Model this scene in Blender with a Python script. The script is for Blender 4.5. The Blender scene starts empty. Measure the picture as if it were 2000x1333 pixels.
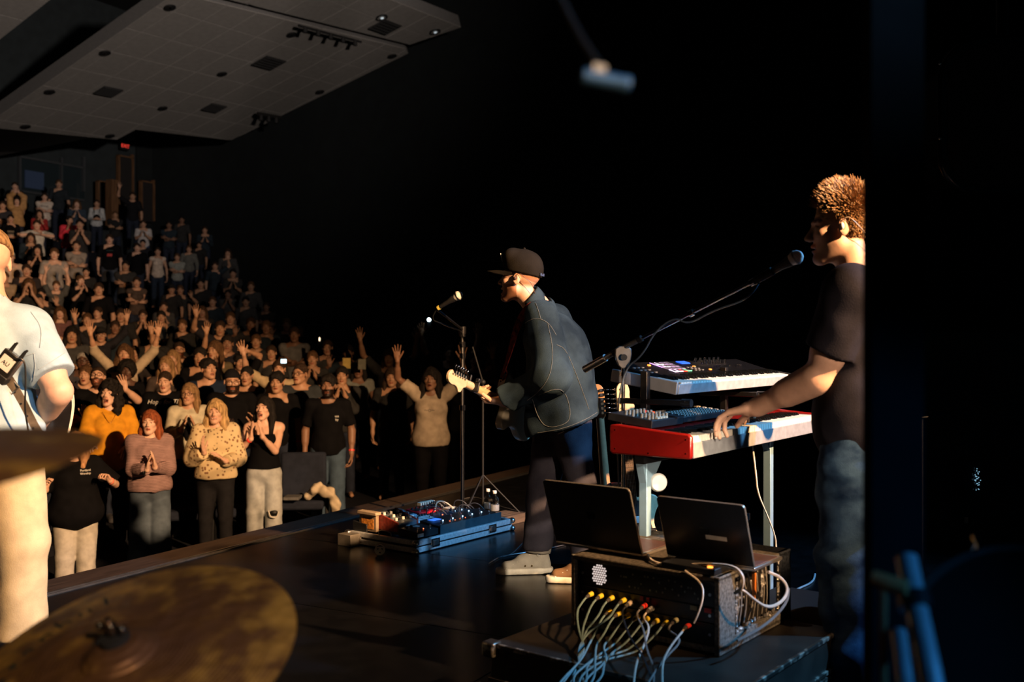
import bpy, bmesh, math, random
import numpy as np
from mathutils import Vector, Matrix
from mathutils.bvhtree import BVHTree

# ------------------------------------------------------------------ camera, world, lights, exposure
SC = bpy.context.scene
COL = SC.collection
CAMZ = 1.24
FPX = 1944.4
cam_d = bpy.data.cameras.new('camera'); cam_d.lens = 35; cam_d.sensor_width = 36
cam_d.clip_start = 0.05; cam_d.clip_end = 200
cam_d.dof.use_dof = True; cam_d.dof.focus_distance = 5.0; cam_d.dof.aperture_fstop = 2.8
cam = bpy.data.objects.new('camera', cam_d); COL.objects.link(cam)
cam.location = (0, 0, CAMZ); cam.rotation_euler = (math.radians(90), 0, 0)
SC.camera = cam
SC.view_settings.view_transform = 'Standard'; SC.view_settings.look = 'None'
SC.view_settings.gamma = 1; SC.view_settings.use_curve_mapping = False
SC.view_settings.exposure = 0.0
SC.cycles.use_denoising = True
SC.cycles.max_bounces = 6; SC.cycles.diffuse_bounces = 3; SC.cycles.glossy_bounces = 3
SC.cycles.transmission_bounces = 6; SC.cycles.sample_clamp_indirect = 4
W = bpy.data.worlds.new('dark_hall'); SC.world = W; W.use_nodes = True
W.node_tree.nodes['Background'].inputs[0].default_value = (0.35, 0.8, 1.0, 1)
W.node_tree.nodes['Background'].inputs[1].default_value = 0.005

def lamp_spot(name, loc, aim, power, color, angle, blend=0.5, size=0.1):
    d = bpy.data.lights.new(name, 'SPOT'); d.energy = power; d.color = color
    d.spot_size = math.radians(angle); d.spot_blend = blend; d.shadow_soft_size = size
    o = bpy.data.objects.new(name, d); COL.objects.link(o); o.location = loc
    o.rotation_euler = (Vector(aim) - Vector(loc)).to_track_quat('-Z', 'Y').to_euler()
    return o
# warm wash light standing in the far wing, shining over the band into the front rows
lamp_spot('warm_wash_light', (5.9, -1.0, 4.8), (-1.3, 5.95, 2.2), 14500, (1.0, 0.575, 0.28), 42, 0.55, 0.1)
# cool back light above the same wing
lamp_spot('blue_back_light', (6.2, 2.9, 5.4), (0.6, 4.7, 0.4), 3000, (0.15, 0.50, 1.0), 34, 0.5, 0.15)
# added narrow cool spot, brightens and neutralises the left guitar player's shirt
lamp_spot('white_side_light', (3.2, -1.5, 3.2), (-2.0, 3.8, 0.9), 800, (0.30, 0.66, 1.0), 13, 0.4, 0.1)
lamp_spot('cymbal_fill', (0.9, -0.8, 2.0), (-0.40, 1.32, 0.88), 230, (1.0, 0.68, 0.40), 27, 0.4, 0.12)  # added warm spot, only there to light the two cymbals
lamp_spot('arm_fill', (2.9, -1.6, 1.5), (0.88, 3.45, 0.96), 850, (1.0, 0.72, 0.52), 11, 0.5, 0.06)  # added fill spot for the keyboard player's arm and hand
# added spot on the stage side that brightens the ceiling panels
lamp_spot('ceiling_fill', (5.5, 1.5, 4.6), (-9.5, 22, 12.6), 12500, (1.0, 0.84, 0.74), 56, 0.9, 0.3)
lamp_spot('shoe_fill', (2.4, -1.0, 2.4), (0.12, 5.3, 0.12), 1700, (1.0, 0.78, 0.56), 5.5, 0.6, 0.05)  # added tight spot that lifts the singer's front shoe

def P(px, py, Y):
    """the point at depth Y that the photograph shows at pixel (px, py)"""
    return Vector(((px - 1000) / FPX * Y, Y, CAMZ + (666.5 - py) / FPX * Y))
# ------------------------------------------------------------------ objects, names, labels
def link(o):
    COL.objects.link(o); return o
def thing(name, label, cat, loc=(0, 0, 0), rotz=0.0, group=None):
    o = link(bpy.data.objects.new(name, None)); o.empty_display_size = 0.05
    o.location = loc; o.rotation_euler = (0, 0, rotz)
    return tag(o, label, cat, group)
def tag(o, label=None, cat=None, group=None, kind=None):
    if label: o['label'] = label
    if cat: o['category'] = cat
    if group: o['group'] = group
    if kind: o['kind'] = kind
    return o
def put(name, mesh, parent=None, m=None, loc=None, rot=None, label=None):
    o = link(bpy.data.objects.new(name, mesh))
    if parent is not None: o.parent = parent
    if m is not None:
        if not mesh.materials: mesh.materials.append(m)
        if mesh.materials[0] != m:
            o.material_slots[0].link = 'OBJECT'; o.material_slots[0].material = m
    if loc is not None: o.location = loc
    if rot is not None: o.rotation_euler = rot
    if label: o['label'] = label
    return o

# ------------------------------------------------------------------ materials
_M = {}
def mat(name, color=(0.5, 0.5, 0.5), rough=0.5, metal=0.0, var=0.12, scale=30.0, bump=0.0, bscale=None,
        emit=None, estr=0.0, trans=0.0, ior=1.45, color2=None, attr=False, coat=0.0, sheen=0.0, stretch=None, sss=0.0, thr=None, spec=None):
    if name in _M: return _M[name]
    m = bpy.data.materials.new(name); m.use_nodes = True; nt = m.node_tree; N = nt.nodes; L = nt.links
    b = N['Principled BSDF']
    b.inputs['Roughness'].default_value = rough; b.inputs['Metallic'].default_value = metal
    b.inputs['IOR'].default_value = ior
    if spec is not None: b.inputs['Specular IOR Level'].default_value = spec
    if coat: b.inputs['Coat Weight'].default_value = coat; b.inputs['Coat Roughness'].default_value = 0.15
    if sheen: b.inputs['Sheen Weight'].default_value = sheen
    if trans: b.inputs['Transmission Weight'].default_value = trans
    if sss:
        b.inputs['Subsurface Weight'].default_value = sss; b.inputs['Subsurface Radius'].default_value = (0.02, 0.007, 0.004)
    tc = N.new('ShaderNodeTexCoord'); mp = N.new('ShaderNodeMapping'); L.new(tc.outputs['Object'], mp.inputs[0])
    if stretch: mp.inputs['Scale'].default_value = stretch
    nz = N.new('ShaderNodeTexNoise'); nz.inputs['Scale'].default_value = scale; nz.inputs['Detail'].default_value = 5
    L.new(mp.outputs[0], nz.inputs['Vector'])
    rp = N.new('ShaderNodeValToRGB'); L.new(nz.outputs['Fac'], rp.inputs[0])
    c2 = color2 if color2 else tuple(min(1, c * (1 + var)) for c in color)
    c1 = color if color2 else tuple(c * (1 - var) for c in color)
    lo, hi = thr if thr else (0.35, 0.65)
    rp.color_ramp.elements[0].position = lo; rp.color_ramp.elements[1].position = hi
    rp.color_ramp.elements[0].color = (*c1, 1); rp.color_ramp.elements[1].color = (*c2, 1)
    out = rp.outputs[0]
    if attr:
        at = N.new('ShaderNodeAttribute'); at.attribute_name = 'tone'
        mx = N.new('ShaderNodeMix'); mx.data_type = 'RGBA'; mx.blend_type = 'MULTIPLY'; mx.inputs[0].default_value = 1
        L.new(out, mx.inputs[6]); L.new(at.outputs['Color'], mx.inputs[7]); out = mx.outputs[2]
    L.new(out, b.inputs['Base Color'])
    if bump:
        n2 = N.new('ShaderNodeTexNoise'); n2.inputs['Scale'].default_value = bscale or scale * 3; n2.inputs['Detail'].default_value = 3
        L.new(mp.outputs[0], n2.inputs['Vector'])
        bp = N.new('ShaderNodeBump'); bp.inputs['Strength'].default_value = bump; bp.inputs['Distance'].default_value = 0.004
        L.new(n2.outputs['Fac'], bp.inputs['Height']); L.new(bp.outputs[0], b.inputs['Normal'])
    if emit:
        b.inputs['Emission Color'].default_value = (*emit, 1); b.inputs['Emission Strength'].default_value = estr
    _M[name] = m
    return m
def fabric(name, c, rough=0.85, **k):
    k.setdefault('bump', 0.25); k.setdefault('bscale', 250); k.setdefault('scale', 14)
    return mat(name, c, rough, spec=0.07, **k)
BLK = mat('black_plastic', (0.012, 0.013, 0.015), 0.45)
BLKG = mat('glossy_black', (0.006, 0.007, 0.008), 0.15)
BMET = mat('black_metal', (0.02, 0.02, 0.022), 0.35, 0.6)
CHR = mat('chrome', (0.75, 0.75, 0.76), 0.12, 1.0, var=0.04)
STEEL = mat('brushed_steel', (0.52, 0.51, 0.5), 0.32, 1.0, bump=0.1)
ALU = mat('aluminium', (0.66, 0.68, 0.70), 0.35, 0.35, var=0.15, scale=60, bump=0.15)
WHT = mat('white_plastic', (0.75, 0.74, 0.7), 0.35, var=0.05)
GOLD = mat('gold_metal', (0.8, 0.55, 0.2), 0.2, 1.0)
BRS = mat('brass', (0.7, 0.5, 0.22), 0.25, 1.0)

# ------------------------------------------------------------------ simple mesh builder
def frame_to(d):
    d = Vector(d).normalized(); a = Vector((0, 0, 1)) if abs(d.z) < 0.95 else Vector((1, 0, 0))
    x = d.cross(a).normalized(); y = d.cross(x).normalized()
    return x, y
class MB:
    def __init__(s): s.v = []; s.f = []; s.mi = []; s.cur = 0
    def mi_(s, i): s.cur = i; return s
    def _add(s, vs, fs):
        b = len(s.v); s.v += [tuple(v) for v in vs]; s.f += [tuple(i + b for i in f) for f in fs]; s.mi += [s.cur] * len(fs)
        return s
    def box(s, c, size, rot=None):
        c = Vector(c); h = Vector(size) / 2; vs = []
        for z in (-1, 1):
            for x, y in ((-1, -1), (1, -1), (1, 1), (-1, 1)):
                p = Vector((x * h.x, y * h.y, z * h.z)); p = (rot @ p if rot else p) + c; vs.append(p)
        return s._add(vs, [(3, 2, 1, 0), (4, 5, 6, 7), (0, 1, 5, 4), (1, 2, 6, 5), (2, 3, 7, 6), (3, 0, 4, 7)])
    def cyl(s, a, b, r, r2=None, n=12, cap=True):
        a = Vector(a); b = Vector(b); r2 = r if r2 is None else r2; x, y = frame_to(b - a); vs = []
        for c, q in ((a, r), (b, r2)):
            for i in range(n):
                t = 2 * math.pi * i / n; vs.append(c + x * (q * math.cos(t)) + y * (q * math.sin(t)))
        fs = [(i, (i + 1) % n, n + (i + 1) % n, n + i) for i in range(n)]
        if cap: fs += [tuple(range(n - 1, -1, -1)), tuple(range(n, 2 * n))]
        return s._add(vs, fs)
    def tube(s, pts, r, n=8, cap=True, smooth=0):
        pts = [Vector(p) for p in pts]
        for _ in range(smooth):
            q = [pts[0]]
            for a, b in zip(pts, pts[1:]): q += [a * .75 + b * .25, a * .25 + b * .75]
            pts = q + [pts[-1]]
        m = len(pts); vs = []; x = None
        for i, p in enumerate(pts):
            d = (pts[min(i + 1, m - 1)] - pts[max(i - 1, 0)])
            if d.length < 1e-9: d = Vector((0, 0, 1))
            d.normalize()
            if x is None: x, y = frame_to(d)
            else:
                x = (x - d * x.dot(d)); x = x.normalized() if x.length > 1e-6 else frame_to(d)[0]; y = d.cross(x)
            rr = r[i] if isinstance(r, (list, tuple)) and len(r) == m else (r if not isinstance(r, (list, tuple)) else r[0])
            for k in range(n):
                t = 2 * math.pi * k / n; vs.append(p + x * (rr * math.cos(t)) + y * (rr * math.sin(t)))
        fs = [(i * n + k, i * n + (k + 1) % n, (i + 1) * n + (k + 1) % n, (i + 1) * n + k) for i in range(m - 1) for k in range(n)]
        if cap: fs += [tuple(range(n - 1, -1, -1)), tuple(range((m - 1) * n, m * n))]
        return s._add(vs, fs)
    def lathe(s, prof, o=(0, 0, 0), axis=(0, 0, 1), n=24):
        o = Vector(o); ax = Vector(axis).normalized(); x, y = frame_to(ax); vs = []
        for r, z in prof:
            for k in range(n):
                t = 2 * math.pi * k / n; vs.append(o + ax * z + x * (r * math.cos(t)) + y * (r * math.sin(t)))
        m = len(prof)
        fs = [(i * n + k, i * n + (k + 1) % n, (i + 1) * n + (k + 1) % n, (i + 1) * n + k) for i in range(m - 1) for k in range(n)]
        return s._add(vs, fs)
    def prism(s, poly, t, M=None):
        """2D outline in the local xy plane, thickness t along z (from 0 to t)"""
        n = len(poly); vs = [Vector((p[0], p[1], 0)) for p in poly] + [Vector((p[0], p[1], t)) for p in poly]
        if M is not None: vs = [M @ v for v in vs]
        fs = [tuple(range(n - 1, -1, -1)), tuple(range(n, 2 * n))] + [(i, (i + 1) % n, n + (i + 1) % n, n + i) for i in range(n)]
        return s._add(vs, fs)
    def sphere(s, c, r, n=12, m=8, sc=(1, 1, 1)):
        c = Vector(c); vs = []; fs = []
        for j in range(m + 1):
            ph = math.pi * j / m
            for i in range(n):
                t = 2 * math.pi * i / n
                vs.append(c + Vector((r * sc[0] * math.sin(ph) * math.cos(t), r * sc[1] * math.sin(ph) * math.sin(t), r * sc[2] * math.cos(ph))))
        for j in range(m):
            for i in range(n): fs.append((j * n + i, (j + 1) * n + i, (j + 1) * n + (i + 1) % n, j * n + (i + 1) % n))
        return s._add(vs, fs)
    def mesh(s, name, mats=None, smooth=40):
        me = bpy.data.meshes.new(name); me.from_pydata(s.v, [], s.f); me.validate()
        if mats is not None:
            for m in (mats if isinstance(mats, (list, tuple)) else [mats]): me.materials.append(m)
            if len(me.polygons) == len(s.mi): me.polygons.foreach_set('material_index', s.mi)
        bm = bmesh.new(); bm.from_mesh(me); bmesh.ops.recalc_face_normals(bm, faces=bm.faces); bm.to_mesh(me); bm.free()
        if smooth:
            me.polygons.foreach_set('use_smooth', [True] * len(me.polygons)); me.set_sharp_from_angle(angle=math.radians(smooth))
        me.update(); return me
    def obj(s, name, mats, parent=None, label=None, bevel=0, smooth=40, loc=None, rot=None):
        me = s.mesh(name, mats, smooth); o = put(name, me, parent, loc=loc, rot=rot, label=label)
        if bevel:
            b = o.modifiers.new('bevel', 'BEVEL'); b.width = bevel; b.segments = 2; b.limit_method = 'ANGLE'; b.angle_limit = math.radians(50)
        return o
def text_mesh(txt, size, m, depth=0.0008, shear=0.0, align='CENTER'):
    cu = bpy.data.curves.new('lettering', 'FONT'); cu.body = txt; cu.size = size; cu.extrude = depth; cu.shear = shear
    cu.align_x = align; cu.align_y = 'CENTER'; cu.resolution_u = 2
    o = bpy.data.objects.new('lettering', cu); COL.objects.link(o)
    dg = bpy.context.evaluated_depsgraph_get(); me = bpy.data.meshes.new_from_object(o.evaluated_get(dg))
    bpy.data.objects.remove(o); me.materials.clear(); me.materials.append(m); return me
def basis(xa, ya, za, o):
    M = Matrix((xa, ya, za)).transposed().to_4x4(); M.translation = Vector(o); return M
def smooth_closed(pts, it=2):
    for _ in range(it):
        q = []
        for i in range(len(pts)):
            a = pts[i]; b = pts[(i + 1) % len(pts)]
            q += [(a[0] * .75 + b[0] * .25, a[1] * .75 + b[1] * .25), (a[0] * .25 + b[0] * .75, a[1] * .25 + b[1] * .75)]
        pts = q
    return pts
def spline(pts, it=3):
    pts = [Vector(p) for p in pts]
    for _ in range(it):
        q = [pts[0]]
        for a, b in zip(pts, pts[1:]): q += [a * .75 + b * .25, a * .25 + b * .75]
        pts = q + [pts[-1]]
    return pts
# ------------------------------------------------------------------ implicit surfaces meshed with surface nets
A3 = lambda p: np.array([p[0], p[1], p[2]], dtype=np.float64)
I3 = np.eye(3)
def _noise_dirs(seed, n, f):
    r = np.random.RandomState(seed); d = r.normal(size=(n, 3)); d /= np.linalg.norm(d, axis=1)[:, None]
    return d * f * r.uniform(0.6, 1.5, (n, 1)), r.uniform(0, 6.28, n)
class Fld:
    """an ordered list of smooth unions, cuts and clips"""
    def __init__(s): s.ops = []; s.nz = []
    def cone(s, a, b, ra, rb, k=0.02, cut=0, clip=None):
        a = A3(a); b = A3(b); r = max(ra, rb)
        s.ops.append(('c', a, b, ra, rb, k, cut, clip, np.minimum(a, b) - r, np.maximum(a, b) + r)); return s
    def ell(s, c, r, R=I3, k=0.03, cut=0, clip=None):
        c = A3(c); r = A3(r); m = np.sqrt(((np.array(R) * r[None, :]) ** 2).sum(1))
        s.ops.append(('e', c, r, np.array(R, dtype=float), 0, k, cut, clip, c - m, c + m)); return s
    def box(s, c, hsz, R=I3, rd=0.005, k=0.01, cut=0, clip=None):
        c = A3(c); hsz = A3(hsz); m = np.abs(np.array(R) * hsz[None, :]).sum(1) + rd
        s.ops.append(('b', c, hsz, np.array(R, dtype=float), rd, k, cut, clip, c - m, c + m)); return s
    def half(s, p, n):
        s.ops.append(('h', A3(p), A3(n))); return s
    def noise(s, amp, freq, seed=0, n=7, lo=None, hi=None, st=(1, 1, 1)):
        s.nz.append((amp, freq, seed, n, lo, hi, st)); return s
    def bounds(s, pad=0.02):
        o = [q for q in s.ops if q[0] != 'h' and not q[6]]
        return np.min([q[8] for q in o], 0) - pad, np.max([q[9] for q in o], 0) + pad
    def grid(s, lo, hi, h):
        n = np.maximum(np.ceil((hi - lo) / h).astype(int) + 1, 3)
        ax = [lo[i] + h * np.arange(n[i]) for i in range(3)]
        F = np.full(tuple(n), 0.5, dtype=np.float32)
        for q in s.ops:
            if q[0] == 'h':
                _, p, nn = q
                D = ((ax[0] - p[0]) * nn[0])[:, None, None] + ((ax[1] - p[1]) * nn[1])[None, :, None] + ((ax[2] - p[2]) * nn[2])[None, None, :]
                F = np.maximum(F, D.astype(np.float32)); continue
            kind, k, cut, clip, bl, bh = q[0], q[5], q[6], q[7], q[8], q[9]
            m = k + 3 * h
            i0 = np.clip(np.floor((bl - m - lo) / h).astype(int), 0, n); i1 = np.clip(np.ceil((bh + m - lo) / h).astype(int) + 1, 0, n)
            if np.any(i1 - i0 < 1): continue
            X = ax[0][i0[0]:i1[0]][:, None, None]; Y = ax[1][i0[1]:i1[1]][None, :, None]; Z = ax[2][i0[2]:i1[2]][None, None, :]
            if kind == 'c':
                _, a, b, ra, rb = q[:5]; ab = b - a; L2 = max(float(ab @ ab), 1e-12)
                t = np.clip(((X - a[0]) * ab[0] + (Y - a[1]) * ab[1] + (Z - a[2]) * ab[2]) / L2, 0, 1)
                D = np.sqrt((X - a[0] - t * ab[0]) ** 2 + (Y - a[1] - t * ab[1]) ** 2 + (Z - a[2] - t * ab[2]) ** 2) - (ra + (rb - ra) * t)
            else:
                c = q[1]; R = q[3]; x = X - c[0]; y = Y - c[1]; z = Z - c[2]
                u = [x * R[0, i] + y * R[1, i] + z * R[2, i] for i in range(3)]
                if kind == 'e':
                    r = q[2]; k0 = np.sqrt(sum((u[i] / r[i]) ** 2 for i in range(3))); k1 = np.sqrt(sum((u[i] / r[i] ** 2) ** 2 for i in range(3)))
                    D = k0 * (k0 - 1) / np.maximum(k1, 1e-9)
                else:
                    hs = q[2]; rd = q[4]; v = [np.abs(u[i]) - hs[i] for i in range(3)]
                    D = np.sqrt(sum(np.maximum(w, 0) ** 2 for w in v)) + np.minimum(np.maximum(np.maximum(v[0], v[1]), v[2]), 0) - rd
            if clip:
                for p, nn in clip:
                    D = np.maximum(D, (X - p[0]) * nn[0] + (Y - p[1]) * nn[1] + (Z - p[2]) * nn[2])
            sl = (slice(i0[0], i1[0]), slice(i0[1], i1[1]), slice(i0[2], i1[2])); G = F[sl]
            if cut:
                D = -D; hh = np.maximum(k - np.abs(G - D), 0) / max(k, 1e-9); F[sl] = np.maximum(G, D) + hh * hh * k * 0.25
            else:
                hh = np.maximum(k - np.abs(G - D), 0) / max(k, 1e-9); F[sl] = np.minimum(G, D) - hh * hh * k * 0.25
        for amp, fr, seed, cnt, l2, h2, st in s.nz:
            msk = np.abs(F) < 4 * h + amp * 3
            idx = np.argwhere(msk); p = lo + idx * h
            dirs, ph = _noise_dirs(seed, cnt, fr); ps = p * np.array(st)
            v = np.sin(ps @ dirs.T + ph + 1.3 * np.sin(ps @ dirs[::-1].T * 0.6)).mean(1) * math.sqrt(cnt) * amp * 0.7
            if l2 is not None: v = v * np.clip((p[:, 2] - l2) / 0.08, 0, 1) * np.clip((h2 - p[:, 2]) / 0.08, 0, 1)
            F[msk] += v.astype(np.float32)
        return F
_C = np.array([(i, j, k) for i in (0, 1) for j in (0, 1) for k in (0, 1)])
_E = [(a, b) for a in range(8) for b in range(a + 1, 8) if np.abs(_C[a] - _C[b]).sum() == 1]
def snets(F, lo, h):
    S = F < 0
    n = np.array(F.shape)
    tot = sum(S[i:n[0] - 1 + i, j:n[1] - 1 + j, k:n[2] - 1 + k].astype(np.int8) for i, j, k in _C)
    mix = (tot > 0) & (tot < 8); idx = np.argwhere(mix)
    if len(idx) == 0: return np.zeros((0, 3)), np.zeros((0, 4), int)
    vid = np.full(mix.shape, -1, dtype=np.int64); vid[mix] = np.arange(len(idx))
    V = np.stack([F[idx[:, 0] + c[0], idx[:, 1] + c[1], idx[:, 2] + c[2]] for c in _C], 1)
    acc = np.zeros((len(idx), 3)); cnt = np.zeros(len(idx))
    for a, b in _E:
        fa, fb = V[:, a], V[:, b]; cr = (fa < 0) != (fb < 0); t = np.where(cr, fa / np.where(cr, fa - fb, 1), 0)
        acc += np.where(cr[:, None], _C[a] + t[:, None] * (_C[b] - _C[a]), 0); cnt += cr
    pts = lo + (idx + acc / cnt[:, None]) * h
    Q = []
    for ax in range(3):
        o1, o2 = (ax + 1) % 3, (ax + 2) % 3
        sa = [slice(None)] * 3; sb = [slice(None)] * 3; sa[ax] = slice(0, -1); sb[ax] = slice(1, None)
        d = S[tuple(sa)].astype(np.int8) - S[tuple(sb)].astype(np.int8); e = np.argwhere(d != 0)
        ok = (e[:, o1] > 0) & (e[:, o1] < n[o1] - 1) & (e[:, o2] > 0) & (e[:, o2] < n[o2] - 1); e = e[ok]
        if len(e) == 0: continue
        sg = d[e[:, 0], e[:, 1], e[:, 2]]
        def cell(u, v):
            w = e.copy(); w[:, o1] -= u; w[:, o2] -= v; return vid[w[:, 0], w[:, 1], w[:, 2]]
        q = np.stack([cell(1, 1), cell(0, 1), cell(0, 0), cell(1, 0)], 1)
        q[sg < 0] = q[sg < 0][:, ::-1]; Q.append(q)
    return pts, (np.concatenate(Q) if Q else np.zeros((0, 4), int))
def np_mesh(name, pts, quads, mats=None):
    me = bpy.data.meshes.new(name); me.vertices.add(len(pts)); me.vertices.foreach_set('co', pts.astype(np.float32).ravel())
    me.loops.add(quads.size); me.loops.foreach_set('vertex_index', quads.astype(np.int32).ravel())
    me.polygons.add(len(quads)); me.polygons.foreach_set('loop_start', np.arange(0, quads.size, 4, dtype=np.int32))
    me.polygons.foreach_set('loop_total', np.full(len(quads), 4, dtype=np.int32)); me.polygons.foreach_set('use_smooth', [True] * len(quads))
    me.update(calc_edges=True)
    if mats is not None: me.materials.append(mats)
    return me
def fld_mesh(name, fld, h, fine=(), m=None, relax=1):
    """coarse mesh everywhere, finer meshes inside the given boxes (lo, hi, h)"""
    lo, hi = fld.bounds(0.02 + 2 * h); F = fld.grid(lo, hi, h); p, q = snets(F, lo, h)
    P_ = [p]; Q_ = []
    if len(q):
        c = p[q].mean(1); keep = np.ones(len(q), bool)
        for fl, fh, fhh in fine:
            keep &= ~np.all((c > fl + 1.2 * h) & (c < fh - 1.2 * h), 1)
        Q_.append(q[keep])
    off = len(p)
    for fl, fh, fhh in fine:
        F = fld.grid(np.array(fl), np.array(fh), fhh); p2, q2 = snets(F, np.array(fl), fhh)
        if len(q2): P_.append(p2); Q_.append(q2 + off); off += len(p2)
    pts = np.concatenate(P_); qs = np.concatenate(Q_) if Q_ else np.zeros((0, 4), int)
    used = np.unique(qs); mp = np.full(len(pts), -1); mp[used] = np.arange(len(used)); pts = pts[used]; qs = mp[qs]
    for _ in range(relax):
        acc = np.zeros_like(pts); cnt = np.zeros(len(pts))
        for a, b in ((0, 1), (1, 2), (2, 3), (3, 0)):
            np.add.at(acc, qs[:, a], pts[qs[:, b]]); np.add.at(cnt, qs[:, a], 1)
            np.add.at(acc, qs[:, b], pts[qs[:, a]]); np.add.at(cnt, qs[:, b], 1)
        pts = pts * 0.55 + 0.45 * acc / np.maximum(cnt, 1)[:, None]
    return np_mesh(name, pts, qs, m), pts

# ------------------------------------------------------------------ the human figure
def unit(v):
    v = A3(v); return v / max(np.linalg.norm(v), 1e-9)
def rotm(ax, deg):
    return np.array(Matrix.Rotation(math.radians(deg), 3, ax))
def face_frame(f):
    """columns: the person's left, back, up, for a horizontal facing direction f"""
    f = unit((f[0], f[1], 0)); l = np.array([-f[1], f[0], 0]); return np.stack([l, -f, np.array([0, 0, 1.0])], 1)
def ik(a, c, l1, l2, pole):
    a = A3(a); c = A3(c); d = c - a; L = np.linalg.norm(d); L_ = min(L, (l1 + l2) * 0.999); u = d / max(L, 1e-6); c = a + u * L_
    x = (l1 * l1 - l2 * l2 + L_ * L_) / (2 * L_); hgt = math.sqrt(max(l1 * l1 - x * x, 0)); p = A3(pole) - u * (A3(pole) @ u)
    return a + u * x + unit(p) * hgt, c
def pose(hands, face_yaw=0, face_pitch=0, lean=0, sw=0.175, legs=None, head_fwd=0.0, bend=0.0):
    """standing figure, 1.72 m, facing -Y, feet at the origin. hands = {'L': (wrist, dir, normal, curl, spread[, pole]), 'R': ...}"""
    J = {}
    L = lean
    J['pel'] = A3((0, 0.01, 0.93)); J['chest'] = A3((0, 0.0 - bend * .5, 1.25)); J['neck'] = A3((0, 0.015 - bend, 1.455))
    J['Rp'] = I3; J['Rc'] = rotm('X', math.degrees(bend) * 0.6)
    J['Rh'] = rotm('Z', face_yaw) @ rotm('X', -face_pitch)
    J['head'] = A3((0, -0.012 - bend - head_fwd, 1.60)) + J['Rh'] @ A3((0, 0, 0)) 
    for s, sx in (('L', 1), ('R', -1)):
        w, d, n, curl, spread = hands[s][:5]; pole = hands[s][5] if len(hands[s]) > 5 else (sx * 0.5, 0.6, -0.5)
        raise_ = 0.035 if w[2] > 1.5 else 0
        J['sh' + s] = A3((sx * sw, 0.02 - bend * .8, 1.395 + raise_)); J['el' + s], J['wr' + s] = ik(J['sh' + s], w, 0.29, 0.255, pole)
        J['hand' + s] = (unit(d), unit(n), curl, spread)
        J['hip' + s] = A3((sx * 0.09, 0.01, 0.90)); J['kn' + s] = A3((sx * 0.1, -0.02, 0.50)); J['an' + s] = A3((sx * 0.105, 0.03, 0.09)); J['ft' + s] = unit((sx * 0.2, -1, 0))
    return J
def hand_to(F, w, d, n, thumb, curl=0.3, spread=0.15, sc=1.0, k=0.006):
    """palm, four fingers of different lengths with bent knuckles and a thumb from the side of the palm"""
    w = A3(w); d = unit(d); n = unit(A3(n) - d * (A3(n) @ d)); s = np.cross(d, n) * thumb
    cu = curl if isinstance(curl, (list, tuple)) else [curl] * 4
    F.cone(w - d * .01, w + d * .03 * sc, .025 * sc, .024 * sc, k=.012)
    F.ell(w + d * .052 * sc, (.037 * sc, .05 * sc, .0135 * sc), np.stack([s, d, n], 1), k=.012)
    for i, (o, l, b) in enumerate(((.029, 1.0, .09), (.0095, 1.08, .094), (-.0105, 1.0, .09), (-.029, .82, .082))):
        a = w + d * .03 * sc + s * o * .75 * sc; kn = w + d * b * sc + s * o * sc
        F.cone(a, kn, .0115 * sc, .0098 * sc, k=.008)
        ang = spread * (o / .029) * 0.9; dd = d * math.cos(ang) + s * math.sin(ang); nn = n; p = kn; r = .0088 * sc
        for j, seg in enumerate((.042, .027, .021)):
            c = cu[i] * (0.75, 1.0, 0.7)[j] * 1.2; d2 = dd * math.cos(c) + nn * math.sin(c); nn = nn * math.cos(c) - dd * math.sin(c); dd = d2
            e = p + dd * seg * l * sc; F.cone(p, e, r, r * .92, k=.003); p = e; r *= .92
    b0 = w + d * .022 * sc + s * .02 * sc + n * .006 * sc; b1 = w + d * .052 * sc + s * .046 * sc + n * .014 * sc
    F.cone(b0, b1, .0145 * sc, .0115 * sc, k=.01)
    t = unit(d * .75 + s * (.55 - .35 * min(np.mean(cu), 1)) + n * (.15 + .5 * np.mean(cu))); b2 = b1 + t * .034 * sc
    t2 = unit(t + n * .35 * np.mean(cu) + d * .2); b3 = b2 + t2 * .027 * sc
    F.cone(b1, b2, .0112 * sc, .0098 * sc, k=.004); F.cone(b2, b3, .0098 * sc, .0082 * sc, k=.003)
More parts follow.
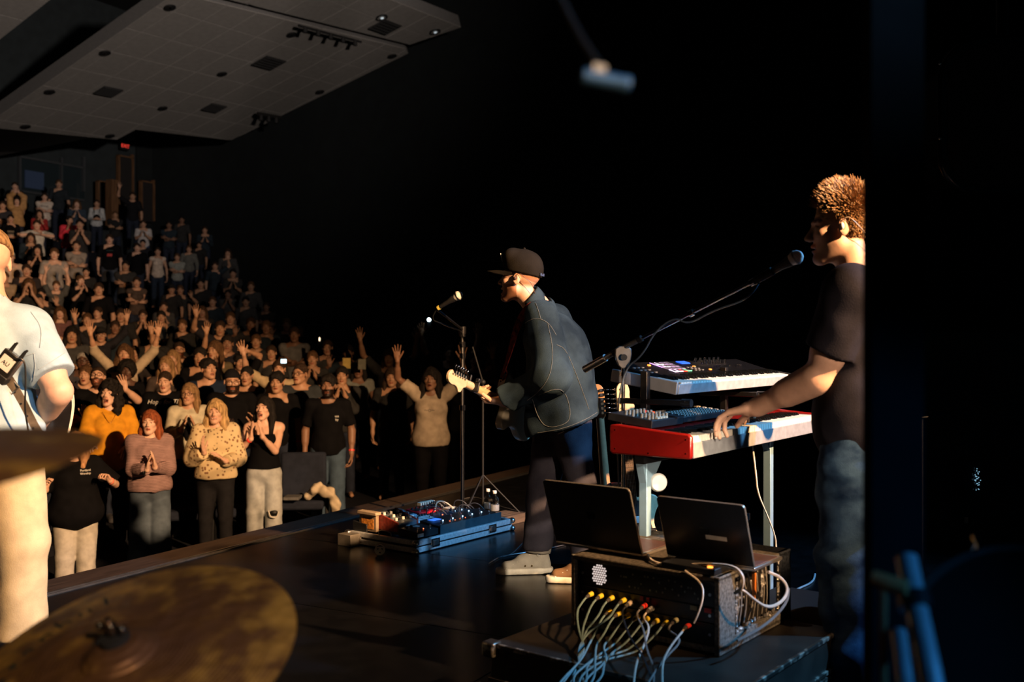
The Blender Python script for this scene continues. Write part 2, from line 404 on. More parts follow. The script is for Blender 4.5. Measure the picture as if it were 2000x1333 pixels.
def head_to(F, c, R, o):
    c = A3(c); R = np.array(R); q = lambda x, y, z: c + R @ np.array([x, y, z])
    fem = o.get('fem', 0); op = o.get('mouth', 0.0); sm = o.get('smile', 0); jw = o.get('jaw', 1.0)
    F.ell(q(0, .016, .035), (.077, .096, .088), R, k=.02)
    F.ell(q(0, -.035, -.03), (.06 - .004 * fem, .058, .083), R, k=.03)
    F.cone(q(.044 * jw, -.012, -.06), q(.018, -.068, -.1 - .012 * op), .022, .02, k=.025)
    F.cone(q(-.044 * jw, -.012, -.06), q(-.018, -.068, -.1 - .012 * op), .022, .02, k=.025)
    F.ell(q(0, -.078, -.102 - .014 * op), (.02, .018, .017), R, k=.018)
    for s in (1, -1):
        F.ell(q(s * .042, -.06, -.022), (.02, .022, .018), R, k=.02)
        F.cone(q(s * .014, -.088, .022), q(s * .05, -.072, .02), .0085 - .002 * fem, .007, k=.012)
        F.ell(q(s * .031, -.096, .002), (.017, .013, .0105), R, k=.012, cut=1)
        F.ell(q(s * .031, -.0765, .002), (.0135, .0125, .0105), R, k=.004)
        F.ell(q(s * .0785, .006, -.006), (.0085, .019, .031), R @ rotm('Z', s * 22), k=.008)
        F.ell(q(s * .087, -.001, -.002), (.006, .0095, .017), R @ rotm('Z', s * 22), k=.004, cut=1)
    F.cone(q(0, -.088, .008), q(0, -.112, -.03), .007, .0105, k=.012)
    F.ell(q(.0115, -.102, -.035), (.0085, .0105, .0075), R, k=.006); F.ell(q(-.0115, -.102, -.035), (.0085, .0105, .0075), R, k=.006)
    w = .019 + .006 * sm
    F.cone(q(-w, -.082 + .006 * sm, -.062 + .004 * sm), q(0, -.0935, -.060), .0048, .0068, k=.008); F.cone(q(w, -.082 + .006 * sm, -.062 + .004 * sm), q(0, -.0935, -.060), .0048, .0068, k=.008)
    dz = .008 + .026 * op
    F.cone(q(-w * .85, -.081, -.062 - dz * .7), q(0, -.0905, -.062 - dz), .0048, .0072, k=.008); F.cone(q(w * .85, -.081, -.062 - dz * .7), q(0, -.0905, -.062 - dz), .0048, .0072, k=.008)
    F.ell(q(0, -.094, -.0625 - dz * .48), (w * (.95 - .25 * op), .022, .0022 + .0125 * op + .003 * sm), R, k=.003, cut=1)
def head_tone(pts, c, R, o, tone):
    c = A3(c); R = np.array(R); l = (pts - c) @ R; x = np.abs(l[:, 0]); y = l[:, 1]; z = l[:, 2]; op = o.get('mouth', 0); sm = o.get('smile', 0)
    f = (y < -.045) & (np.abs(l).max(1) < .16)
    brow = f & (x > .013) & (x < .05) & (np.abs(z - .026 + (x - .03) * .12) < .0048); tone[brow] = o.get('brow', (.3, .22, .16))
    eye = f & ((x - .031) ** 2 / .0135 ** 2 + (z - .002) ** 2 / .0058 ** 2 < 1); tone[eye] = (.95, 1.0, 1.1)
    ir = f & ((x - .031) ** 2 + (z - .002) ** 2 < .0052 ** 2); tone[ir] = (.06, .05, .05)
    lid = f & (np.abs((x - .031) ** 2 / .0145 ** 2 + (z - .0025) ** 2 / .0068 ** 2 - 1.12) < .2) & (z > .002); tone[lid] = (.3, .22, .2)
    w = .023 + .006 * sm; dz = .008 + .026 * op
    lip = f & (x < w) & (z < -.052 + .003 * sm) & (z > -.071 - dz); tone[lip] = o.get('lip', (.82, .5, .45))
    ins = f & (x < w * .9) & (np.abs(z + .0625 + dz * .48) < .0028 + .0125 * op + .003 * sm) & (y > -.0955 + .006 * (op > 0)); tone[ins] = (.16, .06, .05)
    if sm: tee = f & (x < w * .8) & (np.abs(z + .064) < .0055); tone[tee] = (1.35, 1.6, 1.9)
    elif op > .3: tee = f & (x < w * .6) & (np.abs(z + .0665) < .003); tone[tee] = (1.1, 1.2, 1.35)
    if o.get('beard'):
        bd = (z < -.035) & (z > -.14) & (y < .005) & (np.abs(l).max(1) < .17) & ~lip & ~ins & (x < .09); tone[bd] = o['beard']
        ms = f & (z < -.042) & (z > -.056) & (x < .032); tone[ms] = o['beard']
    if o.get('crop'):
        ck = (z > .03 - .4 * (y + .03)) & (y > -.045) & (np.abs(l).max(1) < .2) & (z > -.05); tone[ck] = o['crop']
def body_fld(J, o):
    F = Fld(); g = o.get('g', 1.0); fem = o.get('fem', 0); Rp, Rc = J['Rp'], J['Rc']; up = Rc @ np.array([0, 0, 1.0]); s = o.get('s', 1.0)
    F.ell(J['pel'], (.155 * g * s, .112 * g * s, .12 * s), Rp, k=.05)
    F.ell((J['pel'] + J['chest']) / 2 + Rp @ A3((0, -.015 * g, 0)), ((.13 - .012 * fem) * g * s, .1 * g * s, .17 * s), Rp, k=.05)
    F.ell(J['chest'] + up * .02 * s, ((.155 - .015 * fem) * g * s, .108 * g * s, .16 * s), Rc, k=.05)
    for a in 'LR':
        t = 1 if a == 'L' else -1
        if fem: F.ell(J['chest'] + Rc @ A3((t * .068, -.088, .02)), (.055, .045, .055), Rc, k=.03)
        F.cone(J['chest'] + up * .11 * s + Rc @ A3((t * .05, 0, 0)), J['sh' + a], .07 * s, (.058 - .008 * fem) * s, k=.04)
        F.cone(J['neck'], J['sh' + a], .05 * s, .045 * s, k=.05)
        sh, el, wr = J['sh' + a], J['el' + a], J['wr' + a]; q = (1 - .14 * fem) * (0.75 + .25 * g) * s * o.get('arm', 1.0)
        F.cone(sh, el, .052 * q, .035 * q, k=.02); F.cone(sh * .7 + el * .3, sh * .3 + el * .7, .05 * q, .044 * q, k=.03)
        F.cone(el, wr, .035 * q, .0265 * q, k=.008); F.cone(el * .92 + wr * .08, el * .5 + wr * .5, .0405 * q, .0345 * q, k=.03)
        d, n, cu, sp = J['hand' + a]; hand_to(F, wr, d, n, -1 if a == 'L' else 1, cu, sp, s * o.get('hs', 1.0) * (1 - .06 * fem))
        hp, kn, an = J['hip' + a], J['kn' + a], J['an' + a]
        F.cone(hp, kn, .088 * g * s, .056 * s, k=.04); F.cone(kn, an, .054 * s, .036 * s, k=.02); F.ell(kn * .68 + an * .32 + A3((0, 0.01, 0)), (.056 * s,) * 3, k=.04)
        fd = J['ft' + a]; F.cone(an + A3((0, 0, -.045)), an + fd * .14 * s + A3((0, 0, -.055)), .035, .03, k=.02)
    hb = J['head'] + np.array(J['Rh']) @ A3((0, .02, -.07))
    F.cone(J['neck'] - up * .02, hb, (.06 - .012 * fem) * s, (.054 - .011 * fem) * s, k=.03)
    head_to(F, J['head'], J['Rh'], o)
    return F
def make_body(J, o, h=0.012, hh=0.0055, hd=0.005, dohands='LR', name='body'):
    F = body_fld(J, o); fine = []
    c = A3(J['head']); fine.append((c - .155, c + .155, hh))
    for a in dohands:
        w = J['wr' + a] + J['hand' + a][0] * .085; fine.append((w - .125, w + .125, hd))
    me, pts = fld_mesh(name, F, h, fine)
    tone = np.ones((len(pts), 3)); head_tone(pts, J['head'], J['Rh'], o, tone)
    at = me.color_attributes.new('tone', 'FLOAT_COLOR', 'POINT'); at.data.foreach_set('color', np.concatenate([tone, np.ones((len(pts), 1))], 1).ravel())
    return me
def make_shirt(J, o, h=0.011, sleeve=0.6, hem=0.86, loose=0.0, neck=0.075, wr=0.005, seed=1, strap=False, crop=None, name='shirt', openf=0, cuff=0.0, collar=0):
    """sleeve: 0..1 along the upper arm, 1..2 along the forearm"""
    F = Fld(); g = o.get('g', 1.0); fem = o.get('fem', 0); Rp, Rc = J['Rp'], J['Rc']; up = Rc @ np.array([0, 0, 1.0]); s = o.get('s', 1.0); t = .012 + loose
    F.ell(J['pel'] + A3((0, 0, .02)), ((.17 * g + t) * s, (.13 * g + t) * s, .2 * s), Rp, k=.04)
    F.ell((J['pel'] + J['chest']) / 2 + Rp @ A3((0, -.015 * g, 0)), ((.135 * g + t) * s, (.106 * g + t) * s, .2 * s), Rp, k=.05)
    F.ell(J['chest'] + up * .02, ((.155 - .012 * fem) * g * s + t, .108 * g * s + t, .165 * s), Rc, k=.05)
    for a in 'LR':
        sg = 1 if a == 'L' else -1
        if fem: F.ell(J['chest'] + Rc @ A3((sg * .068, -.09, .02)), (.055 + t * .7, .047 + t * .7, .055 + t * .6), Rc, k=.03)
        if strap: continue
        F.cone(J['chest'] + up * .11 * s + Rc @ A3((sg * .05, 0, 0)), J['sh' + a], .062 * s + t * .8, (.054 - .008 * fem) * s + t * .8, k=.03)
        F.cone(J['neck'] - up * .015, J['sh' + a], .045 * s + .01, .045 * s + t, k=.03)
        sh, el, w = J['sh' + a], J['el' + a], J['wr' + a]; q = (1 - .14 * fem) * (0.75 + .25 * g) * s
        if sleeve > 0:
            f1 = min(sleeve, 1.0); e = sh + (el - sh) * f1; d = unit(el - sh)
            F.cone(sh, sh + (el - sh) * min(f1 + .15, 1), .053 * q + t + .006, .045 * q + t + .008, k=.03, clip=[(e, d)] if sleeve < 1 else None)
        if sleeve > 1:
            f2 = sleeve - 1; e = el + (w - el) * f2; d = unit(w - el)
            F.cone(el, w, .043 * q + t + cuff, .03 * q + t * .8 + cuff, k=.02, clip=[(e, d)])
    nb = J['neck'] + up * .03
    if strap: F.half(J['chest'] + up * .085, up)
    if collar:
        nd = unit(A3(J['head']) + np.array(J['Rh']) @ A3((0, .03, -.08)) - J['neck']); bk = -(Rc @ A3((0, -1, 0)))
        F.cone(J['neck'] - nd * .03 + bk * .012, J['neck'] + nd * collar + bk * .006, .080 * s, .074 * s, k=.02, clip=[(J['neck'] + nd * collar, nd)])
        F.cone(J['neck'] - nd * .0, J['neck'] + nd * .2, .064 * s, .066 * s, k=.003, cut=1)
        F.ell(J['neck'] + nd * .04 - bk * .1, (.045, .07, .09), Rc, k=.01, cut=1)
    else:
        F.ell(nb + Rc @ A3((0, -.02, .0)), (neck, neck * 1.05, neck * .62), Rc, k=.01, cut=1)
    hz = J['pel'][2] - 0.93 + hem
    F.half((0, 0, hz), (0, 0, -1))
    if wr: F.noise(wr, 16, seed, 7, st=(1, 1, .7)); F.noise(wr * .45, 42, seed + 5, 7, st=(1, 1, .6))
    return F
def shirt_mesh(*a, **k):
    h = k.pop('h', 0.011); nm = k.get('name', 'shirt'); fine = k.pop('fine', ()); F = make_shirt(*a, **k); me, pts = fld_mesh(nm, F, h, fine); return me
def make_trousers(J, o, h=0.012, wide=0.0, waist=0.99, end=0.05, seed=3, wr=0.004, name='trousers', fr=(14, 40)):
    F = Fld(); g = o.get('g', 1.0); s = o.get('s', 1.0); t = .012
    F.ell(J['pel'], ((.155 * g + t) * s, (.112 * g + t) * s, .15 * s), J['Rp'], k=.02)
    for a in 'LR':
        hp, kn, an = J['hip' + a], J['kn' + a], J['an' + a]
        F.cone(hp, kn, (.09 * g + t) * s, (.06 + t + wide * .5) * s, k=.035); F.cone(kn, an + A3((0, 0, -.02)), (.06 + t + wide * .5) * s, (.05 + t + wide) * s, k=.02)
    F.half((0, 0, J['pel'][2] - .93 + waist), (0, 0, 1)); F.half((0, 0, end), (0, 0, -1))
    if wr: F.noise(wr, fr[0], seed, 7, st=(1, 1, 1)); F.noise(wr * .5, fr[1], seed + 3, 7, st=(.5, .5, 1.6))
    me, p = fld_mesh(name, F, h); return me
def make_shoe(J, a, s=1.0, h=0.006, name='shoe'):
    F = Fld(); an = J['an' + a]; fd = unit(J['ft' + a]); z = A3((0, 0, 1)); sd = np.cross(fd, z); R = np.stack([sd, fd, z], 1); b = A3((an[0], an[1], an[2] - .09))
    F.cone(b + fd * .0 + z * .05, b + fd * .16 + z * .038, .041, .033, k=.02); F.cone(b - fd * .03 + z * .04, b + fd * .02 + z * .09, .036, .036, k=.02)
    F.cone(b - fd * .045 + z * .018, b + fd * .19 + z * .018, .04, .04, k=.01); F.half(b + z * .002, -z)
    me, p = fld_mesh(name, F, h); return me
def hair_fld(J, style, seed=1):
    c = A3(J['head']); R = np.array(J['Rh']); q = lambda x, y, z: c + R @ np.array([x, y, z]); F = Fld(); up = R @ A3((0, 0, 1))
    r = {'short': .008, 'crop': .003, 'long': .013, 'wavy': .018, 'curly': .032, 'afro': .045, 'bowl': .018, 'bun': .006, 'quiff': .012}[style]
    F.ell(q(0, .018, .038), (.079 + r, .097 + r, .09 + r), R, k=.01)
    if style == 'quiff': F.ell(q(0, -.06, .115), (.05, .045, .028), R, k=.03)
    if style == 'bun': F.ell(q(0, .1, .09), (.035, .035, .035), R, k=.01)
    if style in ('bowl',): F.ell(q(0, -.055, .07), (.07, .05, .045), R, k=.02)
    down = {'long': (.30, .042), 'wavy': (.24, .048), 'curly': (.22, .06)}.get(style)
    if down:
        L, w = down
        for s in (1, -1):
            F.cone(q(s * .072, .03, .03), q(s * .085, .02, -.09), w * .75, w * .9, k=.03)
            a = q(s * .085, .02, -.09); b = A3((a[0], a[1], a[2])) + A3((0, 0, -(L - .12))) + R @ A3((s * .012, -.045, 0)); F.cone(a, b, w * .9, w * .6, k=.03)
        F.cone(q(0, .07, 0), q(0, .075, -.16), .075, .06, k=.03)
    F.ell(q(0, -.105, -.045), (.066, .085, .098), R, k=.012, cut=1)
    if style in ('short', 'crop', 'quiff', 'bowl', 'bun'):
        F.half(q(0, -.05, -.005), R @ unit((0, .45, -1))) if style != 'bowl' else F.half(q(0, -.05, .01), R @ unit((0, .4, -1)))
    a = {'short': .004, 'crop': .002, 'long': .004, 'wavy': .008, 'curly': .014, 'afro': .01, 'bowl': .005, 'bun': .003, 'quiff': .008}[style]
    F.noise(a, 45 if style != 'curly' else 60, seed, 7, st=(1, 1, .35 if style in ('long', 'wavy') else 1)); F.noise(a * .5, 120, seed + 1, 7, st=(1, 1, .3 if style in ('long', 'wavy') else 1))
    return F
def hair_mesh(J, style, seed=1, h=0.007): return fld_mesh('hair', hair_fld(J, style, seed), h)[0]
def cap_mesh(J, h=0.006, back=False, brim=.085, name='cap'):
    c = A3(J['head']); R = np.array(J['Rh']); q = lambda x, y, z: c + R @ np.array([x, y, z]); F = Fld(); s = -1 if not back else 1
    F.ell(q(0, .015, .05), (.088, .108, .095), R, k=.01); F.half(q(0, 0, .035), R @ A3((0, -.15, -1)) if not back else R @ A3((0, 0, -1)))
    if brim:
        F.ops.append(('e', q(0, s * (.07 + brim * .6), .052), A3((.07, brim, .012)), R @ rotm('X', -8 * s), 0, .006, 0, None, q(0, 0, .05) - .25, q(0, 0, .05) + .25))
    return fld_mesh(name, F, h)[0]
def glasses_mesh(J, m):
    c = A3(J['head']); R = np.array(J['Rh']); q = lambda x, y, z: Vector(c + R @ np.array([x, y, z])); b = MB()
    for s in (1, -1):
        pts = [q(s * .033 + .024 * math.cos(t), -.104 + .004 * abs(math.cos(t)), .0 + .018 * math.sin(t)) for t in np.linspace(0, 2 * math.pi, 15)]
        b.tube(pts, .0022, n=5); b.tube([q(s * .057, -.1, .004), q(s * .078, -.05, .006), q(s * .08, .01, .0)], .0018, n=5)
    b.tube([q(-.009, -.106, .003), q(.009, -.106, .003)], .002, n=5)
    return b.mesh('glasses', m)
SKIN = {}
def skin(k):
    c = {'pale': (.66, .42, .31), 'fair': (.60, .36, .25), 'tan': (.48, .27, .17), 'olive': (.40, .22, .13), 'brown': (.22, .115, .07), 'dark': (.10, .05, .032)}[k]
    return mat('skin_' + k, c, 0.5, var=.06, scale=40, bump=.05, bscale=200, attr=True, spec=.4)
# ------------------------------------------------------------------ the hall: stage, tiers, walls, ceiling
EV = Vector((0.475, 0.88, 0)); GV = Vector((-0.88, 0.475, 0))      # along the stage edge, and out into the hall
def UV(u, v, z): return GV * u + EV * v + Vector((0, 0, z))
def struct(mb, name, m, parent=None, bevel=0, **k):
    o = mb.obj(name, m, parent, bevel=bevel, **k)
    if parent is None: o['kind'] = 'structure'
    return o
STG = mat('stage_black_paint', (0.0035, 0.0035, 0.004), 0.25, scale=9, var=.3, bump=.03, bscale=25, spec=.42)
M_uv = basis(EV, GV, Vector((0, 0, 1)), (0, 0, 0))
# stage: black-painted sheets laid side by side, with open joints
fl = struct(MB().prism([(-9, -14), (14, -14), (14, 4.28), (-9, 4.28)], -0.2, basis(EV, GV, Vector((0, 0, 1)), (0, 0, -0.012))), 'floor', STG)
sheet = MB().box((0, 0, -0.006), (1.214, 2.434, 0.012)).mesh('floor_sheet', STG)
for i in range(-4, 9):
    for j in range(0, 4):
        o = put('floor_sheet', sheet, fl); o.matrix_local = basis(EV, GV, Vector((0, 0, 1)), UV(3.06 - 2.44 * j, 0.6 + 1.22 * i, 0))
LIP = mat('brown_lip_board', (0.035, 0.022, 0.015), 0.5, scale=6, var=.3, stretch=(1, 8, 1), bump=.1)
ap = struct(MB().prism([(-9, 4.3), (14, 4.3), (14, 4.34), (-9, 4.34)], -1.0, basis(EV, GV, Vector((0, 0, 1)), (0, 0, -0.01))), 'trim_1', mat('apron_black', (.008, .008, .009), .5))
st = struct(MB().box((2.5, 4.45, -0.045), (23, 0.012, 0.03)), 'trim_2', STEEL); st.matrix_world = M_uv
st2 = struct(MB().box((2.5, 4.29, 0.0), (23, 0.008, 0.012)), 'trim_3', STEEL); st2.matrix_world = M_uv
lb = struct(MB().box((2.5, 4.6, -0.06), (23, 0.28, 0.03)), 'trim_4', LIP); lb.matrix_world = M_uv
fs = struct(MB().box((2.5, 4.72, -.52), (23, 0.03, 0.9)), 'trim_5', mat('front_skirt', (.01, .01, .011), .8)); fs.matrix_world = M_uv
# audience floor in tiers
UT = [7.1, 9.3, 12, 14.5, 17, 18.5, 20, 22, 24, 26, 28]; ZT = [.6, .84, 1.14, 1.44, 1.84, 2.54, 3.24, 3.94, 4.74, 5.5, 6.2]
PITCH = 0.95; NR = 22
def row_u(r): return 7.1 + PITCH * r
def row_z(r): return float(np.interp(row_u(r), UT, ZT)) - 1.58
CARP = mat('dark_carpet', (.012, .013, .018), .95, scale=40, bump=.3, spec=.1)
b = MB().box((2, 5.6, row_z(0) - .15), (40, 3.0 + PITCH / 2 - .36, .3))
for r in range(NR):
    z = row_z(r); b.box((2, row_u(r) + .1, z - .6), (40, PITCH + .01, 1.2))
fa = struct(b, 'floor_hall', CARP); fa.matrix_world = M_uv
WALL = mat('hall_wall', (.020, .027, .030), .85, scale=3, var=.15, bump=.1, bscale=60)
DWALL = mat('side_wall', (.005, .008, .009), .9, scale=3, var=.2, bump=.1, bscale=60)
w = struct(MB().box((2, 29.2, 6.2), (48, .3, 20)), 'wall_back', WALL); w.matrix_world = M_uv
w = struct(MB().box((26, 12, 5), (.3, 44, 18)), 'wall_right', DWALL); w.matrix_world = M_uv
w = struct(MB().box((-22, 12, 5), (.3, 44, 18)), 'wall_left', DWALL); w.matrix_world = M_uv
ub = struct(MB().box((2, 9, 13.2), (48, 46, .3)), 'ceiling_roof', mat('roof_black', (.006, .007, .008), .9)); ub.matrix_world = M_uv; ub.name = 'ceiling'
# the panelled ceiling cloud, sloping down to the back of the hall
d1 = Vector((-3131, 1944, -946)).normalized(); d2 = Vector((1509, 1944, 166)).normalized()
nrm = d1.cross(d2).normalized(); nrm = nrm if nrm.z > 0 else -nrm
c0 = P(452, 273, 33)
def onplane(px, py, off=0.0):
    r = P(px, py, 1) - Vector((0, 0, CAMZ)); o = Vector((0, 0, CAMZ)); t = ((c0 + nrm * off) - o).dot(nrm) / r.dot(nrm); return o + r * t
ax1 = d1; ax2 = (d2 - d1 * d2.dot(d1)).normalized()
def pc(p): v = p - c0; return (v.dot(ax1), v.dot(ax2))
TILE = mat('acoustic_tile', (.30, .285, .265), .9, scale=8, var=.06, bump=.35, bscale=120, spec=.1)
GRID = mat('ceiling_grid', (.16, .155, .15), .8)
def inside(pt, poly):
    x, y = pt; c = False
    for i in range(len(poly)):
        x1, y1 = poly[i]; x2, y2 = poly[i - 1]
        if (y1 > y) != (y2 > y) and x < (x2 - x1) * (y - y1) / (y2 - y1) + x1: c = not c
    return c
def clip_poly(poly, x0, x1, y0, y1):
    for ax, v, s in ((0, x0, 1), (0, x1, -1), (1, y0, 1), (1, y1, -1)):
        out = []
        for i in range(len(poly)):
            a, b_ = poly[i - 1], poly[i]; da = (a[ax] - v) * s; db = (b_[ax] - v) * s
            if (da >= 0) != (db >= 0): t = da / (da - db); out.append((a[0] + (b_[0] - a[0]) * t, a[1] + (b_[1] - a[1]) * t))
            if db >= 0: out.append(b_)
        poly = out
        if len(poly) < 3: return []
    return poly
TX, TY = 1.22, 0.61
def cloud(name, pix, off, tiles=True, tx=TX, ty=TY):
    poly = [pc(onplane(x, y, off)) for x, y in pix]
    M = basis(ax1, ax2, nrm * (1 if ax1.cross(ax2).dot(nrm) > 0 else -1), c0 + nrm * off)
    up = 1 if ax1.cross(ax2).dot(nrm) > 0 else -1
    o = MB().prism(poly, .35 * up, M).obj(name, GRID); o['kind'] = 'structure'
    n = 0
    if tiles:
        xs = [p[0] for p in poly]; ys = [p[1] for p in poly]
        i = math.floor(min(xs) / tx)
        while i * tx < max(xs):
            j = math.floor(min(ys) / ty)
            while j * ty < max(ys):
                c = clip_poly(poly, i * tx + .012, (i + 1) * tx - .012, j * ty + .012, (j + 1) * ty - .012)
                if len(c) >= 3 and n < 420:
                    t = MB().prism(c, -.022 * up, M).obj('ceiling_tile', TILE, o); n += 1
                j += 1
            i += 1
    print(name, 'tiles', n, 'size', [round(v, 1) for v in (min(xs), max(xs), min(ys), max(ys))] if tiles else '')
    return o
ce = cloud('ceiling_panel', [(-160, 336), (-160, 240), (0, 250), (228, 272), (265, 252), (452, 273), (797, 103), (790, 94), (405, 0), (385, -6), (331, -6)], 0.0, tx=1.2, ty=.9)
ce2 = cloud('ceiling_panel', [(800, 86), (900, 52), (690, -30), (400, -14)], 0.0, tx=1.2, ty=1.2)
ce3 = cloud('ceiling_panel', [(0, 75), (-60, 122), (-160, -20), (120, -20)], 0.0, tx=1.0, ty=.9)
DARKM = mat('fixture_black', (.012, .012, .012), .6)
def on_ceiling(name, label, cat, px, py, build, group=None):
    p = onplane(px, py, -.045); o = thing(name, label, cat, (0, 0, 0), 0, group)
    o.matrix_world = basis(ax1, ax2, ax1.cross(ax2), p); build(o, 1 if ax1.cross(ax2).dot(nrm) > 0 else -1); return o
def can(o, up):
    MB().lathe([(.10, -.012 * up), (.14, -.012 * up), (.14, .01 * up), (.10, .01 * up), (.09, -.012 * up), (0.001, -.008 * up)], n=20).obj('trim_ring', DARKM, o)
    MB().cyl((0, 0, -.01 * up), (0, 0, -.02 * up), .04, .03, n=12).obj('lamp', CHR, o)
cans = [(332, 15, 'nearest the top edge'), (205, 104, 'second from the top edge'), (97, 180, 'third from the top edge'), (50, 248, 'nearest the back wall')]
for x, y, t in cans: on_ceiling('ceiling_downlight', 'round dark downlight in the left column of the tiled ceiling, ' + t, 'ceiling light', x, y, can, 'downlights in the tiled ceiling')
for x, y, t in [(570, 68, 'nearest the top edge'), (434, 145, 'second from the top edge'), (318, 212, 'third from the top edge'), (215, 266, 'beside the exit sign')]:
    on_ceiling('ceiling_downlight', 'round dark downlight in the middle column of the tiled ceiling, ' + t, 'ceiling light', x, y, can, 'downlights in the tiled ceiling')
for x, y, t in [(766, 110, 'near the ceiling corner'), (625, 180, 'farther from the ceiling corner')]:
    on_ceiling('ceiling_downlight', 'round dark downlight along the right edge of the tiled ceiling, ' + t, 'ceiling light', x, y, can, 'downlights in the tiled ceiling')
def tiny(o, up):
    MB().lathe([(.12, -.02 * up), (.16, -.02 * up), (.16, .01 * up)], n=16).obj('trim_ring', DARKM, o)
    MB().cyl((0, 0, -.02 * up), (0, 0, -.03 * up), .045, .045, n=10).obj('lamp', mat('pilot_lamp', (.8, .9, 1), .4, emit=(.8, .92, 1), estr=.5), o)
for x, y, t in [(746, 34, 'beside the square vent'), (850, 62, 'at the corner')]: on_ceiling('pilot_light', 'tiny white pilot light on the far ceiling panel ' + t, 'light', x, y, tiny, 'pilot lights on the far panel')
def vent(w, l):
    def f(o, up):
        MB().box((0, 0, -.02 * up), (w, l, .03)).obj('vent_frame', mat('vent_dark', (.03, .03, .03), .6), o)
        for k in range(5): MB().box((-w * .4 + w * .2 * k, 0, -.045 * up), (w * .06, l * .9, .02)).obj('slat', mat('vent_slat', (.035, .035, .035), .5), o)
    return f
for x, y, w_, l_, t in [(525, 122, .62, .75, 'large square dark vent in the middle of the tiled ceiling'), (212, 178, .5, .6, 'square vent among the tiles above the left seats'), (418, 210, .5, .6, 'square vent farthest back in the tiled ceiling'), (752, 52, .6, .75, 'dark vent on the separate ceiling panel at the top')]:
    on_ceiling('ceiling_vent', t, 'vent', x, y, vent(w_, l_), 'vents in the tiled ceiling')
# dark track with lamps under the near ceiling gap
tr = thing('lighting_bar', 'dark lighting bar along the gap between two ceiling panels', 'lighting bar', (0, 0, 0))
a_, b_ = onplane(583, 50, -.25), onplane(705, 82, -.25); MB().cyl(a_, b_, .035, n=8).obj('bar', DARKM, tr)
for k in range(5):
    p = a_.lerp(b_, .1 + .2 * k); MB().cyl(p, p - Vector((0, 0, .14)), .05, .06, n=10).obj('lamp_housing', DARKM, tr)
tr = thing('lighting_bar', 'short dark lighting bar at the far right corner of the tiled ceiling', 'lighting bar', (0, 0, 0))
a_, b_ = onplane(503, 222, -.25), onplane(548, 230, -.25); MB().cyl(a_, b_, .06, n=8).obj('bar', DARKM, tr)
for k in range(3):
    p = a_.lerp(b_, .15 + .33 * k); MB().cyl(p, p - Vector((0, 0, .2)), .06, .08, n=10).obj('lamp_housing', DARKM, tr)
# back wall: corner fin, booth window, doors, exit sign
def wallpt(px, py, u=29.0):
    q = (1000 - px) / FPX; Y = u / (.88 * q + .475); return P(px, py, Y)
def wall_slab(name, px0, px1, py0, py1, m, depth=.1, u=29.0, parent=None):
    a = wallpt(px0, py1, u); c = wallpt(px1, py1, u); top = wallpt(px0, py0, u).z; b2 = MB()
    v0 = a.dot(EV); v1 = c.dot(EV); o = b2.box(((v0 + v1) / 2, u + depth / 2, (a.z + top) / 2), (abs(v1 - v0), depth, abs(top - a.z))).obj(name, m, parent)
    if parent is None: o.matrix_world = M_uv
    return o
o = wall_slab('window_1', 40, 165, 308, 372, mat('booth_glass', (.02, .03, .035), .12), .06, 29.0); o['kind'] = 'structure'
FRM = mat('window_frame', (.05, .055, .06), .5)
for x0, x1, y0, y1 in [(38, 42, 306, 374), (120, 123, 308, 372), (163, 167, 306, 374), (40, 165, 304, 308), (40, 165, 371, 375)]: wall_slab('window_frame', x0, x1, y0, y1, FRM, .1, 28.92, o)
wall_slab('screen', 50, 86, 332, 366, mat('booth_monitor', (.02, .03, .06), .3, emit=(.18, .25, .42), estr=.035), .05, 28.9, o)
WOODD = mat('door_wood', (.15, .075, .035), .5, scale=4, stretch=(6, 6, .6), var=.3, bump=.1)
for i, (x0, x1, y0, y1, u) in enumerate([(232, 262, 302, 440, 28.9), (276, 303, 352, 432, 28.6), (192, 216, 352, 430, 28.5)]):
    dm = WOODD if i != 0 else mat('door_dark_wood', (.05, .035, .028), .5)
    o = wall_slab('door_%d' % (i + 1), x0 + 3, x1 - 3, y0 + 3, y1, mat('door_leaf', (.02, .018, .018), .6), .08, u); o['kind'] = 'structure'
    wall_slab('door_frame', x0, x0 + 3, y0, y1, WOODD, .14, u - .05, o); wall_slab('door_frame', x1 - 3, x1, y0, y1, WOODD, .14, u - .05, o); wall_slab('door_frame', x0, x1, y0, y0 + 2.5, WOODD, .14, u - .05, o)
o = wall_slab('wall_corner', 218, 231, 350, 440, WOODD, .3, 27.4); o['kind'] = 'structure'
o = wall_slab('wall_nook', 268, 520, 250, 470, DWALL, 1.0, 28.95); o['kind'] = 'structure'
ex = thing('exit_sign', 'small glowing red exit sign high over the dark doorway', 'sign', wallpt(243, 286, 28.7))
ex.rotation_euler = (0, 0, math.atan2(EV.y, EV.x))
MB().box((0, 0, 0), (.34, .08, .26)).obj('housing', DARKM, ex)
t = put('lettering', text_mesh('EXIT', .17, mat('exit_red', (.9, .05, .03), .4, emit=(1, .06, .04), estr=.9)), ex); t.location = (0, -.05, 0); t.rotation_euler = (math.pi / 2, 0, 0)
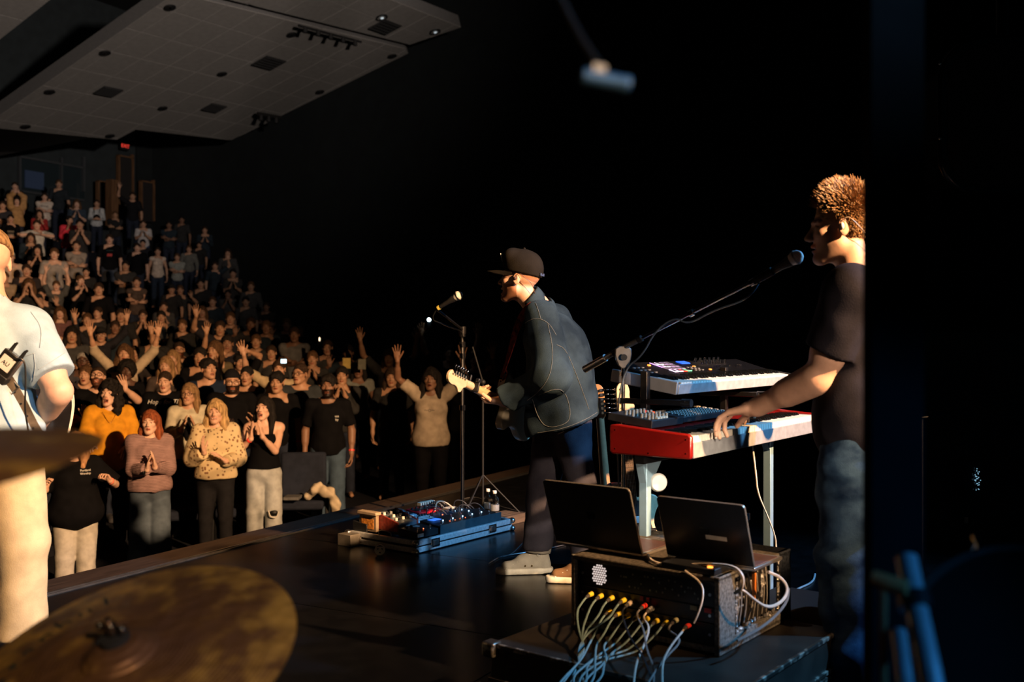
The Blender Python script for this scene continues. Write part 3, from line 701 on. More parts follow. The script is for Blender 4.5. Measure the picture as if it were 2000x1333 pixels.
# ------------------------------------------------------------------ the crowd
U_ = (0, 0, 1)
POSES = {
 'down':  {'L': ((.25, .0, .87), (.02, -.1, -1), (-1, -.2, 0), .5, .1), 'R': ((-.25, .0, .87), (-.02, -.1, -1), (1, -.2, 0), .5, .1)},
 'clap':  {'L': ((.075, -.30, 1.22), (-.25, -.3, .9), (-1, 0, -.2), .1, .15), 'R': ((-.075, -.30, 1.22), (.25, -.3, .9), (1, 0, -.2), .1, .15)},
 'clasp': {'L': ((.05, -.24, 1.36), (-.2, -.1, .95), (-1, 0, -.1), .5, .05), 'R': ((-.05, -.24, 1.36), (.2, -.1, .95), (1, 0, -.1), .5, .05)},
 'fold':  {'L': ((-.07, -.2, 1.19), (-1, .15, .1), (0, 1, 0), .2, .1), 'R': ((.07, -.235, 1.14), (1, .15, .12), (0, 1, 0), .2, .1)},
 'belly': {'L': ((.09, -.27, 1.07), (-.8, -.5, .2), (-.2, .9, -.3), .6, .1), 'R': ((-.09, -.27, 1.07), (.8, -.5, .2), (.2, .9, -.3), .6, .1)},
 'up2':   {'L': ((.40, -.14, 1.86), (.1, -.05, 1), (0, -1, 0), .12, .28), 'R': ((-.40, -.14, 1.86), (-.1, -.05, 1), (0, -1, 0), .12, .28)},
 'vee':   {'L': ((.22, -.03, 1.93), (.0, .0, 1), (0, -1, 0), .1, .2), 'R': ((-.22, -.03, 1.93), (0, 0, 1), (0, -1, 0), .1, .2)},
 'upL':   {'L': ((.36, -.15, 1.80), (.1, -.1, 1), (0, -1, 0), .15, .3), 'R': ((-.25, 0, .87), (0, -.1, -1), (1, 0, 0), .4, .1)},
 'upR':   {'R': ((-.36, -.15, 1.80), (-.1, -.1, 1), (0, -1, 0), .15, .3), 'L': ((.25, 0, .87), (0, -.1, -1), (-1, 0, 0), .4, .1)},
 'half':  {'L': ((.26, -.28, 1.42), (.1, -.3, 1), (-.3, -1, .2), .3, .2), 'R': ((-.26, -.28, 1.42), (-.1, -.3, 1), (.3, -1, .2), .3, .2)},
 'over':  {'L': ((.045, -.16, 1.84), (-.15, -.1, 1), (-1, 0, 0), .1, .1), 'R': ((-.045, -.16, 1.84), (.15, -.1, 1), (1, 0, 0), .1, .1)},
 'mouth': {'L': ((.055, -.25, 1.44), (-.15, .15, 1), (-.9, .4, 0), .15, .08), 'R': ((-.085, -.25, 1.42), (.1, .1, 1), (.9, .4, 0), .15, .08)},
 'phone': {'L': ((.09, -.42, 1.62), (-.1, -.2, 1), (-.6, .8, 0), .7, .05), 'R': ((-.25, 0, .87), (0, -.1, -1), (1, 0, 0), .4, .1)},
 'wide':  {'L': ((.10, -.16, 1.36), (-1, 0, 0), (0, .2, -1), .1, .1, (1, 0, -.1)), 'R': ((-.10, -.16, 1.36), (1, 0, 0), (0, .2, -1), .1, .1, (-1, 0, -.1))},
 'clapR': {'L': ((.13, -.31, 1.38), (-.35, -.25, .9), (-.9, 0, -.3), .1, .2), 'R': ((-.0, -.32, 1.33), (.25, -.2, .9), (.9, -.1, .2), .05, .1)},
}
HAIRC = {'black': (.012, .010, .009), 'dark': (.03, .018, .012), 'brown': (.08, .042, .02), 'light': (.22, .13, .06), 'blonde': (.42, .27, .12), 'red': (.22, .06, .022), 'grey': (.25, .24, .22), 'straw': (.36, .19, .09)}
def hairmat(k): return mat('hair_' + k, HAIRC[k], .8, scale=60, var=.5, stretch=(1, 1, .12), bump=.8, bscale=180, spec=.15)
_cc = {}
def cached(key, fn):
    if key not in _cc: _cc[key] = fn()
    return _cc[key]
def cloth(c, nm=None):
    n = nm or 'cloth_%02x%02x%02x' % tuple(int(min(1, v) * 255) for v in c); return fabric(n, c, var=.15)
PLACED = []
def place_row(px, py, want=1.0, Y=None, fill=False):
    q = (1000 - px) / FPX
    if Y is None:
        best = None
        for r in range(NR):
            u = row_u(r); y = u / (.88 * q + .475); z = CAMZ + (666.5 - py) / FPX * y; s = (z - row_z(r)) / 1.6
            x = (px - 1000) / FPX * y; c = abs(s - want) + (9 if not .83 < s < 1.15 else 0) + sum(.3 for a, b in PLACED if math.hypot(a - x, b - y) < .62)
            if best is None or c < best[3]: best = (s, r, y, c)
        s, r, y, c = best
        if fill and c > .45: return None
    else:
        y = Y; u = y * (.88 * q + .475); r = max(0, min(NR - 1, int(round((u - 7.1) / PITCH)))); z = CAMZ + (666.5 - py) / FPX * y; s = (z - row_z(r)) / 1.6
    if fill and any(math.hypot(a - (px - 1000) / FPX * y, b - y) < .62 for a, b in PLACED): return None
    for k in (0, .3, -.3, .5, -.5, .75):
        y2 = y + k
        if not any(math.hypot(a - (px - 1000) / FPX * y2, b - y2) < .5 for a, b in PLACED): break
    else: y2 = y
    if y2 != y: y = y2; s = (CAMZ + (666.5 - py) / FPX * y - row_z(r)) / 1.6
    PLACED.append(((px - 1000) / FPX * y, y))
    return (px - 1000) / FPX * y, y, row_z(r), max(.84, min(1.13, s))
def person(px, py, label, pos, hair, hc, sk, shirt, sleeve=.6, fem=0, g=1.0, yaw=0, pitch=0, Y=None, hd=False, pants=(.02, .025, .04), smile=0, mouth=0.0, crop=None, beard=None,
           glasses=False, cap=None, loose=0.0, wide=0.0, hem=.86, group=None, extra=None, want=1.0, byaw=0, shirtmat=None, strap=False, neck=.075, patch=None, wr=.005, hands=None, fill=False):
    pr = place_row(px, py, want, Y, fill)
    if pr is None: return
    x, y, z, s = pr
    tx, ty = (-1.2 - x, 3.4 - y); rz = math.atan2(tx, -ty) + math.radians(byaw)
    root = thing('person', label, 'person', (x, y, z), rz, group); root.scale = (s, s, s)
    dark = tuple(.8 * c for c in (.25, .2, .16))
    o = dict(fem=fem, g=g, smile=smile, mouth=mouth)
    if beard: o['beard'] = HAIRC[beard] if isinstance(beard, str) else beard; o['beard'] = tuple(min(1, v * 4) for v in o['beard'])
    if crop: o['crop'] = tuple(min(1, v * 5) for v in HAIRC[crop])
    J = pose(hands or POSES[pos], yaw, pitch, sw=.175 if not fem else .158)
    h1, h2, h3 = (.0095, .0045, .0048) if hd else (.017, .0085, .0075)
    key = (pos, fem, g, yaw, pitch, smile, mouth, beard, crop) if not hd else (label,)
    if hands: key += (label,)
    bm_ = cached(('b',) + key, lambda: make_body(J, o, h1, h2, h3)); put('body', bm_, root, skin(sk))
    sk2 = (pos, fem, g, sleeve, hem, loose, strap) + ((label,) if (hd or hands) else ())
    sm = cached(('s',) + sk2, lambda: shirt_mesh(J, o, h=.0095 if hd else .016, sleeve=sleeve, hem=hem, loose=loose, strap=strap, neck=neck, wr=wr, seed=len(label)))
    so = put('shirt', sm, root, shirtmat or cloth(shirt))
    tm = cached(('t', fem, g, wide, hd), lambda: make_trousers(J, o, h=.012 if hd else .02, wide=wide)); put('trousers', tm, root, cloth(pants))
    if hair and hair != 'none':
        hm = cached(('h', hair, yaw, pitch, fem), lambda: hair_mesh(J, hair, 3, .006 if hd else .009)); put('hair', hm, root, hairmat(hc))
    if cap: put('cap', cached(('c', yaw, pitch, cap[1]), lambda: cap_mesh(J, .008, brim=cap[1])), root, cloth(cap[0]))
    if glasses: put('glasses', cached(('g', yaw, pitch), lambda: glasses_mesh(J, BLKG)), root)
    if hd:
        for a in 'LR': put('shoe', cached(('shoe', a), lambda: make_shoe(J, a, h=.009)), root, cloth((.05, .05, .055)))
    if extra: extra(root, J)
    return root
def chest_text(lines, size, m, x=0.0, z=1.27, y=-.135, tilt=-8, shear=0.0):
    def f(root, J):
        sh_ = [c for c in root.children if c.name.startswith('shirt')][0].data
        bv = BVHTree.FromPolygons([v.co[:] for v in sh_.vertices], [p.vertices[:] for p in sh_.polygons])
        for i, tx in enumerate(lines):
            me = text_mesh(tx, size, m, 0, shear)
            for v in me.vertices:
                X, Z = v.co.x + x, v.co.y + z - i * size * 1.05; h = bv.ray_cast(Vector((X, -1.5, Z)), Vector((0, 1, 0)))
                v.co = (X, (h[0].y if h[0] else y) - .004, Z)
            put('lettering', me, root)
    return f
PRT = mat('print_white', (.75, .74, .7), .6, var=.05); REDB = mat('red_wristband', (.85, .05, .04), .4)
def band_at(m, side, r=.034, wdt=.016):
    def f(root, J):
        d = J['wr' + side] - J['el' + side]; d = d / np.linalg.norm(d); p = Vector(J['wr' + side] - d * .03)
        MB().cyl(p - Vector(d) * wdt / 2, p + Vector(d) * wdt / 2, r, n=14).obj('wristband', m, root)
    return f
def multi(*fs):
    def f(r, J):
        for g in fs: g(r, J)
    return f
def ring_of(m, pts, r): return lambda root, J: MB().tube(pts, r, n=6).obj('necklace', m, root)
# patterned cloths of the front row
def leopard():
    m = fabric('animal_print_cloth', (.62, .48, .27)); nt = m.node_tree; N = nt.nodes; L = nt.links; b = N['Principled BSDF']
    v = N.new('ShaderNodeTexVoronoi'); v.inputs['Scale'].default_value = 26; tc = N.new('ShaderNodeTexCoord'); L.new(tc.outputs['Object'], v.inputs['Vector'])
    r = N.new('ShaderNodeValToRGB'); L.new(v.outputs['Distance'], r.inputs[0]); e = r.color_ramp.elements
    e[0].position = .22; e[0].color = (.07, .035, .025, 1); e[1].position = .36; e[1].color = (.60, .47, .27, 1); e2 = r.color_ramp.elements.new(.14); e2.color = (.3, .13, .06, 1)
    L.new(r.outputs[0], b.inputs['Base Color']); return m
def ribbed(nm, c, sc=130):
    m = fabric(nm, c); nt = m.node_tree; N = nt.nodes; L = nt.links; b = N['Principled BSDF']
    w = N.new('ShaderNodeTexWave'); w.bands_direction = 'Z'; w.inputs['Scale'].default_value = sc / 6.28; w.inputs['Distortion'].default_value = .4
    tc = N.new('ShaderNodeTexCoord'); L.new(tc.outputs['Object'], w.inputs['Vector'])
    bp = N.new('ShaderNodeBump'); bp.inputs['Strength'].default_value = .8; bp.inputs['Distance'].default_value = .01; L.new(w.outputs['Fac'], bp.inputs['Height']); L.new(bp.outputs[0], b.inputs['Normal'])
    return m
BLK_T = (.0045, .0045, .0055); NAVY = (.012, .02, .04); JEAN = (.10, .15, .22); LJEAN = (.36, .38, .38); CREAM = (.55, .49, .36)
def jeans_tear(root, J):
    k = Vector(J['knL']); b = MB().sphere(k + Vector((0.0, -.075, -.0)), .05, 14, 8, (1, .5, .75)); o = b.obj('torn_knee', skin('tan'), root, label='torn opening at the knee')
    MB().tube([k + Vector((-.05, -.1, .03)), k + Vector((-.03, -.115, -.04)), k + Vector((.035, -.115, -.045)), k + Vector((.055, -.1, .02))], .006, n=6, smooth=2).obj('frayed_hem', cloth((.6, .58, .52)), root)
# ---- front rows, one by one
P_ = person
P_(147, 886, 'woman in a loose black T-shirt and pale trousers singing nearest the stage', 'half', 'wavy', 'straw', 'fair', BLK_T, .95, 1, 1.32, yaw=-28, pitch=12, Y=8.3, hd=True, mouth=1.0, pants=(.42, .39, .32), loose=.035, hem=.62,
   hands={'L': ((.30, -.25, 1.27), (-.45, -.4, .7), (-.6, -.6, .2), .75, .15), 'R': ((-.27, -.27, 1.22), (-.1, -.4, .8), (.6, -.6, .2), .75, .15)}, extra=multi(chest_text(['Portland', 'Worship'], .028, PRT, .085, 1.37, -.205), band_at(mat('coral_band', (.8, .2, .12), .4), 'L')), wide=.03)
P_(293, 826, 'woman with long red hair in a mauve ribbed sweater and wide jeans, clapping', 'clap', 'long', 'red', 'pale', (.35, .22, .22), 1.93, 1, 1.16, yaw=-12, pitch=4, Y=9.4, hd=True, mouth=.15, pants=(.09, .12, .16), loose=.02, wide=.06, hem=.9, wr=.008,
   shirtmat=ribbed('mauve_rib_knit', (.36, .23, .22)), hands={'L': ((.045, -.30, 1.17), (-.1, -.3, .9), (-1, 0, -.1), .15, .1), 'R': ((-.03, -.31, 1.15), (.12, -.25, .95), (1, 0, -.1), .15, .1)},
   extra=lambda r, J: MB().box(Vector(J['wrR']) + Vector((-.03, -.03, -.03)), (.03, .02, .035), Matrix.Rotation(.6, 3, 'Z')).obj('wrist_watch', BLKG, r, bevel=.004))
P_(421, 806, 'smiling blonde woman in an animal-print blouse, clapping in the front row', 'clap', 'wavy', 'blonde', 'fair', CREAM, 1.9, 1, 1.08, yaw=-8, pitch=6, Y=9.8, hd=True, smile=1, pants=(.012, .012, .014), loose=.03, hem=.93, wr=.01, shirtmat=leopard(),
   hands={'L': ((.10, -.25, 1.12), (-.6, -.3, .6), (-.8, 0, -.5), .25, .1), 'R': ((-.10, -.32, 1.22), (-.15, -.3, .9), (.9, -.3, 0), .1, .25)},
   extra=multi(lambda r, J: MB().tube([(-.07, -.08, 1.43), (-.05, -.15, 1.3), (0, -.17, 1.2), (.05, -.15, 1.3), (.07, -.08, 1.43)], .006, n=6, smooth=2).obj('necklace', GOLD, r)))
P_(516, 799, 'dark-haired woman in a black camisole and ripped pale jeans cheering through her hands', 'mouth', 'long', 'black', 'fair', BLK_T, 0, 1, .98, yaw=-20, pitch=10, Y=10.15, hd=True, mouth=.8, hands={'L': ((-.005, -.27, 1.33), (-.15, .0, 1), (-.9, .3, 0), .15, .08), 'R': ((-.12, -.25, 1.31), (.0, -.05, 1), (.9, .3, 0), .15, .08)}, pants=LJEAN, strap=True, hem=.97, wide=.03,
   extra=multi(band_at(REDB, 'R', .03), jeans_tear, lambda r, J: [MB().tube([(sx * .09, -.115, 1.33), (sx * .095, -.08, 1.41), (sx * .08, .02, 1.44), (sx * .06, .1, 1.38)], .005, n=6, smooth=1).obj('strap', cloth(BLK_T), r) for sx in (1, -1)]))
P_(214, 770, 'woman with dark curly hair in a mustard sweater, mouth wide open', 'belly', 'curly', 'black', 'pale', (.62, .28, .02), 1.6, 1, 1.22, yaw=-22, pitch=8, Y=10.2, hd=True, mouth=1.0, loose=.02, hem=.80, pants=(.03, .025, .02),
   hands={'L': ((.17, -.3, 1.08), (-.2, -.7, -.5), (-.3, .2, -.9), .5, .1), 'R': ((-.16, -.32, 1.09), (-.3, -.8, .1), (.3, .2, -.9), .5, .15)}, extra=lambda r, J: MB().tube([(-.07, -.1, 1.42), (-.03, -.15, 1.34), (0, -.165, 1.3), (.03, -.15, 1.34), (.07, -.1, 1.42)], .0025, n=5, smooth=2).obj('necklace', GOLD, r))
P_(369, 771, 'older woman with long ash-blonde hair in a cream cardigan, clapping and laughing', 'clap', 'long', 'light', 'tan', (.5, .46, .34), 1.85, 1, 1.05, yaw=-15, pitch=6, Y=10.9, hd=True, smile=1, glasses=True, loose=.012, pants=BLK_T, hem=.82,
   extra=lambda r, J: MB().sphere((0, -.10, 1.19), .1, 14, 10, (.75, .62, 1.75)).obj('black_top', cloth(BLK_T), r))
P_(322, 746, 'short-haired young man in a black T-shirt with white script lettering', 'down', 'crop', 'dark', 'fair', BLK_T, .7, 0, 1.2, yaw=-14, pitch=-4, Y=11.6, hd=True, mouth=.1, crop='dark', loose=.012, extra=chest_text(['Hope for The'], .072, PRT, .0, 1.36, -.165, shear=.3))
P_(191, 738, 'bearded man with glasses in a black T-shirt, head tipped back', 'up1', 'crop', 'dark', 'fair', BLK_T, .7, 0, 1.18, yaw=-10, pitch=22, Y=11.1, hd=True, mouth=.35, beard='dark', glasses=True, crop='dark', loose=.01,
   hands={'L': ((.27, -.3, 1.48), (-.25, -.15, 1), (-.2, -1, .2), .25, .2), 'R': ((-.25, -.1, 1.0), (0, -.5, -.8), (1, 0, 0), .4, .1)})
P_(407, 722, 'young man with thick black hair in a dark navy shirt, lips parted, looking right', 'down', 'bowl', 'black', 'tan', NAVY, .8, 0, 1.0, yaw=28, pitch=10, Y=11.8, hd=True, mouth=.35, crop='black', extra=chest_text(['o~'], .05, PRT, .09, 1.27, -.135))
P_(453, 746, 'bearded man in black with a backwards cap and shining glasses, clapping', 'clapR', None, None, 'tan', BLK_T, .7, 0, 1.16, yaw=8, pitch=-2, Y=11.3, hd=True, beard='black', glasses=True, cap=((.01, .01, .012), 0), loose=.015, crop='black',
   hands={'L': ((.24, -.34, 1.13), (-.1, -.5, .8), (-.6, -.5, 0), .15, .2), 'R': ((-.1, -.3, 1.1), (.6, -.4, .4), (.2, .4, 1), .2, .1)})
P_(482, 735, 'round-faced woman in black with dark hair tied back', 'down', 'bun', 'black', 'olive', BLK_T, .8, 1, 1.1, yaw=-14, pitch=2, Y=12.2, hd=True, mouth=.15)
P_(541, 748, 'young man with a thick black bowl haircut in a black V-neck, arms down', 'down', 'bowl', 'black', 'olive', BLK_T, .75, 0, 1.0, yaw=-8, pitch=0, Y=11.9, hd=True, crop='black', extra=band_at(REDB, 'L', .034))
P_(586, 731, 'tall man with glasses and a moustache in a dark polo shirt', 'down', 'crop', 'dark', 'olive', (.03, .035, .04), .8, 0, 1.12, yaw=-26, pitch=4, Y=12.4, hd=True, glasses=True, crop='dark')
P_(641, 755, 'bearded man in a black T-shirt and red wristband, rightmost of the lit rows', 'down', 'bowl', 'black', 'brown', BLK_T, .8, 0, 1.05, yaw=-4, pitch=3, Y=11.5, hd=True, beard='black', pants=(.05, .08, .12), wide=.02, extra=multi(band_at(REDB, 'L', .034), chest_text(['wa', 'by'], .035, PRT, .1, 1.28, -.145)))
P_(120, 800, 'person in a rust orange sleeveless top beside the guitar, forearm raised', 'half', 'short', 'dark', 'tan', (.5, .12, .03), 0, 1, 1.0, yaw=0, pitch=0, Y=10.6, hd=True, hands={'L': ((.25, -.2, 1.45), (.1, -.2, 1), (-.3, -1, 0), .3, .1), 'R': ((-.1, -.35, 1.12), (.5, -.5, .3), (0, 0, -1), .3, .1)})
P_(167, 733, 'person in dark clothes with one hand raised behind the bearded man in glasses', 'upR', 'short', 'brown', 'tan', (.03, .025, .03), .8, 0, yaw=-18, pitch=0, Y=12.0, mouth=.3)
P_(161, 706, 'dark-skinned older person with grey hair and glasses, looking up', 'clap', 'crop', 'grey', 'dark', (.05, .05, .06), 1.8, 0, yaw=-5, pitch=8, Y=13.0, glasses=True, crop='grey', group='people in the middle rows')
P_(248, 726, 'dark-skinned woman with a rounded afro in a black top', 'down', 'afro', 'black', 'dark', BLK_T, .8, 1, 1.15, yaw=-5, pitch=8, Y=12.0, hd=True)
P_(243, 693, 'woman in a cream patterned blouse with both arms raised wide', 'up2', 'wavy', 'brown', 'tan', (.42, .34, .24), 1.35, 1, 1.05, yaw=-6, pitch=10, Y=13.0, hd=True, mouth=.3)
P_(324, 716, 'fair-haired woman just behind the short-haired man in the script T-shirt', 'down', 'long', 'light', 'tan', (.06, .045, .04), .8, 1, yaw=-15, pitch=3, Y=12.6)
P_(337, 702, 'long-haired woman two rows behind the short-haired man in the script T-shirt', 'clap', 'long', 'light', 'tan', (.09, .06, .05), .8, 1, yaw=-12, pitch=3, Y=13.8)
P_(391, 698, 'dark-haired person half hidden behind the young man in navy', 'down', 'short', 'black', 'olive', BLK_T, .8, 0, yaw=-8, Y=13.4)
P_(419, 686, 'woman in a tan jacket behind the young man in navy, looking left', 'down', 'long', 'brown', 'olive', (.09, .07, .04), 1.8, 1, yaw=-30, pitch=3, Y=14)
P_(469, 708, 'dark-haired person bending an arm over the head in the fourth row', 'half', 'bowl', 'black', 'olive', BLK_T, .8, 0, yaw=10, Y=14.1, hands={'L': ((.12, -.1, 1.76), (-.8, -.2, .3), (0, -1, 0), .3, .1), 'R': ((-.3, -.1, 1.7), (.8, -.1, .4), (0, -1, 0), .3, .1)})
P_(545, 722, 'person in a tan shirt reaching one open hand high behind the bowl haircut', 'upR', 'short', 'dark', 'tan', (.42, .33, .2), 1.0, 0, 1.05, Y=13.3, hd=True, hands={'R': ((-.44, -.12, 1.80), (-.28, -.1, 1), (.1, -1, 0), .12, .3), 'L': ((.25, 0, .87), (0, -.1, -1), (-1, 0, 0), .4, .1)})
P_(842, 742, 'dark-haired woman in a pale T-shirt, both hands raised, in the dim front row', 'up2', 'wavy', 'black', 'brown', (.40, .33, .25), .7, 1, 1.15, yaw=-4, pitch=6, Y=12.2, hd=True, mouth=.3, loose=.01, extra=chest_text(['~o~'], .07, mat('grey_print', (.12, .11, .1), .7), 0, 1.27, -.165),
   hands={'L': ((.36, -.14, 1.82), (.05, -.05, 1), (0, -1, 0), .1, .3), 'R': ((-.36, -.14, 1.82), (-.05, -.05, 1), (0, -1, 0), .1, .3)}, pants=BLK_T)
P_(905, 712, 'dim person with a long pale sleeve, one arm raised behind the microphone', 'upL', 'short', 'dark', 'olive', (.08, .08, .07), 1.8, 1, yaw=0, Y=13.6)
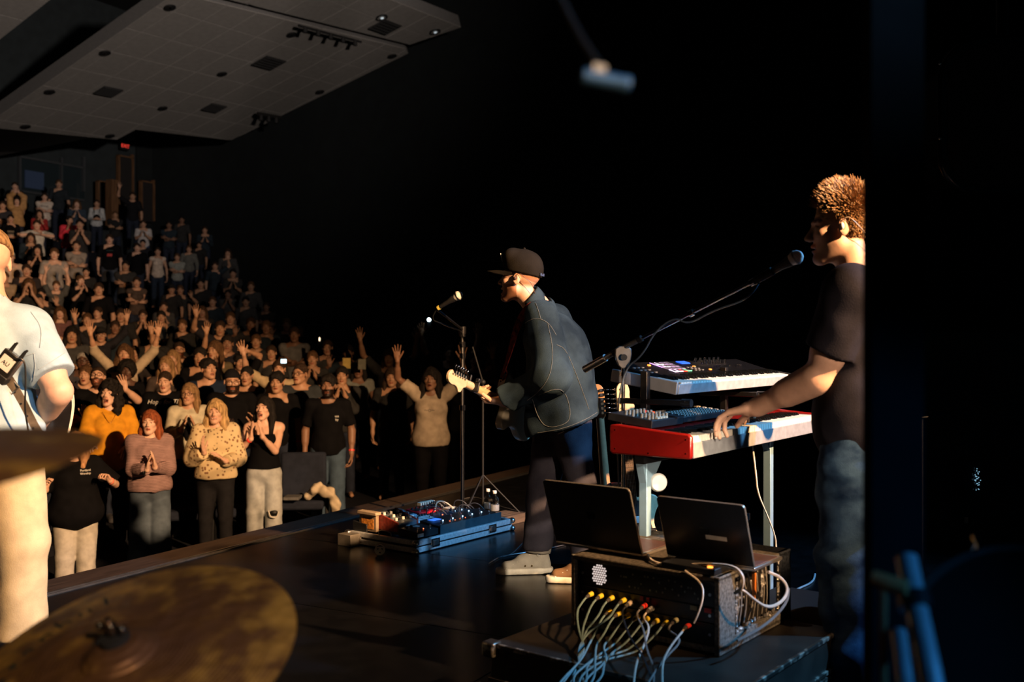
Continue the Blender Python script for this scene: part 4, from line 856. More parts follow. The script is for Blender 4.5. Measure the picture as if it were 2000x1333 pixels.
# ---- rows further back: (px, py, label, pose, hair, hair colour, skin, shirt, sleeve, female, extras)
ROWS = [
 (33, 393, 'woman in a tan cardigan clapping overhead in the top rows', 'over', 'long', 'black', 'fair', (.42, .24, .10), 1.85, 1, dict(loose=.03, want=.98)),
 (29, 364, 'man in black standing behind the tan cardigan in the highest row', 'down', 'short', 'dark', 'fair', BLK_T, .7, 0, {}),
 (5, 402, 'man cut off by the left edge of the picture in the top rows', 'fold', 'short', 'dark', 'tan', (.03, .03, .035), .7, 0, {}),
 (87, 385, 'man in a white T-shirt with a dark chest print, arms folded, top rows', 'fold', 'short', 'dark', 'fair', (.58, .50, .42), .65, 0, dict(pants=(.1, .1, .1), extra=chest_text(['ooo'], .13, mat('dark_print', (.03, .03, .035), .7), 0, 1.31, -.15))),
 (77, 418, 'child in a red top in front of the white T-shirt in the top rows', 'clasp', 'long', 'dark', 'tan', (.30, .03, .03), 1.6, 1, dict(want=.86)),
 (121, 379, 'dark-clothed man standing beside the white T-shirt in the top rows', 'down', 'short', 'black', 'tan', BLK_T, .8, 0, {}),
 (115, 360, 'man in the very last row below the booth window', 'down', 'short', 'brown', 'tan', (.02, .025, .03), .8, 0, dict(want=1.12)),
 (150, 399, 'long-haired person in an open denim vest in the top rows', 'clap', 'long', 'brown', 'fair', (.035, .05, .07), .9, 0, dict(patch=1)),
 (189, 398, 'woman in a white long-sleeved shirt and dark overalls by the wooden door', 'belly', 'bun', 'dark', 'tan', (.45, .46, .46), 1.85, 1, dict(extra=lambda r, J: (MB().sphere((0, -.1, 1.13), .11, 12, 8, (1, .5, 1.2)).obj('overall_bib', cloth(BLK_T), r), [MB().tube([(sx * .06, -.14, 1.24), (sx * .09, -.1, 1.4), (sx * .09, .02, 1.46)], .012, n=6, smooth=1).obj('strap', cloth(BLK_T), r) for sx in (1, -1)]))),
 (21, 428, 'woman in a black T-shirt with pale chest print, below the tan cardigan', 'belly', 'bun', 'black', 'tan', BLK_T, .7, 1, dict(extra=chest_text(['ooo', '000'], .1, mat('tan_print', (.4, .33, .22), .7), 0, 1.25, -.15))),
 (72, 440, 'person in a white T-shirt holding both elbows out wide', 'wide', 'short', 'dark', 'fair', (.52, .50, .44), .9, 0, dict(pants=(.34, .33, .3))),
 (136, 431, 'dark-haired woman in a bright pink sweater in the upper rows', 'clasp', 'bun', 'black', 'tan', (.72, .05, .08), 1.8, 1, dict(yaw=25, loose=.02)),
 (156, 438, 'person in dark clothes clapping right next to the pink sweater', 'clasp', 'short', 'black', 'tan', (.03, .03, .03), .9, 0, {}),
 (214, 468, 'man in a black T-shirt with a teal and red chest print, arms hanging', 'down', 'short', 'dark', 'fair', BLK_T, .8, 0, dict(want=1.05, pants=(.05, .06, .08), extra=multi(chest_text(['##'], .1, mat('red_print', (.8, .1, .1), .6), 0, 1.22, -.15), chest_text(['~~~'], .09, mat('teal_print', (.03, .12, .12), .6), 0, 1.33, -.14)))),
 (280, 438, 'person in a white T-shirt clapping, alone against the dark wall', 'clap', 'short', 'dark', 'tan', (.48, .45, .44), .8, 0, dict(want=1.0, pants=(.03, .05, .09))),
 (149, 481, 'woman in a grey T-shirt with arms folded in the upper rows', 'fold', 'bun', 'dark', 'tan', (.24, .21, .18), .7, 1, dict(pants=BLK_T)),
 (73, 489, 'woman in a black top and jeans with hands pressed together', 'clasp', 'long', 'black', 'tan', BLK_T, .4, 1, dict(pants=(.07, .10, .15))),
 (106, 497, 'person in a plain grey T-shirt above the raised arms', 'down', 'short', 'brown', 'fair', (.28, .25, .22), .7, 0, {}),
 (20, 503, 'child with a white cap and a peach T-shirt near the left edge', 'down', 'crop', 'brown', 'fair', (.52, .38, .28), .7, 0, dict(cap=((.6, .57, .5), .07), want=.88)),
 (268, 484, 'man in a black polo shirt standing left of the white tank top', 'down', 'short', 'dark', 'fair', BLK_T, .8, 0, {}),
 (279, 476, 'person in black close behind the man in the black polo shirt', 'down', 'short', 'black', 'tan', (.015, .015, .02), .8, 0, {}),
 (308, 492, 'woman in a white sleeveless top and dark jeans', 'down', 'bun', 'dark', 'tan', (.58, .47, .38), .1, 1, dict(pants=(.02, .03, .05), want=1.02)),
 (346, 503, 'shorter person in a pale grey T-shirt right of the white sleeveless top', 'fold', 'short', 'brown', 'tan', (.27, .28, .25), .8, 0, dict(want=.95)),
 (369, 487, 'taller person in a grey long-sleeved shirt behind the pale grey T-shirt', 'down', 'short', 'brown', 'tan', (.13, .13, .115), 1.8, 0, {}),
 (389, 479, 'dim person in black to the right of the grey long-sleeved shirt', 'down', 'short', 'black', 'olive', (.02, .02, .02), .8, 0, {}),
 (52, 529, 'young person in dark clothes right above the raised camera hands', 'down', 'short', 'dark', 'tan', (.03, .025, .025), .8, 0, {}),
 (110, 559, 'person in a dark grey T-shirt stretching both arms straight up', 'vee', 'short', 'brown', 'fair', (.07, .07, .065), .7, 0, dict(extra=chest_text(['ooo'], .1, mat('pale_print', (.2, .19, .17), .7), 0, 1.27, -.15))),
 (157, 549, 'person in a black T-shirt clapping right of the two straight raised arms', 'clapR', 'short', 'brown', 'fair', BLK_T, .9, 1, dict(g=1.2, yaw=20, pants=(.07, .08, .09), want=1.02, mouth=.4)),
 (168, 532, 'dark-haired person behind the clapping hands in the middle rows', 'down', 'short', 'black', 'tan', (.02, .02, .02), .8, 0, {}),
 (193, 564, 'young person in black, face lifted, beside the clapping black T-shirt', 'down', 'short', 'dark', 'tan', BLK_T, .8, 0, {}),
 (56, 556, 'woman in a dark top and a pale skirt holding both hands up to her face', 'mouth', 'long', 'brown', 'tan', (.02, .02, .022), .3, 1, dict(pants=(.45, .42, .38), want=1.02)),
 (80, 576, 'person in dark clothes with a lifted fist beside the pale skirt', 'half', 'short', 'black', 'tan', (.02, .02, .02), .8, 0, dict(want=1.12)),
 (9, 543, 'man in a tan shirt with a dark shoulder strap at the left edge', 'fold', 'short', 'brown', 'tan', (.3, .22, .14), .9, 0, dict(want=1.04, extra=lambda r, J: MB().tube([(-.1, .03, 1.47), (.0, -.15, 1.3), (.12, -.16, 1.05)], .018, n=6, smooth=1).obj('strap', cloth(BLK_T), r))),
 (196, 587, 'round-faced person in black in the middle rows, second from the aisle', 'down', 'short', 'dark', 'tan', (.02, .018, .018), .8, 0, dict(want=1.12)),
 (267, 552, 'woman in a brown patterned sleeveless dress with bare arms', 'fold', 'bun', 'dark', 'tan', (.07, .05, .04), .2, 1, {}),
 (335, 566, 'person in a dark cap in the middle rows', 'down', 'crop', 'black', 'olive', (.02, .02, .022), .8, 0, dict(cap=((.02, .02, .02), .07))),
 (352, 567, 'person with an arm lifted beside the dark cap', 'half', 'short', 'brown', 'olive', (.03, .03, .03), .8, 0, dict(want=.88)),
 (392, 555, 'dim man in dark clothes below the grey long-sleeved shirt', 'down', 'short', 'black', 'olive', (.02, .02, .02), .8, 0, {}),
 (117, 612, 'long-haired woman in a cropped mauve top, hands low', 'belly', 'wavy', 'brown', 'fair', (.16, .08, .075), .9, 1, dict(hem=1.02, pants=(.02, .025, .03), want=1.0, g=1.08)),
 (191, 612, 'man in a dark shirt right of the cropped mauve top', 'fold', 'short', 'dark', 'tan', (.03, .028, .028), .8, 0, dict(yaw=-20)),
 (236, 617, 'dim person in dark clothes below the brown patterned dress', 'down', 'short', 'dark', 'olive', (.02, .02, .02), .8, 0, {}),
 (279, 617, 'person with glasses catching the light and hands held up before the chin', 'clasp', 'short', 'dark', 'tan', (.03, .025, .02), .9, 0, dict(glasses=True)),
 (356, 637, 'dim person with a pale face in the rows above the raised hand', 'down', 'short', 'brown', 'olive', (.02, .02, .02), .8, 0, {}),
 (197, 655, 'person in a peaked cap and glasses with both palms raised at the left', 'up2', 'crop', 'dark', 'tan', (.02, .02, .025), 1.7, 0, dict(cap=((.02, .02, .02), .08), glasses=True)),
 (263, 690, 'dim person behind the cream patterned blouse', 'down', 'short', 'dark', 'olive', (.03, .025, .025), .8, 0, dict(Y=15.5)),
 (350, 684, 'bearded man with shining glasses and one open hand raised', 'up2', 'crop', 'dark', 'olive', (.02, .02, .02), .8, 0, dict(glasses=True, Y=15, beard='dark')),
 (444, 672, 'dim man with a short beard in the rows above the backwards cap', 'down', 'short', 'black', 'brown', (.015, .015, .02), .8, 0, dict(Y=15.5)),
 (430, 640, 'dim person lifting one hand toward the middle of the crowd', 'upR', 'short', 'dark', 'olive', (.02, .02, .025), .8, 0, dict(Y=18)),
 (300, 660, 'dim person in the shaded rows left of the raised hand', 'down', 'short', 'dark', 'olive', (.02, .02, .02), .8, 0, dict(Y=16)),
 (259, 376, 'person in black stretching an arm at the dark doorway', 'upR', 'short', 'dark', 'tan', (.012, .012, .014), .8, 0, dict(want=1.0)),
 (700, 722, 'dim woman in a grey-green top standing right of the lit rows', 'down', 'long', 'black', 'brown', (.2, .21, .19), .4, 1, dict(Y=14.5, pants=BLK_T)),
 (575, 640, 'dim person in a pale patterned shirt in the darker middle rows', 'fold', 'short', 'dark', 'brown', (.16, .16, .16), .8, 0, dict(Y=18)),
]
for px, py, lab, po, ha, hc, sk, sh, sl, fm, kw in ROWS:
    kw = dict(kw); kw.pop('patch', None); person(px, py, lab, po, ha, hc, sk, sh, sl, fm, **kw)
# ---- figures that the dark leaves alike
rnd = random.Random(7)
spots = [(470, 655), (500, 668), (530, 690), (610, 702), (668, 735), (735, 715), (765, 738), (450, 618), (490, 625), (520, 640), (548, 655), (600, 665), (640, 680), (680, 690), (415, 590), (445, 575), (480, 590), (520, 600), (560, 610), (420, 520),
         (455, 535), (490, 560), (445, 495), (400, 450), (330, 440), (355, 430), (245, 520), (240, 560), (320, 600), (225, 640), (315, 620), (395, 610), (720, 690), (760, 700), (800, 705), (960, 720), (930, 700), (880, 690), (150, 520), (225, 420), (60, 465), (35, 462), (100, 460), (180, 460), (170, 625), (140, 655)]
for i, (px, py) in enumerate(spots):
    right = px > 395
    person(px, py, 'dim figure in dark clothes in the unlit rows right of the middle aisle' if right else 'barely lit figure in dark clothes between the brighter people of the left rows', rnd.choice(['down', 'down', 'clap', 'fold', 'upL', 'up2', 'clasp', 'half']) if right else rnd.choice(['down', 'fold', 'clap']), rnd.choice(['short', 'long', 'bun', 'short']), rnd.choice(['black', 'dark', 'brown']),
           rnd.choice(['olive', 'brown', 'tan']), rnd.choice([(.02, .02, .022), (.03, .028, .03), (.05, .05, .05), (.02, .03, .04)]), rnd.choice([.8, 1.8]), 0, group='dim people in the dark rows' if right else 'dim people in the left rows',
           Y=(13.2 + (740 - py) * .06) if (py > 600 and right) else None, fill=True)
# phones and torches held up in the crowd
def phone(px, py, Y, lab, w=.07, h=.05, e=3.0):
    t = thing('phone', lab, 'phone', P(px, py, Y)); MB().box((0, .006, 0), (w + .012, .009, h + .012)).obj('phone_case', BLKG, t, bevel=.003)
    MB().box((0, 0, 0), (w, .003, h)).obj('screen', mat('phone_glow', (.6, .85, 1), .4, emit=(.55, .85, 1), estr=e), t)
phone(554, 706, 12.6, 'phone held up sideways with a glowing white-blue screen')
t = thing('phone_torch', 'bright round phone torch far back near the microphone', 'light', P(838, 625, 16)); MB().sphere((0, 0, 0), .028).obj('lens', mat('torch_glow', (.8, .95, 1), .4, emit=(.7, .92, 1), estr=12), t); MB().box((0, .03, -.05), (.07, .01, .15)).obj('phone_case', BLKG, t)
t = thing('phone_torch', 'tiny warm light slit in the dark rows over the bearded man', 'light', P(624, 663, 17)); MB().sphere((0, 0, 0), .02, sc=(.6, .6, 1.8)).obj('lens', mat('slit_glow', (1, .8, .6), .4, emit=(1, .75, .5), estr=2.5), t); MB().box((0, .03, -.05), (.07, .01, .15)).obj('phone_case', BLKG, t)
# pale papers held by two people in the dim
for px, py, t_ in ((677, 710, 'ochre'), (707, 712, 'grey')):
    o = MB().box((0, 0, 0), (.11, .012, .15)).obj('booklet', cloth((.35, .26, .08) if t_ == 'ochre' else (.14, .14, .11)), None, bevel=.002); o.location = P(px, py, 14.2); tag(o, 'small %s booklet held up in the dim rows' % t_, 'booklet')
# theatre seats of the first rows
SEATC = fabric('seat_navy', (.018, .022, .035)); 
def seat(px, Y, row, lab=None):
    q = (1000 - px) / FPX; x = -q * Y; u = Y * (.88 * q + .475); z = row_z(max(0, row))
    t = thing('theatre_seat', lab or 'dark navy folding theatre seat standing behind the front-row legs', 'seat', (x, Y, z), math.atan2(-1.2 - x, -(3.4 - Y)), 'navy theatre seats')
    F = [((0, .3, .66), (.5, .09, .62), 'backrest'), ((0, .05, .44), (.48, .44, .1), 'seat_cushion')]
    for c, s_, n_ in F: MB().box(c, s_).obj(n_, SEATC, t, bevel=.03)
    for sx in (-.27, .27): MB().box((sx, .12, .3), (.04, .4, .6)).obj('armrest', BLK, t, bevel=.01)
    return t
for px, Y, t_ in ((98, 9.7, 'behind the woman in the loose black T-shirt'), (352, 10.25, 'between the mauve sweater and the animal-print blouse'), (468, 10.45, 'between the animal-print blouse and the black camisole')): seat(px, Y, 0, 'dark navy folding theatre seat ' + t_)
s0 = seat(590, 10.9, 0, 'navy theatre seat at the end of the row with a cream jacket thrown over it'); s0['group'] = 'navy theatre seats'
# cream jacket over the seat
F = Fld(); pts = [P(601, 968, 10.75), P(615, 956, 10.7), P(630, 958, 10.7), P(645, 962, 10.75), P(655, 985, 10.8), P(656, 1002, 10.85)]
for a, b2 in zip(pts, pts[1:]): F.cone(a, b2, .05, .04, k=.04)
F.cone(P(625, 945, 10.72), P(632, 962, 10.72), .02, .05, k=.03); F.noise(.012, 40, 3)
o = put('jacket', fld_mesh('jacket', F, .008)[0], None, cloth((.50, .42, .30))); tag(o, 'cream jacket thrown over the end seat, one sleeve hanging', 'jacket')
o = put('handbag', MB().box((0, 0, 0), (.16, .2, .03)).mesh('handbag', cloth((.12, .12, .12))), None); o.location = P(572, 972, 10.7); tag(o, 'thin grey folder lying beside the cream jacket', 'folder'); o.name = 'folder'
# ------------------------------------------------------------------ the three musicians
def hero(base, J0):
    b = A3(base); J = {}
    for k, v in J0.items():
        J[k] = (A3(v) - b) if (k[:2] in ('sh', 'el', 'wr', 'hi', 'kn', 'an') or k in ('pel', 'chest', 'neck', 'head')) else v
    return J
def head_R(f, pitch=0, roll=0): return face_frame(f) @ np.array(rotm('X', -pitch)) @ np.array(rotm('Y', roll))
def onto(mesh_obj, pixels, off=.002):
    """points of a seam, found where the sight lines meet the cloth"""
    me = mesh_obj.data; mw = mesh_obj.matrix_world if mesh_obj.parent is None else Matrix.Translation(mesh_obj.parent.location)
    bv = BVHTree.FromPolygons([mw @ v.co for v in me.vertices], [p.vertices[:] for p in me.polygons]); out = []
    o = Vector((0, 0, CAMZ))
    for px, py in pixels:
        d = (P(px, py, 1) - o).normalized(); h = bv.ray_cast(o, d)
        if h[0] is not None: out.append(h[0] + h[1] * off)
    return out
def dense(pts, n=8):
    out = []
    for a, b in zip(pts, pts[1:]):
        for i in range(n): t = i / n; out.append((a[0] + (b[0] - a[0]) * t, a[1] + (b[1] - a[1]) * t))
    return out + [pts[-1]]
def seam(name, so, pixels, r, m, off=.0015):
    sp = [(v.x, v.y) for v in spline([(x, y, 0) for x, y in pixels], 2)]
    pts = onto(so, dense(sp, 2), off)
    if len(pts) < 3: return
    root = so.parent; b = MB(); run = [pts[0] - root.location]
    for p in pts[1:]:
        q = p - root.location
        if (q - run[-1]).length > .05: 
            if len(run) > 2: b.tube(run, r, n=5)
            run = []
        run.append(q)
    if len(run) > 2: b.tube(run, r, n=5)
    if b.v: b.obj(name, m, root)
# --- keyboard player
KB = (1.2, 3.44, 0); fK = (-.81, .59); RK = face_frame(fK)
JK = hero(KB, dict(pel=(1.215, 3.44, .94), chest=(1.235, 3.44, 1.25), neck=(1.2, 3.435, 1.462), head=(1.135, 3.44, 1.632), Rp=RK, Rc=RK @ rotm('X', 4), Rh=head_R((-.965, .26), -3),
    shL=(1.118, 3.275, 1.40), elL=(1.04, 3.365, 1.118), wrL=(.880, 3.575, 1.003), shR=(1.335, 3.585, 1.375), elR=(1.335, 3.82, 1.12), wrR=(1.09, 3.98, 1.02),
    handL=(unit((-.18, .115, -.05)), unit((-.06, -.02, -1)), [.62, .55, .5, .42], .16), handR=(unit((-.2, .1, -.05)), unit((-.06, -.02, -1)), .5, .15),
    hipL=(1.165, 3.37, .9), knL=(1.125, 3.40, .5), anL=(1.15, 3.38, .09), hipR=(1.27, 3.52, .9), knR=(1.25, 3.56, .5), anR=(1.27, 3.55, .09), ftL=unit((-.9, .4, 0)), ftR=unit((-.7, .7, 0))))
oK = dict(s=1.04, g=1.0, jaw=1.0, arm=1.28, mouth=.18, lip=(.8, .5, .42), hs=1.12)
kp = thing('person', 'tall man with short tousled hair and black T-shirt playing the red keyboard', 'person', KB)
put('body', make_body(JK, oK, .008, .0032, .0034, 'L'), kp, skin('fair'))
TEE = fabric('black_jersey', (.014, .013, .018), var=.2, bump=.3)
ks = put('shirt', shirt_mesh(JK, oK, h=.0075, sleeve=.68, hem=.80, loose=.018, neck=.068, wr=.009, seed=11), kp, TEE)
DENIM = fabric('blue_denim', (.008, .020, .050), scale=6, color2=(.06, .12, .20), thr=(.42, .7), bump=.5, bscale=420, stretch=(1, 1, 1.4))
put('trousers', make_trousers(JK, dict(s=1.04, g=1.03), h=.0085, wide=.012, wr=.022, fr=(12, 36), end=.03), kp, DENIM)
for a in 'LR': put('shoe', make_shoe(JK, a), kp, cloth((.03, .028, .026)))
HB = mat('hair_sandy', (.34, .19, .085), .42, scale=80, var=.5, bump=.3, bscale=200)
hf = hair_fld(JK, 'crop', 5); cap_ = fld_mesh('hair', hf, .005)[0]
hb = MB(); rnd2 = random.Random(3); cH = A3(JK['head']); RH = np.array(JK['Rh'])
for i in range(8500):
    th = rnd2.uniform(0, 2 * math.pi); ph = math.acos(rnd2.uniform(-.85, 1)); n_ = np.array([math.sin(ph) * math.cos(th), math.sin(ph) * math.sin(th), math.cos(ph)])
    l = np.array([0, .018, .038]) + n_ * np.array([.08, .098, .09])
    if l[1] < -.055 and l[2] < .075: continue
    if l[1] < .02 and l[2] < .03 + (.02 if l[1] < -.02 else 0): continue
    if l[2] < -.035: continue
    top = max(0, (l[2] - .03) / .09); L = .012 + .034 * top * rnd2.uniform(.6, 1.3); dr = n_ + np.array([rnd2.gauss(0, .25), -.45 * top + .35 * (1 - top) + rnd2.gauss(0, .3), .25 * top - .55 * (1 - top)]); dr /= np.linalg.norm(dr)
    d2_ = dr + np.array([rnd2.gauss(0, .25), -.25, .1]); d2_ /= np.linalg.norm(d2_)
    p0 = cH + RH @ l; p1 = p0 + RH @ dr * L * .55; p2 = p1 + RH @ d2_ * L * .5; hb.tube([p0, p1, p2], [.0021, .0018, .0005], n=3, cap=False)
put('hair', cap_, kp, HB); o = hb.obj('hair_tuft', HB, kp, smooth=0); o['kind'] = 'stuff'
ear = Vector(JK['head'] + RH @ A3((.087, 0, -.004)))
MB().sphere(ear, .0095, 12, 8, (.8, 1, 1.3)).obj('in_ear_monitor', mat('pale_earpiece', (.75, .8, .85), .3), kp)
MB().tube([ear + Vector((0, 0, .012)), Vector(JK['head'] + RH @ A3((.092, .018, .03))), Vector(JK['head'] + RH @ A3((.088, .05, .0))), Vector(JK['head'] + RH @ A3((.06, .09, -.06))), Vector(JK['head'] + RH @ A3((.02, .11, -.11)))], .0013, n=5, smooth=2).obj('earphone_cable', mat('clear_cable', (.4, .33, .28), .4), kp)
wv = Vector(unit(JK['wrL'] - JK['elL'])); wc = Vector(JK['wrL']) - wv * .022; wx, wy = frame_to(wv)
wt = MB().obj if False else None
watch = MB()
for k in range(18):
    t = 2 * math.pi * k / 18; c = wc + wx * (.0335 * math.cos(t)) + wy * (.0335 * math.sin(t)); rt = Matrix((wv, -wx * math.sin(t) + wy * math.cos(t), wx * math.cos(t) + wy * math.sin(t))).transposed()
    watch.box(c, (.017, .0095, .004), rt)
wo = watch.obj('wrist_watch', CHR, kp, bevel=.0008, label='chrome link bracelet watch')
up_ = Vector((0, 0, 1)); fc = wc + up_ * .036 + Vector((0, -.008, 0)); MB().cyl(fc, fc + up_ * .008, .019, n=20).mi_(1).cyl(fc + up_ * .008, fc + up_ * .0085, .016, n=20).obj('watch_case', [STEEL, BLKG], wo)
# wedding ring on the hand
hd_, hn_ = JK['handL'][0], JK['handL'][1]; hs_ = -np.cross(hd_, hn_); rc = Vector(JK['wrL'] + hd_ * .112 + hs_ * (-.012) + hn_ * .004)
MB().lathe([(.0098, -.003), (.0114, -.003), (.0114, .003), (.0098, .003), (.0098, -.003)], rc, Vector(hd_ * .93 + hn_ * .35), 16).obj('ring', GOLD, kp)
# --- singer with the electric guitar
GBs = (.2, 5.33, 0); fG = (-.95, .31); RG = face_frame(fG)
JG = hero(GBs, dict(pel=(.265, 5.35, .90), chest=(.215, 5.34, 1.22), neck=(.135, 5.32, 1.43), head=(.042, 5.30, 1.573), Rp=RG @ rotm('X', 3), Rc=RG @ rotm('X', 17), Rh=head_R((-.955, .30), 4),
    shL=(.15, 5.165, 1.355), elL=(.205, 5.09, 1.06), wrL=(-.035, 5.235, .925), shR=(.225, 5.50, 1.36), elR=(.33, 5.70, 1.10), wrR=(.09, 5.74, .93),
    handL=(unit((-.80, .42, .02)), unit((-.25, -.1, .95)), [.95, .95, .9, .85], .06), handR=(unit((-.6, -.2, -.2)), unit((.1, -.5, -.6)), .6, .1),
    hipL=(.30, 5.26, .88), knL=(.36, 5.16, .50), anL=(.395, 5.10, .09), hipR=(.25, 5.40, .88), knR=(.165, 5.32, .47), anR=(.135, 5.315, .095), ftL=unit((-.93, .1, 0)), ftR=unit((-.97, -.12, 0))))
oG = dict(s=1.0, g=1.12, jaw=1.12, mouth=.55, arm=1.15, beard=(.55, .42, .33), crop=(.62, .5, .42), hs=1.12)
gp = thing('person', 'man in a black cap and denim jacket singing with a cream electric guitar', 'person', GBs)
put('body', make_body(JG, oG, .009, .0035, .0036, 'L'), gp, skin('fair'))
FJ = make_shirt(JG, dict(s=1.0, g=1.12), sleeve=1.9, hem=.70, loose=.026, wr=.014, seed=21, collar=.075, cuff=.012)
for a_, b_, r_, q_ in (((.27, 5.35, 1.2), (.37, 5.35, .82), .15, .115), ((.30, 5.27, 1.05), (.31, 5.25, .75), .13, .145), ((.235, 5.28, 1.1), (.19, 5.27, .78), .13, .125)):
    FJ.ops.insert(2, ('c', A3(a_) - A3(GBs), A3(b_) - A3(GBs), r_, q_, .05, 0, None, np.minimum(A3(a_), A3(b_)) - A3(GBs) - .16, np.maximum(A3(a_), A3(b_)) - A3(GBs) + .16))
FJ.half(A3((.12, 5.3, .745)) - A3(GBs), (.265, 0, -1))
JACK = fabric('indigo_denim', (.010, .018, .027), scale=3.2, color2=(.045, .075, .10), thr=(.42, .75), bump=.45, bscale=380)
gj = put('jacket', fld_mesh('jacket', FJ, .0075)[0], gp, JACK)
RAW = fabric('raw_denim', (.035, .033, .045), scale=6, color2=(.085, .08, .10), thr=(.4, .8), bump=.4, bscale=420)
FT = Fld(); oo = dict(s=1.0, g=1.12)
put('trousers', make_trousers(JG, oo, h=.0085, wide=.016, wr=.012, fr=(11, 30), end=.135), gp, RAW)
for a in 'LR':
    an, kn = JG['an' + a], JG['kn' + a]; F = Fld(); top = an + (kn - an) * .16; d_ = unit(kn - an)
    F.cone(an, an + (kn - an) * .3, .073, .075, clip=[(top, d_), (an + (kn - an) * .045, -d_)]); F.noise(.003, 30, 4)
    put('rolled_cuff', fld_mesh('rolled_cuff', F, .006)[0], gp, fabric('cuff_denim', (.22, .20, .17)))
CANV = fabric('canvas_cream', (.42, .39, .33), bump=.4); RUB = mat('rubber_cream', (.66, .62, .52), .5)
for a, cv in (('R', CANV), ('L', fabric('brown_suede', (.16, .09, .045)))):
    F = Fld(); an = JG['an' + a]; fd = unit(JG['ft' + a]); z = A3((0, 0, 1)); sd = np.cross(fd, z); b = A3((an[0], an[1], 0))
    F.cone(b + fd * .02 + z * .055, b + fd * .165 + z * .038, .040, .030, k=.02); F.cone(b - fd * .035 + z * .045, b - fd * .01 + z * .15, .038, .043, k=.02); F.cone(b + fd * .01 + z * .09, b + fd * .08 + z * .07, .04, .033, k=.03)
    F.half(b + z * .02, -z); F.noise(.0018, 60, 2); F.half(b + z * .155, z)
    so_ = put('shoe', fld_mesh('shoe', F, .004)[0], gp, cv)
    F = Fld(); F.cone(b - fd * .045 + z * .016, b + fd * .185 + z * .018, .041, .040, k=.01); F.half(b + z * .002, -z); F.half(b + z * .034, z)
    put('sole', fld_mesh('sole', F, .004)[0], so_, RUB)
    lb = MB()
    for k in range(5):
        c = b + fd * (.045 + .022 * k) + z * (.118 - .013 * k); lb.tube([c - sd * .03 - z * .012, c + z * .002, c + sd * .03 - z * .012], .003, n=5, smooth=1)
    lb.obj('lace', RUB, so_)
    MB().tube([Vector(b + fd * .17 - sd * .035 + z * .032), Vector(b + fd * .2 + z * .034), Vector(b + fd * .17 + sd * .035 + z * .032)], .006, n=6, smooth=2).obj('toe_bumper', RUB, so_)
    if a == 'R':
        near = b - fd * .01 + z * .115 + A3((0, -.047, 0)); MB().cyl(near, near + A3((0, -.003, 0)), .017, n=18).obj('ankle_patch', CANV, so_)
        st_ = [(r * math.sin(math.pi * k / 5), r * math.cos(math.pi * k / 5)) for k in range(10) for r in [(.011 if k % 2 == 0 else .0045)]]
        MB().prism(st_, .0012, basis(Vector((1, 0, 0)), Vector((0, 0, 1)), Vector((0, -1, 0)), near + A3((0, -.003, 0)))).obj('star', mat('navy_print', (.02, .05, .15), .5), so_)
        for k in (0, 1): MB().cyl(b + fd * (.03 + .035 * k) + z * .05 + A3((0, -.041, 0)), b + fd * (.03 + .035 * k) + z * .05 + A3((0, -.046, 0)), .0045, n=10).obj('eyelet', BRS, so_)
# cap
hc_ = A3(JG['head']); Rg = np.array(JG['Rh']); q_ = lambda x, y, z: hc_ + Rg @ np.array([x, y, z]); F = Fld()
F.ell(q_(0, .014, .05), (.092, .112, .108), Rg, k=.01); F.ell(q_(0, -.05, .11), (.07, .045, .05), Rg, k=.03); F.half(q_(0, 0, .030), Rg @ A3((0, -.16, -1))); F.noise(.002, 40, 3)
CAPM = fabric('black_cap_cloth', (.014, .012, .010))
cp = put('cap', fld_mesh('cap', F, .0045)[0], gp, CAPM)
bb = MB(); n_ = 14; vs = []
for lay_ in (0, .004):
    for i in range(n_ + 1):
        a_ = math.pi * i / n_; cx, sn = math.cos(a_), math.sin(a_)
        for (rx, ry, y0, dz) in ((.084, .07, -.02, 0), (.080, .165, -.02, -.012 * sn)):
            vs.append(Vector(q_(rx * cx, y0 - ry * sn, .040 + dz + lay_ - .026 * cx * cx * (1 if rx < .083 else .6))))
N2 = 2 * (n_ + 1); fs = []
for i in range(n_):
    a_ = 2 * i; fs += [(a_, a_ + 1, a_ + 3, a_ + 2), (N2 + a_, N2 + a_ + 2, N2 + a_ + 3, N2 + a_ + 1), (a_ + 1, N2 + a_ + 1, N2 + a_ + 3, a_ + 3)]
bb._add(vs, fs); bb.obj('brim', CAPM, cp)
pl = MB().box(Vector(q_(0, -.100, .105)), (.07, .004, .045), Matrix([list(r) for r in (Rg @ rotm('X', 18))])).obj('front_patch', mat('patch_pale', (.55, .55, .52), .6), cp, bevel=.001)
MB().sphere(Vector(q_(0, .014, .159)), .007).obj('button', CAPM, cp)
MB().box(Vector(q_(0, .122, .026)), (.07, .004, .014), Matrix([list(r) for r in Rg])).obj('strap', fabric('cap_strap', (.05, .07, .13)), cp)
ge = Vector(q_(.088, 0, -.004)); MB().sphere(ge, .009, 10, 7).obj('in_ear_monitor', mat('dark_earpiece', (.08, .04, .03), .3), gp)
MB().tube([ge, Vector(q_(.092, .02, .03)), Vector(q_(.087, .05, .004)), Vector(q_(.07, .085, -.02)), Vector(q_(.045, .1, -.07)), Vector(q_(.02, .115, -.12))], .0013, n=5, smooth=2).obj('earphone_cable', mat('brown_cable', (.1, .05, .03), .4), gp)
